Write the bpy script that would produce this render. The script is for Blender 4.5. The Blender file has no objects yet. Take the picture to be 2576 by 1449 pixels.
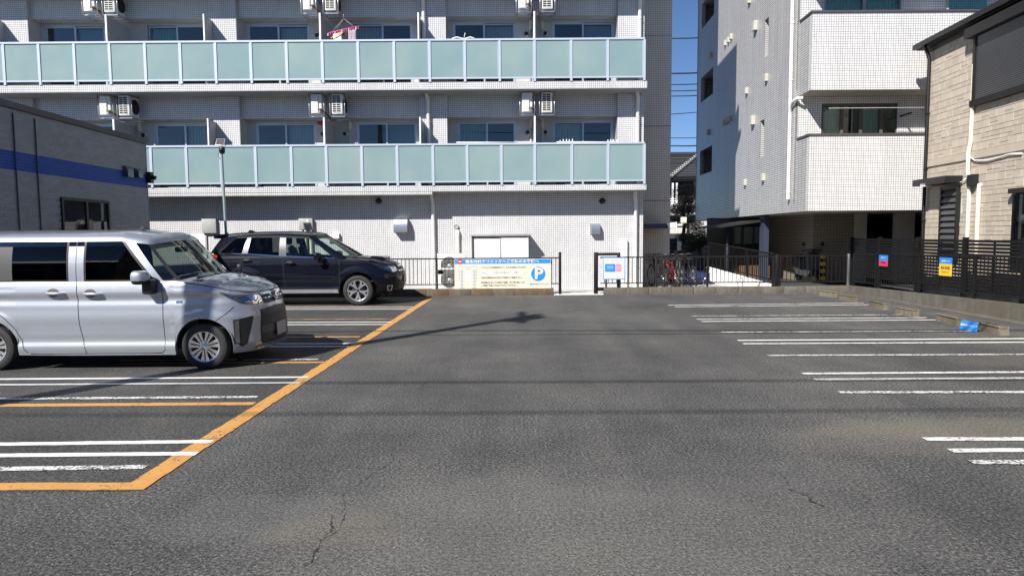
import bpy, bmesh, math, random
from mathutils import Vector, Matrix
from mathutils.geometry import delaunay_2d_cdt
random.seed(7)
SC = bpy.context.scene
COL = SC.collection
R = math.radians

# ------------------------------------------------------------------ camera
CAM_H, F_PX, IMG_W, IMG_H = 1.62, 1740.0, 2576.0, 1449.0     # pixel units: the photograph at 2576 x 1449
PITCH, ROLL = math.atan(134.5 / F_PX), 0.0075
_F = Vector((0, math.cos(PITCH), -math.sin(PITCH)))
_R0 = Vector((1, 0, 0)); _U0 = Vector((0, math.sin(PITCH), math.cos(PITCH)))
_R = _R0 * math.cos(ROLL) - _U0 * math.sin(ROLL)
_U = _U0 * math.cos(ROLL) + _R0 * math.sin(ROLL)
cam_d = bpy.data.cameras.new('camera'); cam = bpy.data.objects.new('camera', cam_d); COL.objects.link(cam)
cam_d.sensor_width = 36; cam_d.lens = 36 * F_PX / IMG_W; cam_d.clip_end = 3000; cam_d.clip_start = .05
M = Matrix((_R, _U, -_F)).transposed().to_4x4(); M.translation = (0, 0, CAM_H)
cam.matrix_world = M
SC.camera = cam

# ------------------------------------------------------------------ sun, sky, exposure
SUN_AZ, SUN_EL = 38.0, 40.0          # the sun stands behind the camera, to its left
w = bpy.data.worlds.new('World'); SC.world = w; w.use_nodes = True
nt = w.node_tree
sky = nt.nodes.new('ShaderNodeTexSky'); sky.sky_type = 'NISHITA'; sky.sun_disc = False
sky.sun_elevation = R(SUN_EL); sky.sun_rotation = R(180 + SUN_AZ)
sky.altitude = 50; sky.air_density = .65; sky.dust_density = .0; sky.ozone_density = 6.0
bg = nt.nodes['Background']; bg.inputs['Strength'].default_value = .072
nt.links.new(sky.outputs[0], bg.inputs[0])
sl = bpy.data.lights.new('sun', 'SUN'); sl.energy = 5.0; sl.angle = R(.53); sl.color = (1, .955, .89)
sun = bpy.data.objects.new('sun', sl); COL.objects.link(sun)
sdir = Vector((-math.sin(R(SUN_AZ)) * math.cos(R(SUN_EL)), -math.cos(R(SUN_AZ)) * math.cos(R(SUN_EL)), math.sin(R(SUN_EL))))
sun.rotation_euler = sdir.to_track_quat('Z', 'Y').to_euler(); sun.location = (-8, -8, 14)
vs = SC.view_settings; vs.view_transform = 'Standard'; vs.look = 'None'; vs.exposure = .70; vs.gamma = 1
vs.use_curve_mapping = False
SC.cycles.use_denoising = True
SC.cycles.max_bounces = 8; SC.cycles.transparent_max_bounces = 16
SC.cycles.sample_clamp_indirect = 6

# ------------------------------------------------------------------ pixel helpers (a pixel gives a direction only)
def ray(px, py):
    return (_F * F_PX + _R * (px - IMG_W / 2) - _U * (py - IMG_H / 2)).normalized()
def G(px, py, z=0.0):                                  # where the ray meets the ground
    d = ray(px, py); t = (z - CAM_H) / d.z
    return Vector((d.x * t, d.y * t, z))
def A(px, py, Y):                                      # where the ray meets a wall that stands at depth Y
    d = ray(px, py); t = Y / d.y
    return Vector((d.x * t, Y, CAM_H + d.z * t))
def AX(px, py, Y): return A(px, py, Y).x
def AZ(px, py, Y): return A(px, py, Y).z
def onwall(px, py, o, dr):                             # vertical plane through o along dr -> (distance along, height)
    d = ray(px, py); n = Vector((dr.y, -dr.x, 0))
    t = (o - Vector((0, 0, CAM_H))).dot(n) / d.dot(n)
    p = Vector((0, 0, CAM_H)) + d * t
    return (p - o).dot(dr), p.z

# ------------------------------------------------------------------ materials
MATS = {}
def new_mat(name):
    m = bpy.data.materials.new(name); m.use_nodes = True; MATS[name] = m
    n = m.node_tree; b = n.nodes['Principled BSDF']
    return m, n, b
def N(n, t, **kw):
    x = n.nodes.new(t)
    for k, v in kw.items():
        if k in x.inputs: x.inputs[k].default_value = v
        else: setattr(x, k, v)
    return x
def ramp(n, fac, pts):
    r = n.nodes.new('ShaderNodeValToRGB')
    while len(r.color_ramp.elements) > 1: r.color_ramp.elements.remove(r.color_ramp.elements[-1])
    for i, (p, c) in enumerate(pts):
        e = r.color_ramp.elements[0] if i == 0 else r.color_ramp.elements.new(p)
        e.position = p; e.color = (*c, 1) if len(c) == 3 else c
    n.links.new(fac, r.inputs[0]); return r.outputs[0]
def mix(n, f, a, b, mode='MIX'):
    x = n.nodes.new('ShaderNodeMix'); x.data_type = 'RGBA'; x.blend_type = mode
    for s, v in ((0, f), (6, a), (7, b)):
        if hasattr(v, 'links'): n.links.new(v, x.inputs[s])
        else: x.inputs[s].default_value = v if s == 0 else ((*v, 1) if len(v) == 3 else v)
    return x.outputs[2]
def math_n(n, op, a, b=None):
    x = n.nodes.new('ShaderNodeMath'); x.operation = op
    for i, v in enumerate((a, b)):
        if v is None: continue
        if hasattr(v, 'links'): n.links.new(v, x.inputs[i])
        else: x.inputs[i].default_value = v
    return x.outputs[0]
def noise(n, vec, scale, detail=4, rough=.6):
    x = N(n, 'ShaderNodeTexNoise', Scale=scale, Detail=detail, Roughness=rough)
    if vec is not None: n.links.new(vec, x.inputs['Vector'])
    return x.outputs['Fac']
def pos(n): return n.nodes.new('ShaderNodeNewGeometry').outputs['Position']
def bump(n, b, h, strength, dist):
    x = N(n, 'ShaderNodeBump', Strength=strength, Distance=dist)
    n.links.new(h, x.inputs['Height']); n.links.new(x.outputs[0], b.inputs['Normal'])
def plain(name, col, rough=.5, metal=0.0, coat=0.0, var=.12, vscale=6.0, spec=None, bmp=0.0):
    m, n, b = new_mat(name)
    f = noise(n, pos(n), vscale, 6, .65)
    c = ramp(n, f, [(.25, tuple(x * (1 - var) for x in col)), (.75, tuple(min(1, x * (1 + var)) for x in col))])
    n.links.new(c, b.inputs['Base Color'])
    b.inputs['Roughness'].default_value = rough; b.inputs['Metallic'].default_value = metal
    b.inputs['Coat Weight'].default_value = coat; b.inputs['Coat Roughness'].default_value = .04
    if spec is not None: b.inputs['Specular IOR Level'].default_value = spec
    if bmp: bump(n, b, noise(n, pos(n), vscale * 12, 3), bmp, .01)
    return m
def wallvec(n, ofs=(0, 0)):                            # (x + y, z): runs along walls that face either way
    s = n.nodes.new('ShaderNodeSeparateXYZ'); n.links.new(pos(n), s.inputs[0])
    c = n.nodes.new('ShaderNodeCombineXYZ')
    n.links.new(math_n(n, 'ADD', math_n(n, 'ADD', s.outputs[0], s.outputs[1]), ofs[0]), c.inputs[0])
    n.links.new(math_n(n, 'ADD', s.outputs[2], ofs[1]), c.inputs[1])
    return c.outputs[0], s
def tile(name, c1, c2, joint, sz, jw, rough=.28, offset=0.0, width=None):
    m, n, b = new_mat(name)
    v, s = wallvec(n)
    t = N(n, 'ShaderNodeTexBrick', Scale=1.0)
    t.offset = offset; t.squash = 1.0; t.offset_frequency = 2
    t.inputs['Brick Width'].default_value = width or sz; t.inputs['Row Height'].default_value = sz
    t.inputs['Mortar Size'].default_value = jw; t.inputs['Mortar Smooth'].default_value = .1; t.inputs['Bias'].default_value = 0
    t.inputs['Color1'].default_value = (*c1, 1); t.inputs['Color2'].default_value = (*c2, 1); t.inputs['Mortar'].default_value = (*joint, 1)
    n.links.new(v, t.inputs['Vector'])
    st = N(n, 'ShaderNodeMapping'); st.inputs['Scale'].default_value = (2.2, 2.2, .35); n.links.new(pos(n), st.inputs[0])
    dirt = ramp(n, noise(n, st.outputs[0], 1.1, 6, .7), [(.3, (.80, .79, .77)), (.62, (1, 1, 1))])
    n.links.new(mix(n, .7, t.outputs['Color'], dirt, 'MULTIPLY'), b.inputs['Base Color'])
    rr = ramp(n, t.outputs['Fac'], [(0, (rough,) * 3), (1, (.9,) * 3)]); n.links.new(rr, b.inputs['Roughness'])
    bump(n, b, math_n(n, 'SUBTRACT', 1.0, t.outputs['Fac']), .35, .003)
    return m

# asphalt -----------------------------------------------------------
def asphalt(name, tone=1.0, patches=True):
    m, n, b = new_mat(name); p = pos(n)
    grain = math_n(n, 'ADD', math_n(n, 'MULTIPLY', noise(n, p, 95, 3, .75), .5), math_n(n, 'MULTIPLY', noise(n, p, 46, 2, .7), .5))
    v = N(n, 'ShaderNodeTexVoronoi', Scale=75.0); n.links.new(p, v.inputs['Vector'])
    big = noise(n, p, .42, 5, .62); mid = noise(n, p, 2.3, 6, .7)
    c = ramp(n, grain, [(.36, (.008 * tone,) * 3), (.48, (.068 * tone, .068 * tone, .067 * tone)), (.60, (.19 * tone, .187 * tone, .181 * tone)), (.70, (.46 * tone,) * 3)])
    stone = ramp(n, v.outputs['Color'], [(.0, (.72, .72, .72)), (.86, (1, 1, 1)), (.97, (1.5, 1.48, 1.4))])
    c = mix(n, .8, c, stone, 'MULTIPLY')
    c = mix(n, 1.0, c, ramp(n, big, [(.30, (.66, .66, .68)), (.52, (1, 1, 1)), (.72, (1.34, 1.31, 1.25))]), 'MULTIPLY')
    c = mix(n, 1.0, c, ramp(n, mid, [(.25, (.85, .85, .86)), (.75, (1.13, 1.12, 1.1))]), 'MULTIPLY')
    # wheel paths: long soft streaks along the driving lane
    tr = N(n, 'ShaderNodeMapping'); tr.inputs['Scale'].default_value = (1.5, .16, 1); tr.inputs['Rotation'].default_value = (0, 0, R(-4)); n.links.new(p, tr.inputs[0])
    c = mix(n, 1.0, c, ramp(n, noise(n, tr.outputs[0], 1.0, 4, .6), [(.30, (.80, .80, .81)), (.50, (1, 1, 1)), (.70, (1.20, 1.19, 1.16))]), 'MULTIPLY')
    # rare darker oil spots
    sp = noise(n, p, 1.15, 2, .4)
    c = mix(n, ramp(n, sp, [(.70, (0, 0, 0)), (.76, (.55, .55, .55))]), c, (.022, .022, .023))
    if patches:
        # dry silt and dust left by puddles: sandy stains with a shape of their own
        s = n.nodes.new('ShaderNodeSeparateXYZ'); n.links.new(p, s.inputs[0])
        for (cx, cy, rx, ry, a, col) in STAINS:
            dx = math_n(n, 'DIVIDE', math_n(n, 'SUBTRACT', s.outputs[0], cx), rx)
            dy = math_n(n, 'DIVIDE', math_n(n, 'SUBTRACT', s.outputs[1], cy), ry)
            rr = math_n(n, 'ADD', math_n(n, 'MULTIPLY', dx, dx), math_n(n, 'MULTIPLY', dy, dy))
            rr = math_n(n, 'ADD', rr, math_n(n, 'MULTIPLY', math_n(n, 'SUBTRACT', noise(n, p, 2.6, 5), .5), 1.5))
            f = ramp(n, rr, [(.25, (a, a, a)), (1.0, (0, 0, 0))])
            f = mix(n, 1.0, f, ramp(n, grain, [(.3, (.25,) * 3), (.6, (1,) * 3)]), 'MULTIPLY')
            c = mix(n, f, c, col)
        # cracks
        dn = N(n, 'ShaderNodeTexNoise', Scale=1.7, Detail=6.0); n.links.new(p, dn.inputs['Vector'])
        for (x0, y0, x1, y1, wd) in CRACKS:
            L = math.hypot(x1 - x0, y1 - y0); ux, uy = (x1 - x0) / L, (y1 - y0) / L
            ex = math_n(n, 'SUBTRACT', s.outputs[0], x0); ey = math_n(n, 'SUBTRACT', s.outputs[1], y0)
            al = math_n(n, 'ADD', math_n(n, 'MULTIPLY', ex, ux), math_n(n, 'MULTIPLY', ey, uy))
            pe = math_n(n, 'SUBTRACT', math_n(n, 'MULTIPLY', ex, -uy), math_n(n, 'MULTIPLY', ey, -ux))
            pe = math_n(n, 'ADD', pe, math_n(n, 'MULTIPLY', math_n(n, 'SUBTRACT', dn.outputs['Fac'], .5), .45))
            inside = math_n(n, 'MULTIPLY', math_n(n, 'GREATER_THAN', al, 0), math_n(n, 'LESS_THAN', al, L))
            thin = math_n(n, 'LESS_THAN', math_n(n, 'ABSOLUTE', pe), math_n(n, 'MULTIPLY', ramp(n, noise(n, p, 22, 3), [(.40, (0, 0, 0)), (.62, (1, 1, 1))]), wd))
            c = mix(n, math_n(n, 'MULTIPLY', math_n(n, 'MULTIPLY', inside, thin), .8), c, (.008, .008, .008))
    n.links.new(c, b.inputs['Base Color'])
    b.inputs['Roughness'].default_value = .82; b.inputs['Specular IOR Level'].default_value = .35
    h = math_n(n, 'ADD', grain, math_n(n, 'MULTIPLY', v.outputs['Distance'], .6))
    bump(n, b, h, .75, .006)
    return m
def paint(name, col, wear, scale=34, tone=1.0, cracks=False):
    """Road paint: where it has worn away the asphalt below shows (wear = share gone)."""
    m, n, b = new_mat(name); p = pos(n)
    f = noise(n, p, scale, 5, .72); g = noise(n, p, 3.2, 4, .6)
    k = math_n(n, 'ADD', math_n(n, 'MULTIPLY', f, .7), math_n(n, 'MULTIPLY', g, .3))
    lo = .5 + (wear - .5) * .42
    fac = ramp(n, k, [(lo - .03, (0, 0, 0)), (lo + .03, (1, 1, 1))])
    grain = noise(n, p, 95, 3, .75)
    asp = ramp(n, grain, [(.30, (.012 * tone,) * 3), (.55, (.05 * tone,) * 3), (.85, (.16 * tone,) * 3)])
    pc = mix(n, 1.0, (*col, 1), ramp(n, noise(n, p, 5, 6), [(.25, (.80, .80, .80)), (.7, (1, 1, 1))]), 'MULTIPLY')
    pc = mix(n, 1.0, pc, ramp(n, grain, [(.28, (.62,) * 3), (.42, (1,) * 3)]), 'MULTIPLY')
    n.links.new(mix(n, fac, asp, pc), b.inputs['Base Color'])
    b.inputs['Roughness'].default_value = .7; bump(n, b, grain, .4, .004)
    return m
def concrete(name, col, stain=None, sc=1.0):
    m, n, b = new_mat(name); p = pos(n)
    c = ramp(n, noise(n, p, 3.0 * sc, 8, .7), [(.28, tuple(x * .62 for x in col)), (.5, col), (.74, tuple(x * 1.25 for x in col))])
    st = N(n, 'ShaderNodeMapping'); st.inputs['Scale'].default_value = (5, 5, .6); n.links.new(p, st.inputs[0])
    c = mix(n, 1.0, c, ramp(n, noise(n, st.outputs[0], 2.2, 6, .7), [(.32, (.66, .63, .58)), (.6, (1.05, 1.05, 1.05))]), 'MULTIPLY')
    c = mix(n, 1.0, c, ramp(n, noise(n, p, 60, 3, .7), [(.25, (.7, .7, .7)), (.6, (1, 1, 1))]), 'MULTIPLY')
    if stain: c = mix(n, ramp(n, noise(n, p, 1.3, 5, .7), [(.42, (0, 0, 0)), (.62, (.85, .85, .85))]), c, stain)
    n.links.new(c, b.inputs['Base Color']); b.inputs['Roughness'].default_value = .88
    bump(n, b, noise(n, p, 70, 4, .7), .35, .006)
    return m
def glass(name, tint=(.75, .85, .83), dark=0.0, rough=0.0, ior=1.5):
    """Pane: clear tinted transmission + mirror reflection by Fresnel; dark = share of light swallowed."""
    m, n, b = new_mat(name)
    n.nodes.remove(b); out = n.nodes['Material Output']
    tr = N(n, 'ShaderNodeBsdfTransparent'); tr.inputs[0].default_value = (*[t * (1 - dark) for t in tint], 1)
    gl = N(n, 'ShaderNodeBsdfGlossy', Roughness=rough); gl.inputs[0].default_value = (1, 1, 1, 1)
    fr = N(n, 'ShaderNodeFresnel', IOR=ior)
    mx = n.nodes.new('ShaderNodeMixShader')
    n.links.new(fr.outputs[0], mx.inputs[0]); n.links.new(tr.outputs[0], mx.inputs[1]); n.links.new(gl.outputs[0], mx.inputs[2])
    n.links.new(mx.outputs[0], out.inputs[0])
    return m

def gp(px, py): q = G(px, py); return q.x, q.y
STAINS = []
for (px, py, rx, ry, a, col) in [(2450, 1078, 1.5, .42, .55, (.19, .165, .125)), (2250, 1105, 1.1, .5, .30, (.16, .145, .12)), (1500, 1330, 2.2, .9, .34, (.17, .165, .155)), (1150, 1250, 1.3, .5, .22, (.15, .147, .14)), (620, 1300, .7, .4, .3, (.16, .16, .155)), (1750, 1200, 1.4, .6, .2, (.15, .145, .14)),
                                 (2520, 905, .9, .6, .35, (.17, .15, .12)), (850, 1330, .5, .25, .35, (.17, .15, .11)), (1330, 1430, 1.6, .5, .2, (.15, .14, .12))]:
    x, y = gp(px, py); STAINS.append((x, y, rx, ry, a, col))
CRACKS = []
for (a, b_, c, d, wd) in [(775, 1425, 850, 1330, .009), (830, 1345, 815, 1300, .014), (850, 1330, 905, 1200, .006), (905, 1205, 1060, 1080, .006), (1045, 990, 1100, 905, .006), (1960, 1180, 2050, 1270, .006), (1990, 1225, 2060, 1275, .008)]:
    x0, y0 = gp(a, b_); x1, y1 = gp(c, d); CRACKS.append((x0, y0, x1, y1, wd))

asphalt('asphalt', .92)
asphalt('asphalt_bay', .64, False)
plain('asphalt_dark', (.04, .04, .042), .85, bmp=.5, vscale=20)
paint('paint_white', (.80, .80, .78), .16)
paint('paint_white_old', (.74, .74, .71), .36)
paint('paint_white_worn', (.76, .76, .75), .47, 44)
paint('paint_orange', (.58, .29, .075), .30, 26)
paint('paint_orange_worn', (.62, .30, .09), .5)
tile('tile_white', (.72, .72, .73), (.645, .645, .66), (.17, .17, .185), .0545, .0050)
tile('tile_tower', (.74, .69, .62), (.68, .63, .57), (.20, .19, .18), .0545, .0052)
tile('tile_beige_white', (.75, .74, .735), (.68, .67, .67), (.16, .16, .17), .0645, .0052)
tile('tile_side', (.50, .495, .49), (.45, .445, .445), (.08, .08, .09), .0645, .0065, width=.26)  # longer flank tiles; darker tone also stands in for the side's weaker light
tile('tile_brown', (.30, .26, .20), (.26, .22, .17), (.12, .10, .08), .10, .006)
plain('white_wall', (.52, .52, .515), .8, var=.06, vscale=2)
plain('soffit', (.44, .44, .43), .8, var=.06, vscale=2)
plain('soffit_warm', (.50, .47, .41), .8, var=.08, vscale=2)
plain('alu', (.50, .56, .65), .35, .25, var=.04)
plain('alu_white', (.80, .81, .82), .4, var=.04)
plain('pvc', (.78, .77, .74), .45, var=.05)
plain('pvc_cream', (.76, .70, .56), .5, var=.06)
plain('white_plastic', (.74, .74, .71), .45, var=.06)
plain('grey_plastic', (.33, .335, .33), .5, var=.08)
plain('steel', (.62, .62, .63), .28, .9, var=.08)
plain('dark_grille', (.015, .015, .016), .6)
plain('black_metal', (.006, .006, .007), .45, var=.3, spec=.5)
plain('black_fence', (.009, .007, .0065), .45, var=.3)
plain('black_rubber', (.012, .012, .012), .8, var=.3, vscale=30)
plain('black_plastic', (.010, .010, .011), .5)
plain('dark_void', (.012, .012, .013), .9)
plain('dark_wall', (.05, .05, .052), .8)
plain('navy_post', (.035, .045, .075), .5)
plain('brown_frame', (.10, .085, .07), .5)
plain('dark_coping', (.07, .065, .065), .45)
concrete('kerb_brown', (.145, .115, .08), (.11, .06, .025))
concrete('kerb_grey', (.145, .138, .122), (.10, .08, .055))
concrete('stop_concrete', (.19, .165, .125), (.10, .085, .05))
concrete('yard_concrete', (.46, .45, .43), sc=.4)
plain('yard_white', (.80, .80, .79), .8, var=.05, vscale=1.5)
plain('siding_stone', (.47, .405, .325), .82, var=.10, vscale=3, bmp=.3)
plain('siding_stone_b', (.495, .43, .345), .82, var=.10, vscale=3, bmp=.3)
plain('siding_stone_c', (.445, .385, .31), .82, var=.10, vscale=3, bmp=.3)
plain('siding_joint', (.68, .61, .51), .9, var=.06)
plain('siding_grey', (.33, .345, .365), .8, var=.10, vscale=3, bmp=.3)
plain('siding_grey_b', (.30, .315, .335), .8, var=.10, vscale=3, bmp=.3)
plain('siding_grey_joint', (.24, .25, .265), .9)
plain('steel_dark', (.16, .17, .19), .3, .8)
plain('siding_blue', (.012, .085, .40), .7, var=.10, vscale=3, bmp=.3)
plain('siding_blue_b', (.010, .075, .36), .7, var=.10, vscale=3, bmp=.3)
plain('sign_cream', (.66, .61, .50), .5, var=.03)
plain('sign_white', (.80, .80, .79), .45, var=.02)
plain('sign_blue', (.015, .23, .72), .45, var=.03)
plain('sign_lightblue', (.16, .36, .70), .45, var=.03)
plain('sign_red', (.55, .03, .06), .45, var=.05)
plain('sign_crimson', (.62, .05, .12), .45, var=.04)
plain('sign_pink', (.80, .26, .42), .45, var=.04)
plain('sign_yellow', (.78, .50, .035), .45, var=.04)
plain('ink_black', (.03, .03, .03), .6)
plain('ink_brown', (.14, .10, .07), .6)
plain('ink_grey', (.20, .20, .25), .6)
plain('ink_green', (.10, .32, .18), .6)
plain('pink_plastic', (.62, .05, .26), .4)
plain('yellow_plastic', (.80, .55, .02), .4)
plain('green_plastic', (.06, .24, .03), .4)
plain('cloth_white', (.82, .82, .80), .9, var=.04)
plain('cloth_black', (.02, .018, .022), .9)
plain('cloth_mauve', (.34, .28, .33), .9)
plain('red_lamp', (.55, .02, .02), .25)
plain('red_paint', (.22, .012, .018), .4)
plain('blue_tarp', (.012, .02, .075), .55, var=.25, vscale=9)
plain('pole_teal', (.28, .37, .38), .45, .3)
plain('solar_cell', (.07, .05, .05), .2)
plain('roof_tile', (.045, .047, .055), .5, var=.25, vscale=9)
plain('roof_black', (.016, .016, .018), .6, var=.2)
plain('fascia_black', (.010, .010, .011), .5)
plain('wood_brown', (.13, .075, .04), .7, var=.25, vscale=9)
plain('stone_brown', (.28, .19, .12), .9, var=.3, vscale=9)
plain('block_grey', (.26, .26, .25), .9, var=.12)
plain('bark', (.11, .075, .05), .9, var=.35, vscale=18, bmp=.6)
plain('utility_concrete', (.40, .39, .37), .8)
plain('cable', (.015, .015, .015), .6)
plain('plaster_pale', (.55, .54, .50), .85)
plain('scooter_grey', (.06, .07, .075), .5)
def curtain(name, col, sc=22):
    m, n, b = new_mat(name); v, s = wallvec(n)
    w_ = N(n, 'ShaderNodeTexWave', Scale=sc / 6.28, Distortion=.0, Detail=0.0); mp_ = N(n, 'ShaderNodeMapping'); mp_.inputs['Scale'].default_value = (1, .02, 1); n.links.new(v, mp_.inputs[0])
    n.links.new(mp_.outputs[0], w_.inputs['Vector']); w_.inputs['Distortion'].default_value = 3.0; w_.inputs['Detail Scale'].default_value = .6
    n.links.new(ramp(n, w_.outputs['Fac'], [(0, tuple(x * .72 for x in col)), (1, col)]), b.inputs['Base Color'])
    b.inputs['Roughness'].default_value = .9; bump(n, b, w_.outputs['Fac'], .6, .03)
    return m
curtain('curtain_pale', (.80, .84, .84)); curtain('curtain_green', (.55, .66, .60)); curtain('curtain_cream', (.80, .74, .62)); curtain('curtain_blue', (.45, .55, .66), 30)
curtain('curtain_dark', (.07, .08, .085)); plain('screen_net', (.035, .042, .046), .8, var=.1, vscale=.7)
glass('win_glass', (.82, .90, .90), .08, 0, 1.55)
glass('win_glass_b', (.78, .92, .90), .08, 0, 1.55)
glass('car_glass', (.78, .88, .82), .10, 0, 1.5)
glass('car_glass_mid', (.36, .40, .38), .25, 0, 1.32)
glass('car_privacy', (.05, .05, .05), .6, 0, 1.3)
glass('lens_glass', (.9, .93, .97), .02, 0, 1.5)
glass('visor_smoke', (.22, .22, .23), .3, 0.02, 1.5)
# frosted balcony glass: pale green, lets light through diffusely
m, n, b = new_mat('frosted'); f = noise(n, pos(n), .9, 3, .55)
n.links.new(ramp(n, f, [(.3, (.27, .405, .435)), (.5, (.31, .44, .455)), (.7, (.37, .475, .465))]), b.inputs['Base Color'])
b.inputs['Roughness'].default_value = .34; b.inputs['IOR'].default_value = 1.5
tl = N(n, 'ShaderNodeBsdfTranslucent'); tl.inputs[0].default_value = (.36, .50, .49, 1)
mx = n.nodes.new('ShaderNodeMixShader'); mx.inputs[0].default_value = .35
n.links.new(b.outputs[0], mx.inputs[1]); n.links.new(tl.outputs[0], mx.inputs[2]); n.links.new(mx.outputs[0], n.nodes['Material Output'].inputs[0])
# car paint
def carpaint(name, col, metal, rough, flake=.04, spec=.5, coat=1.0):
    m, n, b = new_mat(name)
    f = noise(n, pos(n), 900, 1, .5)
    n.links.new(ramp(n, f, [(.3, tuple(x * (1 - flake) for x in col)), (.7, tuple(min(1, x * (1 + flake)) for x in col))]), b.inputs['Base Color'])
    b.inputs['Metallic'].default_value = metal; b.inputs['Roughness'].default_value = rough
    b.inputs['Coat Weight'].default_value = coat; b.inputs['Coat Roughness'].default_value = .025; b.inputs['Specular IOR Level'].default_value = spec
carpaint('silver_paint', (.37, .40, .455), .62, .42, .08)
carpaint('navy_paint', (.0022, .0035, .009), 0, .4, .15, .1, .65)
plain('chrome', (.85, .85, .86), .06, 1.0, var=.02)
plain('rim_silver', (.62, .63, .65), .26, .85, var=.05)
plain('rim_dark', (.03, .03, .032), .4, .5)
plain('brake', (.18, .17, .16), .5, .7)
plain('tyre', (.018, .018, .018), .72, var=.25, vscale=40, bmp=.3)
plain('seat_dark', (.02, .02, .021), .8)
plain('trim_grey', (.06, .06, .062), .5)
plain('silver_trim', (.35, .36, .38), .3, .6)
plain('plate_grey', (.36, .33, .33), .6, var=.03)
plain('head_reflector', (.22, .27, .36), .15, .9)
plain('partition_grey', (.40, .41, .42), .6)
plain('vent_beige', (.46, .45, .41), .5)
plain('curtain_lit', (.88, .86, .80), .9, var=.15, vscale=14)  # very pale colour stands in for light on the shop curtains
m, n, b = new_mat('tail_red'); b.inputs['Base Color'].default_value = (.45, .01, .01, 1); b.inputs['Roughness'].default_value = .12
b.inputs['Emission Color'].default_value = (1, .05, .02, 1); b.inputs['Emission Strength'].default_value = .5
m, n, b = new_mat('amber_lens'); b.inputs['Base Color'].default_value = (.55, .22, .02, 1); b.inputs['Roughness'].default_value = .15
# foliage
def leafmat(name, c0, c1):
    m, n, b = new_mat(name)
    oi = N(n, 'ShaderNodeTexNoise', Scale=3.0, Detail=4.0); n.links.new(pos(n), oi.inputs['Vector'])
    n.links.new(ramp(n, oi.outputs['Fac'], [(.3, c0), (.7, c1)]), b.inputs['Base Color']); b.inputs['Roughness'].default_value = .7
leafmat('pine_brown', (.13, .09, .04), (.24, .17, .075)); leafmat('pine_green', (.07, .075, .03), (.14, .13, .055))
leafmat('shrub', (.06, .06, .015), (.13, .10, .03))
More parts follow.
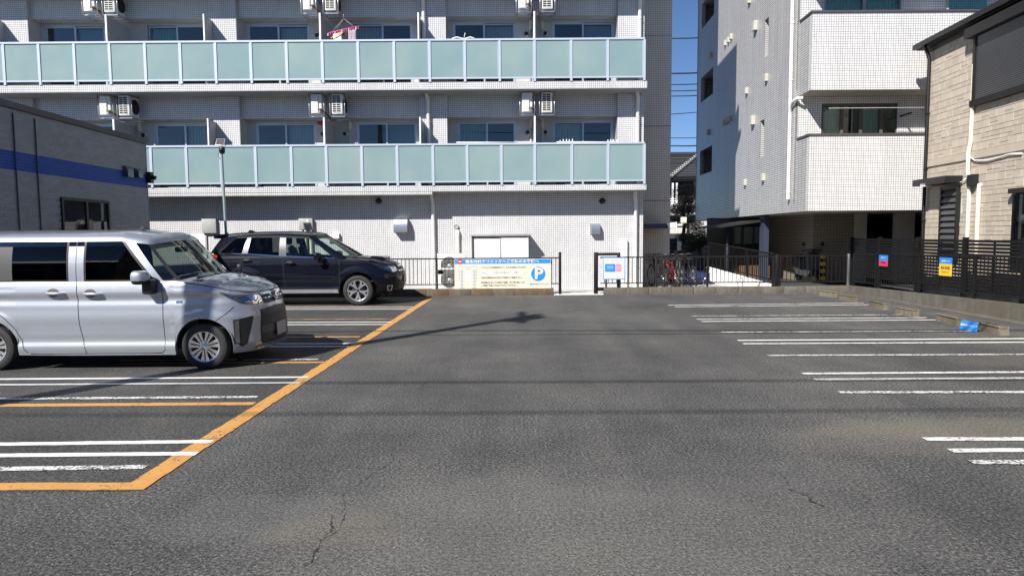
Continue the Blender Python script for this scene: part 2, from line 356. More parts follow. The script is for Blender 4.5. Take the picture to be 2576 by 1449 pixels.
# ------------------------------------------------------------------ object helpers
def tag(o, label=None, cat=None, group=None, kind=None):
    for k, v in (('label', label), ('category', cat), ('group', group), ('kind', kind)):
        if v: o[k] = v
    return o
def adopt(o, parent):
    if parent is not None:
        o.parent = parent; o.matrix_parent_inverse = parent.matrix_world.inverted()
    return o
def root(name, loc, label=None, cat=None, group=None, rz=0.0):
    o = bpy.data.objects.new(name, None); COL.objects.link(o); o.empty_display_size = .2
    o.location = loc; o.rotation_euler = (0, 0, rz)
    o.matrix_world = Matrix.Translation(Vector(loc)) @ Matrix.Rotation(rz, 4, 'Z')
    return tag(o, label, cat, group)
class MB:
    """Collects vertices and faces (world coordinates); build() links them as one mesh object."""
    def __init__(s): s.v = []; s.f = []; s.mi = []; s.sm = []
    def face(s, pts, mi=0, sm=False):
        i = len(s.v); s.v += [tuple(p) for p in pts]; s.f.append(tuple(range(i, i + len(pts)))); s.mi.append(mi); s.sm.append(sm); return s
    def box(s, x0, x1, y0, y1, z0, z1, mi=0):
        i = len(s.v); s.v += [(x, y, z) for z in (z0, z1) for y in (y0, y1) for x in (x0, x1)]
        for q in ((0, 2, 3, 1), (4, 5, 7, 6), (0, 1, 5, 4), (2, 6, 7, 3), (0, 4, 6, 2), (1, 3, 7, 5)):
            s.f.append(tuple(i + k for k in q)); s.mi.append(mi); s.sm.append(False)
        return s
    def bbox(s, x0, x1, y0, y1, z0, z1, r=.01, mi=0, seg=2):
        bm = bmesh.new(); bmesh.ops.create_cube(bm, size=1)
        for v in bm.verts: v.co = Vector(((x0 + x1) / 2 + v.co.x * (x1 - x0), (y0 + y1) / 2 + v.co.y * (y1 - y0), (z0 + z1) / 2 + v.co.z * (z1 - z0)))
        bmesh.ops.bevel(bm, geom=bm.edges[:] , offset=r, segments=seg, profile=.5, affect='EDGES')
        return s.add_bm(bm, mi, True)
    def add_bm(s, bm, mi=0, sm=False):
        i = len(s.v); bm.verts.index_update(); s.v += [tuple(v.co) for v in bm.verts]
        for f in bm.faces: s.f.append(tuple(i + v.index for v in f.verts)); s.mi.append(mi); s.sm.append(sm)
        bm.free(); return s
    def tube(s, pts, r, n=8, mi=0, cap=True):
        pts = [Vector(p) for p in pts]; rs = r if isinstance(r, (list, tuple)) else [r] * len(pts)
        i0 = len(s.v); prev = None
        for k, p in enumerate(pts):
            t = (pts[min(k + 1, len(pts) - 1)] - pts[max(k - 1, 0)]).normalized()
            if prev is None: prev = t.orthogonal().normalized()
            prev = (prev - t * prev.dot(t)).normalized(); b2 = t.cross(prev)
            for j in range(n):
                a = 2 * math.pi * j / n; s.v.append(tuple(p + (prev * math.cos(a) + b2 * math.sin(a)) * rs[k]))
        for k in range(len(pts) - 1):
            for j in range(n):
                s.f.append((i0 + k * n + j, i0 + k * n + (j + 1) % n, i0 + (k + 1) * n + (j + 1) % n, i0 + (k + 1) * n + j)); s.mi.append(mi); s.sm.append(True)
        if cap:
            s.f.append(tuple(i0 + j for j in reversed(range(n)))); s.mi.append(mi); s.sm.append(False)
            e = i0 + (len(pts) - 1) * n; s.f.append(tuple(e + j for j in range(n))); s.mi.append(mi); s.sm.append(False)
        return s
    def lathe(s, prof, c, axis='y', n=32, mi=0):
        """prof: (radius, offset along axis)"""
        i0 = len(s.v); c = Vector(c)
        for r, h in prof:
            for j in range(n):
                a = 2 * math.pi * j / n; ca, sa = r * math.cos(a), r * math.sin(a)
                s.v.append(tuple(c + (Vector((ca, h, sa)) if axis == 'y' else Vector((h, ca, sa)) if axis == 'x' else Vector((ca, sa, h)))))
        for k in range(len(prof) - 1):
            for j in range(n):
                s.f.append((i0 + k * n + j, i0 + k * n + (j + 1) % n, i0 + (k + 1) * n + (j + 1) % n, i0 + (k + 1) * n + j)); s.mi.append(mi); s.sm.append(True)
        return s
    def prism(s, poly, fn, d, mi=0):
        """poly: 2-D outline, fn(u, v, w) -> point; extruded from w=0 to w=d"""
        i = len(s.v); k = len(poly)
        s.v += [tuple(fn(u, v, 0)) for u, v in poly] + [tuple(fn(u, v, d)) for u, v in poly]
        s.f += [tuple(i + j for j in range(k)), tuple(i + k + j for j in reversed(range(k)))]
        s.f += [(i + j, i + k + j, i + k + (j + 1) % k, i + (j + 1) % k) for j in range(k)]
        s.mi += [mi] * (k + 2); s.sm += [False] * (k + 2); return s
    def build(s, name, mats, parent=None, auto=None, kind=None):
        me = bpy.data.meshes.new(name); me.from_pydata(s.v, [], s.f)
        for m_ in ([mats] if isinstance(mats, str) else mats): me.materials.append(MATS[m_])
        me.polygons.foreach_set('material_index', s.mi); me.polygons.foreach_set('use_smooth', s.sm)
        bm = bmesh.new(); bm.from_mesh(me); bmesh.ops.remove_doubles(bm, verts=bm.verts, dist=1e-5); bmesh.ops.recalc_face_normals(bm, faces=bm.faces); bm.to_mesh(me); bm.free()
        if auto: me.set_sharp_from_angle(angle=R(auto))
        o = bpy.data.objects.new(name, me); COL.objects.link(o); adopt(o, parent)
        if kind: o['kind'] = kind
        return o
_unit = {}
def ubox(name, x0, x1, y0, y1, z0, z1, mat, parent=None, rot=None):
    """a plain box piece; alike pieces share one mesh per material"""
    if mat not in _unit:
        me = bpy.data.meshes.new('piece'); b_ = MB().box(-.5, .5, -.5, .5, -.5, .5)
        me.from_pydata(b_.v, [], b_.f); me.materials.append(MATS[mat]); _unit[mat] = me
    o = bpy.data.objects.new(name, _unit[mat]); COL.objects.link(o)
    mw = Matrix.Translation(((x0 + x1) / 2, (y0 + y1) / 2, (z0 + z1) / 2)) @ (rot if rot else Matrix()) @ Matrix.Diagonal((abs(x1 - x0), abs(y1 - y0), abs(z1 - z0), 1))
    if parent is not None: o.parent = parent; o.matrix_parent_inverse = parent.matrix_world.inverted()
    o.matrix_basis = mw
    return o
def bx(name, x0, x1, y0, y1, z0, z1, mat, parent=None, r=0.0):
    b_ = MB()
    if r: b_.bbox(x0, x1, y0, y1, z0, z1, r)
    else: b_.box(x0, x1, y0, y1, z0, z1)
    return b_.build(name, mat, parent, 40 if r else None)
def text(name, body, size, loc, mat, parent, rot=(math.pi / 2, 0, 0), align='CENTER', sx=1.0, bold=0.0):
    cu = bpy.data.curves.new(name, 'FONT'); cu.body = body; cu.size = size; cu.align_x = align; cu.align_y = 'CENTER'
    cu.resolution_u = 2; cu.fill_mode = 'FRONT'; cu.offset = bold
    cu.materials.append(MATS[mat])
    o = bpy.data.objects.new(name, cu); COL.objects.link(o)
    if parent is not None: o.parent = parent; o.matrix_parent_inverse = parent.matrix_world.inverted()
    o.location = loc; o.rotation_euler = rot; o.scale = (sx, 1, 1)
    return o
def copy_tree(o, parent=None):
    c = o.copy(); COL.objects.link(c)
    if parent is not None: c.parent = parent
    for ch in o.children: copy_tree(ch, c)
    return c

# ------------------------------------------------------------------ ground, yard, markings
FY = 18.39                                             # depth of the front kerb and fence
b_ = MB().face([(-900, -900, 0), (900, -900, 0), (900, 900, 0), (-900, 900, 0)])
tag(b_.build('ground', 'asphalt'), 'grey worn asphalt of the car park with cracks and dusty stains', 'ground', kind='structure')
p0_, p1_ = G(329, 1233), G(1083, 750); sl_ = (p1_.x - p0_.x) / (p1_.y - p0_.y)
b_ = MB().face([(-16, p0_.y - .02, .002), (p0_.x, p0_.y - .02, .002), (p0_.x + sl_ * (FY - p0_.y), FY, .002), (-16, FY, .002)])
tag(b_.build('bay_surface', 'asphalt_bay'), 'darker newer asphalt of the parking bays beside the orange line', 'ground', kind='structure')
b_ = MB().face([(-20, FY + .16, .004), (9.05, FY + .16, .004), (9.05, 60, .004), (-20, 60, .004)])
tag(b_.build('paved_yard', 'yard_concrete'), 'pale concrete yard behind the black fence', 'pavement', kind='structure')
def line(p0, p1, wd, mat, label, cut=0.0, z=.004):
    a, c = G(*p0), G(*p1); d = (c - a).normalized(); nn = Vector((-d.y, d.x, 0)) * wd / 2
    if a.y < 0: return
    L = (c - a).length; k = max(2, min(160, int(L / .07))); rg = random.Random(int(p0[0] * 7 + p0[1] * 13)); q = MB(); lo, hi = [], []
    for i in range(k + 1):                                   # ragged edges, as rolled paint has on coarse asphalt
        f = i / k; m_ = a + (c - a) * f; wl_ = 1 + rg.gauss(0, .055); wh_ = 1 + rg.gauss(0, .055); e = d * cut * f
        lo.append((*(m_ - nn * wl_).xy, z)); hi.append((*(m_ + nn * wh_ + (e if i == k else e * 0)).xy, z))
    for i in range(k): q.face([lo[i], lo[i + 1], hi[i + 1], hi[i]])
    o = q.build('parking_line', mat)
    return tag(o, label, 'marking', kind='structure')
for (x0, y0, x1, y1, wd, mt, z) in [
    (-700, 959.5, 775, 950, .075, 'paint_white', .008), (-700, 973.5, 756, 964, .075, 'paint_white', .008), (-700, 1010, 648, 999.7, .08, 'paint_white_worn', .008),
    (0, 1020, 640, 1015.5, .115, 'paint_orange', .004), (-700, 1028, 0, 1020, .115, 'paint_orange_worn', .004),
    (-900, 1131, 534, 1112, .085, 'paint_white', .008), (-900, 1156, 496, 1142.6, .085, 'paint_white', .008), (-900, 1195, 367, 1176, .085, 'paint_white_worn', .008),
    (-900, 1224.5, 356, 1223.6, .13, 'paint_orange', .004),
    (300, 774.7, 1040, 774, .085, 'paint_white', .008), (300, 779.4, 1034, 778.6, .085, 'paint_white', .008), (300, 772, 1040, 770.2, .09, 'paint_orange_worn', .004),
    (300, 805.5, 985, 802.8, .09, 'paint_orange_worn', .004), (300, 813, 985, 811, .09, 'paint_white', .008), (300, 819, 972, 817, .09, 'paint_white', .008),
    (300, 850, 905, 847.5, .10, 'paint_orange', .004), (300, 867.5, 895, 865.2, .09, 'paint_white', .008), (300, 874.5, 878, 872.3, .09, 'paint_white', .008),
    (300, 908.5, 800, 905, .08, 'paint_white_worn', .008), (300, 915, 815, 911.5, .10, 'paint_orange', .004)]:
    lab = 'worn orange bay line on the asphalt' if 'orange_worn' in mt else 'orange bay line branching off the long orange line' if 'orange' in mt else 'old broken white line beside the silver minivan' if 'worn' in mt else 'fresh white bay line ending at the orange line'
    o = line((x0, y0), (x1, y1), wd, mt, lab, z=z); tag(o, group=lab + 's')
tag(line((329, 1233), (1083, 750), .155, 'paint_orange', 'long orange line along the bays in front of both cars', z=.0062), group=None)
def rp(cx, cy): return (1629.8 + cx * .3673, 724.4 + cy * .3673)
for (x0, y0, x1, y1, wd, mt) in [(140, 121, 1460, 105, .09, 'paint_white_old'), (185, 132, 1510, 117, .09, 'paint_white_old'), (295, 195, 1820, 185, .075, 'paint_white_worn'),
    (335, 217, 1890, 206, .09, 'paint_white_old'), (365, 232, 1975, 221, .09, 'paint_white_old'), (505, 306, 2200, 298, .08, 'paint_white_worn'),
    (615, 362, 2620, 350, .09, 'paint_white'), (650, 385, 2700, 374, .09, 'paint_white_old'), (820, 465, 2950, 456, .08, 'paint_white_worn'),
    (1060, 590, 3300, 574, .09, 'paint_white_old'), (1140, 630, 3400, 616, .09, 'paint_white_old'), (1310, 718, 3700, 714, .09, 'paint_white_worn'),
    (1895, 1040, 4700, 1034, .09, 'paint_white_old'), (2070, 1118, 4900, 1100, .09, 'paint_white_old'), (2215, 1198, 5100, 1189, .085, 'paint_white_worn')]:
    lab = 'old broken white line in the empty bays by the wheel stops' if 'worn' in mt else 'white bay line of the empty bays, running toward the wheel stops'
    tag(line(rp(x0, y0), rp(x1, y1), wd, mt, lab, cut=.1, z=.008), group=lab + 's')

# front kerbs: concrete blocks on each side of the opening
def kerb_run(name, label, x0, x1, mat, step=.60):
    r_ = root(name, (x0, FY, 0), label, 'kerb')
    x = x0; k = 0
    while x < x1 - .02:
        e = min(x + step, x1); jy = random.uniform(-.004, .004); jz = random.uniform(-.004, .003)
        bx('kerb_block', x + .004, e - .004, FY + jy, FY + .15, -.02, .185 + jz, mat, r_, .008); x = e; k += 1
    return r_
GX0, GX1 = AX(1409, 700, FY), AX(1500, 700, FY)
kerb_run('concrete_kerb', 'rust stained concrete kerb under the long cream banner', -8.9, AX(1393, 735, FY), 'kerb_brown')
FCX = 8.97
kerb_run('concrete_kerb', 'grey concrete kerb below the fence beside the bicycles', AX(1519, 735, FY), FCX, 'kerb_grey')
tag(bx('threshold', AX(1393, 742, FY) + .004, AX(1519, 742, FY) - .004, FY + .02, FY + .5, -.02, .018, 'yard_white'), 'thin white concrete threshold in the fence opening', 'threshold')
# right-hand kerb, runs towards the camera, top rises slightly
KD = Vector((-.018, 1, 0)).normalized()
r_ = root('concrete_kerb', (FCX, FY, 0), 'grey concrete kerb beside the wheel stops along the slatted screen', 'kerb')
y = FY + .15; k = 0
while y > 6.2:
    y2 = y - .60; xa = FCX + (FY - y) * .018 + .0; xb = FCX + (FY - y2) * .018
    za = .19 + (FY - y) * .019; zb = .19 + (FY - y2) * .019
    q = MB(); e = .004
    lo = [(xa, y - e, -.02), (xa + .14, y - e, -.02), (xb + .14, y2 + e, -.02), (xb, y2 + e, -.02)]
    hi = [(xa, y - e, za), (xa + .14, y - e, za), (xb + .14, y2 + e, zb), (xb, y2 + e, zb)]
    q.face(hi); q.face(lo)
    for j in range(4): q.face([lo[j], lo[(j + 1) % 4], hi[(j + 1) % 4], hi[j]])
    q.build('kerb_block', 'kerb_grey', r_); y = y2
q = MB(); q.face([(FCX - .02, FY - .3, .006), (FCX - .14, FY - 4, .006), (FCX - .30, FY - 12, .006), (FCX + .2, FY - 12, .012), (FCX, FY - .3, .012)])
tag(q.build('gutter_strip', 'kerb_grey'), 'flat concrete gutter strip along the kerb by the wheel stops', 'gutter', kind='structure')

# wheel stops
STOP = [((2060.9, 743.6), (2089, 747.7)), ((2111.6, 754.5), (2136.6, 758.8)), ((2185.6, 771.5), (2220.6, 779)), ((2252, 789.5), (2289.6, 796.4)), ((2355.6, 808), (2404.5, 819.8)), ((2454.5, 830.5), (2512.5, 844))]
SLAB = ['small weathered wheel stop block closest to the fence corner', 'second wheel stop block from the fence corner', 'third wheel stop block from the fence corner', 'fourth wheel stop block from the fence corner',
        'long wheel stop block behind the small blue plate', 'mossy wheel stop block in front of the small blue plate']
for (f_, n_), lab in zip(STOP, SLAB):
    a, c = G(*f_), G(*n_); d = (c - a); L = min(max(d.length, .5), .95); d.normalize(); s_ = Vector((-d.y, d.x, 0))
    if s_.x < 0: s_ = -s_
    c = a + d * L; h = .125
    bm = bmesh.new(); bmesh.ops.create_cube(bm, size=1)
    for v in bm.verts:
        t = v.co.y + .5; tp = v.co.z > 0
        wdt = .066 if tp else .078
        p = a + d * (L * (t if not tp else .03 + t * .94)) + s_ * (.075 + (wdt if v.co.x > 0 else -wdt)); p.z = h if tp else -.01; v.co = p
    bmesh.ops.bevel(bm, geom=bm.edges[:], offset=.016, segments=3, affect='EDGES')
    o = MB().add_bm(bm, 0, True).build('wheel_stop', 'stop_concrete', None, 50); tag(o, lab, 'wheel stop', 'concrete wheel stops along the empty bays')
# blue plate leaning between the last two stops
p0 = G(2414, 828); p1 = G(2447, 834)
pr = root('name_plate', p0, 'small blue plate with white lettering leaning on the wheel stops', 'sign')
dd = Vector((p1 - p0)); dd.normalize(); nn = Vector((dd.y, -dd.x, 0)); nn = nn if nn.x < 0 else -nn
ang = math.atan2(dd.y, dd.x)
Lp, Hp, tilt = .37, .15, R(12)
mp = Matrix.Translation(p0 + Vector((0, 0, .008))) @ Matrix.Rotation(ang, 4, 'Z') @ Matrix.Rotation(math.pi / 2 - tilt, 4, 'X')
q = MB(); q.box(0, Lp, 0, Hp, -.004, .004); q.v = [tuple(mp @ Vector(v)) for v in q.v]; q.build('board', 'sign_blue', pr)
mt_ = mp @ Matrix.Translation((Lp / 2, Hp / 2, .006))
t_ = text('lettering', '徳永内科クリニック', .040, mt_.translation, 'sign_white', pr, mt_.to_euler(), bold=.0006)

# grit washed against the kerbs and scattered over the asphalt
q = MB(); rg = random.Random(11)
for k in range(1500):
    if k < 600: x, y = rg.uniform(-2.5, 8.8), FY - abs(rg.gauss(0, .10)) - .01
    elif k < 900: y = rg.uniform(9, FY); x = FCX + (FY - y) * .018 - abs(rg.gauss(0, .12)) - .01
    else: y = 3 + 14 * rg.random() ** 1.6; x = rg.uniform(-.75, .62) * y
    s_ = rg.uniform(.004, .009) if k < 900 else rg.uniform(.002, .0042); h = s_ * rg.uniform(.6, 1.2); a_ = rg.uniform(0, 3)
    P3 = [(x + s_ * math.cos(a_ + t), y + s_ * math.sin(a_ + t), 0) for t in (0, 2.1, 4.2)]; tp_ = (x, y, h)
    for i in range(3): q.face([P3[i], P3[(i + 1) % 3], tp_])
plain('grit', (.30, .28, .25), .9, var=.4, vscale=40)
tag(q.build('gravel', 'grit'), 'fine pale grit scattered over the asphalt and along the kerbs', 'gravel', kind='stuff')
# ------------------------------------------------------------------ fences
def fence_run(label, a, b, za, zb, h0, h1, posts, mat='black_fence', step=.105, bar=.014, group=None, rail=.035, foot=0.0, sub=None):
    """a, b: ground points; za, zb: kerb top; rails at h0 and h1 above it; vertical bars between, posts down to the kerb"""
    a, b = Vector((*a, 0)), Vector((*b, 0)); d = b - a; L = d.length; d.normalize(); ang = math.atan2(d.y, d.x)
    rt = root('metal_fence', a, label, 'fence', group); slope = math.atan2(zb - za, L)
    rot = Matrix.Rotation(ang, 4, 'Z') @ Matrix.Rotation(-slope, 4, 'Y'); rz = Matrix.Rotation(ang, 4, 'Z')
    def piece(name, t0, t1, w_, z0, z1, rt_=rot, off=0.0):
        t = (t0 + t1) / 2; c = a + d * t + Vector((-d.y, d.x, 0)) * off; zc = za + (zb - za) * t / L + (z0 + z1) / 2; l = (t1 - t0) / 2
        return ubox(name, c.x - l, c.x + l, c.y - w_ / 2, c.y + w_ / 2, zc - (z1 - z0) / 2, zc + (z1 - z0) / 2, mat, rt, rt_)
    piece('top_rail', 0, L, .042, h1 - rail, h1)
    piece('bottom_rail', 0, L, .034, h0, h0 + rail * .8)
    nb = int(L / step)
    for i in range(1, nb):
        t = i * L / nb
        if sub and not (sub[0] < t < sub[1]): continue
        piece('bar', t - bar / 2, t + bar / 2, bar, h0 + rail * .8, h1 - rail, rz)
    for t in posts: piece('post', t - .022, t + .022, .042, foot - .01, h1 - rail, rz)
    return rt
KT = .185; FH = AZ(1288, 648, FY + .07) - KT                 # top rail height above the kerb
FYc = FY + .075
xl, xr = AX(1393, 700, FY) - .02, AX(1519, 700, FY)
fence_run('black railing carrying the long cream banner', (-3.9, FYc), (GX0, FYc), KT, KT, .10, FH, [.1, 1.9, 3.2, GX0 + 3.9 - .25], foot=0)
CX = AX(1955, 700, FY)
fence_run('black railing in front of the bicycles', (xr - .08, FYc), (CX, FYc), KT, KT, .10, FH, [.15, 1.5, AX(1789, 700, FY) - xr, CX - xr])
fence_run('black railing in front of the dark parking hall', (CX + .06, FYc), (FCX + .02, FYc), KT, KT, .10, FH, [.04, 1.84])
# thick corner post and the two gate posts of the opening
for nm, x, wd, z0, y0, y1, lab in [('gate_post', GX0 + .03, .085, 0, 0, 0, 'thick black post at the banner end of the fence opening'), ('gate_post', GX1 + .0, .085, 0, 0, 0, None)]:
    pass
gp_ = root('gate_post', (GX0, FYc, 0), 'thick black post at the banner end of the fence opening', 'post')
zt = AZ(1409, 634, FYc)
bx('post', GX0 - .035, GX0 + .04, FYc - .03, FYc + .04, 0, zt, 'black_fence', gp_, .004)
q = MB(); q.tube([(GX0 - .30, FYc + .02, .02), (GX0 - .30, FYc + .02, .55), (GX0 - .22, FYc + .02, .93)], .022, 8); q.build('stay', 'black_fence', gp_)
bx('foot', GX0 - .33, GX0 - .27, FYc - .03, FYc + .04, 0, .2, 'black_fence', gp_)
gp2 = root('gateway', (GX1, FYc, 0), 'black frame of the opening next to the blue bordered notice', 'gateway')
x2 = AX(1562, 640, FYc); zt2 = AZ(1500, 635, FYc)
bx('post', GX1 - .055, GX1 + .05, FYc - .04, FYc + .05, 0, zt2, 'black_fence', gp2, .004)
bx('cross_bar', GX1 + .05, x2, FYc + .05, FYc + .10, zt2 - .085, zt2 - .015, 'black_fence', gp2, .003)
bx('post', x2 - .09, x2, FYc + .048, FYc + .115, 0, zt2 - .012, 'black_fence', gp2, .003)
bx('foot', GX1 + .05, GX1 + .22, FYc - .03, FYc + .04, .1, .19, 'black_fence', gp2, .003)
cp = root('corner_post', (CX, FYc, 0), 'stout black post where the railing meets the ramp fence', 'post')
bx('post', CX - .04, CX + .05, FYc - .05, FYc + .05, KT - .01, KT + FH + .03, 'black_metal', cp, .004)
# fence on the white ramp wall behind, running away from the corner post
fence_run('black railing on the white ramp wall, running back from the post', (CX - .02, FYc + .08), (6.42, 22.6), .26, .52, .06, .80, [.1, 1.5, 2.9, 4.1], mat='black_metal')
q = MB(); q.face([(CX - .10, FYc + .25, 0), (CX - .10, FYc + .25, .22), (6.36, 22.6, .52), (6.36, 22.6, 0)]); q.face([(CX + .02, FYc + .25, 0), (CX + .02, FYc + .25, .22), (6.48, 22.6, .52), (6.48, 22.6, 0)])
q.face([(CX - .10, FYc + .25, .22), (6.36, 22.6, .52), (6.48, 22.6, .52), (CX + .02, FYc + .25, .22)]); q.face([(CX - .10, FYc + .25, 0), (CX - .10, FYc + .25, .22), (CX + .02, FYc + .25, .22), (CX + .02, FYc + .25, 0)])
tag(q.build('ramp_wall', 'yard_white'), 'low white wall of the ramp carrying the rear railing', 'wall')
# side fence towards the camera
SX = FCX + .07
fence_run('black railing with the yellow and red notices along the slatted screen', (SX + .03, FY - .05), (SX + .03 + .018 * 11.2, FY - 11.2), .19, .19 + .213, .10, .86, [.03, 1.1, 2.9, 4.7, 6.5, 8.3], mat='black_metal')
q = root('corner_post', (SX, FY, 0), 'pale metal post at the corner of the two railings', 'post')
bx('post', SX - .09, SX - .035, FY + .02, FY + .08, .17, 1.04, 'steel', q, .004)

# slatted privacy screen on the neighbour's side
PD = Vector((.010, 1, 0)).normalized()
SO = Vector((9.98, 20.6, 0))
scr = root('slatted_screen', SO, 'tall black slatted privacy screen beside the beige house', 'screen fence')
ts = [SO.y - y for y in (20.3, 18.75, 16.95, 15.15, 13.35, 11.55, 9.75, 7.95)]
def sp(t): return SO - PD * t
for t in ts:
    p = sp(t); ubox('post', p.x - .045, p.x + .045, p.y - .045, p.y + .045, .0, 1.47 + .003 * t, 'black_metal', scr)
for i in range(len(ts) - 1):
    c = sp((ts[i] + ts[i + 1]) / 2); l = (ts[i + 1] - ts[i]) / 2 - .045
    rz = Matrix.Rotation(math.atan2(PD.y, PD.x) - math.pi / 2, 4, 'Z')
    for k in range(15):
        z = 1.43 - .0735 * k
        ubox('slat', c.x - .011, c.x + .011, c.y - l, c.y + l, z - .056, z, 'black_metal', scr, rz)
    for s_ in (0,):
        ubox('mullion', c.x + .012, c.x + .034, c.y - .02, c.y + .02, .36, 1.43, 'black_metal', scr, rz)

# notices on the side fence
def side_sign(px0, py0, px1, py1, label, parts):
    o = Vector((SX, FY, 0)); dr = Vector((.018, -1, 0)).normalized()
    t0, z1 = onwall(px0, py0, o, dr); t1, z0 = onwall(px1, py1, o, dr)
    zz1 = onwall((px0 + px1) / 2, py0, o, dr)[1]; zz0 = onwall((px0 + px1) / 2, py1, o, dr)[1]
    rt = root('notice_board', o + dr * t0, label, 'sign')
    m_ = Matrix.Translation(o + dr * t0 + Vector((-.035, 0, zz0))) @ Matrix.Rotation(math.atan2(dr.y, dr.x), 4, 'Z') @ Matrix.Rotation(math.pi / 2, 4, 'X')
    W_, H_ = t1 - t0, zz1 - zz0
    for (u0, v0, u1, v1, mt, z) in parts[0]:
        q = MB(); q.box(u0 * W_, u1 * W_, v0 * H_, v1 * H_, -.003, z); q.v = [tuple(m_ @ Vector(v)) for v in q.v]; q.build('panel', mt, rt)
    for (body, u, v, sz, mt, sx_) in parts[1]:
        mm = m_ @ Matrix.Translation((u * W_, v * H_, .006)); text('lettering', body, sz * H_, mm.translation, mt, rt, mm.to_euler(), sx=sx_, bold=.0012)
    return rt
side_sign(2215.5, 642, 2236.5, 669.8, 'blue over red notice board on the side railing', ([(0, .52, 1, 1, 'sign_blue', .003), (0, 0, 1, .517, 'sign_crimson', .003)], [('徳永内科クリニック', .5, .76, .13, 'sign_white', .65), ('専用駐車場', .5, .3, .2, 'ink_black', .7)]))
side_sign(2368, 648, 2398, 694.2, 'blue over yellow notice board on the side railing', ([(0, .66, 1, 1, 'sign_blue', .003), (0, 0, 1, .657, 'sign_yellow', .003)], [('徳永内科クリニック', .5, .8, .115, 'sign_white', .72), ('前向き駐車', .5, .42, .19, 'ink_black', .8), ('ご協力お願いします', .5, .2, .085, 'ink_brown', .9)]))

# long banner on the front fence
BY = FYc - .035
bx0, bx1 = AX(1143.5, 690, BY), AX(1386, 690, BY); bz1 = AZ(1262, 651.5, BY); bz0 = AZ(1262, 728, BY)
BW, BH = bx1 - bx0, bz1 - bz0
ban = root('banner', (bx0, BY, bz0), 'long cream banner with blue heading and round blue parking sign', 'banner')
bx('sheet', bx0, bx1, BY, BY + .008, bz0, bz1, 'sign_cream', ban)
def bp(name, u0, v0, u1, v1, mt, d=.003): return bx(name, bx0 + u0 * BW, bx0 + u1 * BW, BY - d, BY - .0005, bz0 + v0 * BH, bz0 + v1 * BH, mt, ban)
def bt(body, u, v, s_, mt, align='LEFT', sx=1.0, bold=.0008): return text('lettering', body, s_ * BH, (bx0 + u * BW, BY - .006, bz0 + v * BH), mt, ban, align=align, sx=sx, bold=bold)
bp('heading', .003, .845, .995, .985, 'sign_blue'); bp('emblem', .035, .845, .08, .995, 'sign_red', .005)
q = MB(); q.lathe([(0, 0), (.045, 0)], (bx0 + .0575 * BW, BY - .007, bz0 + .92 * BH), 'y', 18); q.v = [(v[0], v[1], bz0 + .92 * BH + (v[2] - bz0 - .92 * BH) * .32) for v in q.v]; q.build('emblem_mark', 'sign_white', ban)
bt('徳永内科クリニックへご来院のお客様へ', .495, .913, .105, 'sign_white', 'CENTER', 1.28, .0015)
bt('クリニックの専用駐車スペースは 青 部分となります。', .275, .72, .062, 'ink_brown', sx=1.0)
bp('strip', .262, .505, .715, .595, 'sign_white'); bt('右側スペースの前向き駐車は必ずご注意下さい。', .275, .55, .062, 'ink_grey', sx=1.08)
bt('当院', .275, .385, .062, 'ink_green', sx=1.2); bt('と薬局以外の方のご利用はご遠慮下さい。', .315, .385, .062, 'ink_brown', sx=1.08)
bt('駐車場内においての事故や盗難、災害等に関しては', .275, .225, .062, 'ink_brown', sx=1.0); bt('一切責任を負いかねますのでご了承下さい。', .275, .13, .062, 'ink_brown', sx=1.0)
q = MB(); q.lathe([(0, 0), (.235 * BH, 0), (.235 * BH, .006)], (bx0 + .868 * BW, BY - .004, bz0 + .50 * BH), 'y', 40); q.build('parking_disc', 'sign_blue', ban, 30)
bt('P', .872, .50, .50, 'sign_cream', 'CENTER', 1.15, .012)
bt('徳永内科', .78, .165, .075, 'sign_lightblue', sx=1.0); bt('クリニック', .878, .165, .062, 'ink_grey', sx=1.0)
for k in range(6):                                       # bay plan drawn on the banner
    v = .63 - k * .107
    bp('plan_rule', .045, v - .05, .105, v - .042, 'ink_grey'); bp('plan_rule', .175, v - .05, .232, v - .042, 'ink_grey')
    for u in (.075, .205):
        q = MB(); q.lathe([(.016, 0), (.028, 0)], (bx0 + u * BW, BY - .003, bz0 + v * BH), 'y', 12); q.build('plan_mark', 'sign_lightblue', ban)
bp('plan_rule', .045, .735, .232, .743, 'ink_grey'); bp('plan_rule', .045, .30, .0475, .735, 'ink_grey'); bp('plan_rule', .2295, .30, .232, .735, 'ink_grey'); bp('plan_building', .112, .27, .165, .62, 'sign_white'); bp('plan_mark', .12, .665, .158, .69, 'sign_pink')

# blue bordered notice next to the opening
sx0, sx1 = AX(1517, 675, BY), AX(1573.5, 675, BY); sz1 = AZ(1545, 648, BY); sz0 = AZ(1545, 703.5, BY)
nb_ = root('notice_board', (sx0, BY, sz0), 'white notice with blue border and blue and pink map blocks', 'sign')
SW, SH = sx1 - sx0, sz1 - sz0
def npn(name, u0, v0, u1, v1, mt, d): return bx(name, sx0 + u0 * SW, sx0 + u1 * SW, BY - d, BY + .002 if d < .012 else BY - d + .004, sz0 + v0 * SH, sz0 + v1 * SH, mt, nb_)
bx('board', sx0, sx1, BY - .008, BY + .012, sz0, sz1, 'sign_lightblue', nb_, .006)
bx('face', sx0 + .055 * SW, sx1 - .055 * SW, BY - .011, BY, sz0 + .05 * SH, sz1 - .05 * SH, 'sign_white', nb_)
bx('map_block', sx0 + .08 * SW, sx0 + .55 * SW, BY - .014, BY - .004, sz0 + .35 * SH, sz0 + .72 * SH, 'sign_blue', nb_)
bx('map_block', sx0 + .565 * SW, sx0 + .82 * SW, BY - .014, BY - .004, sz0 + .35 * SH, sz0 + .72 * SH, 'sign_pink', nb_)
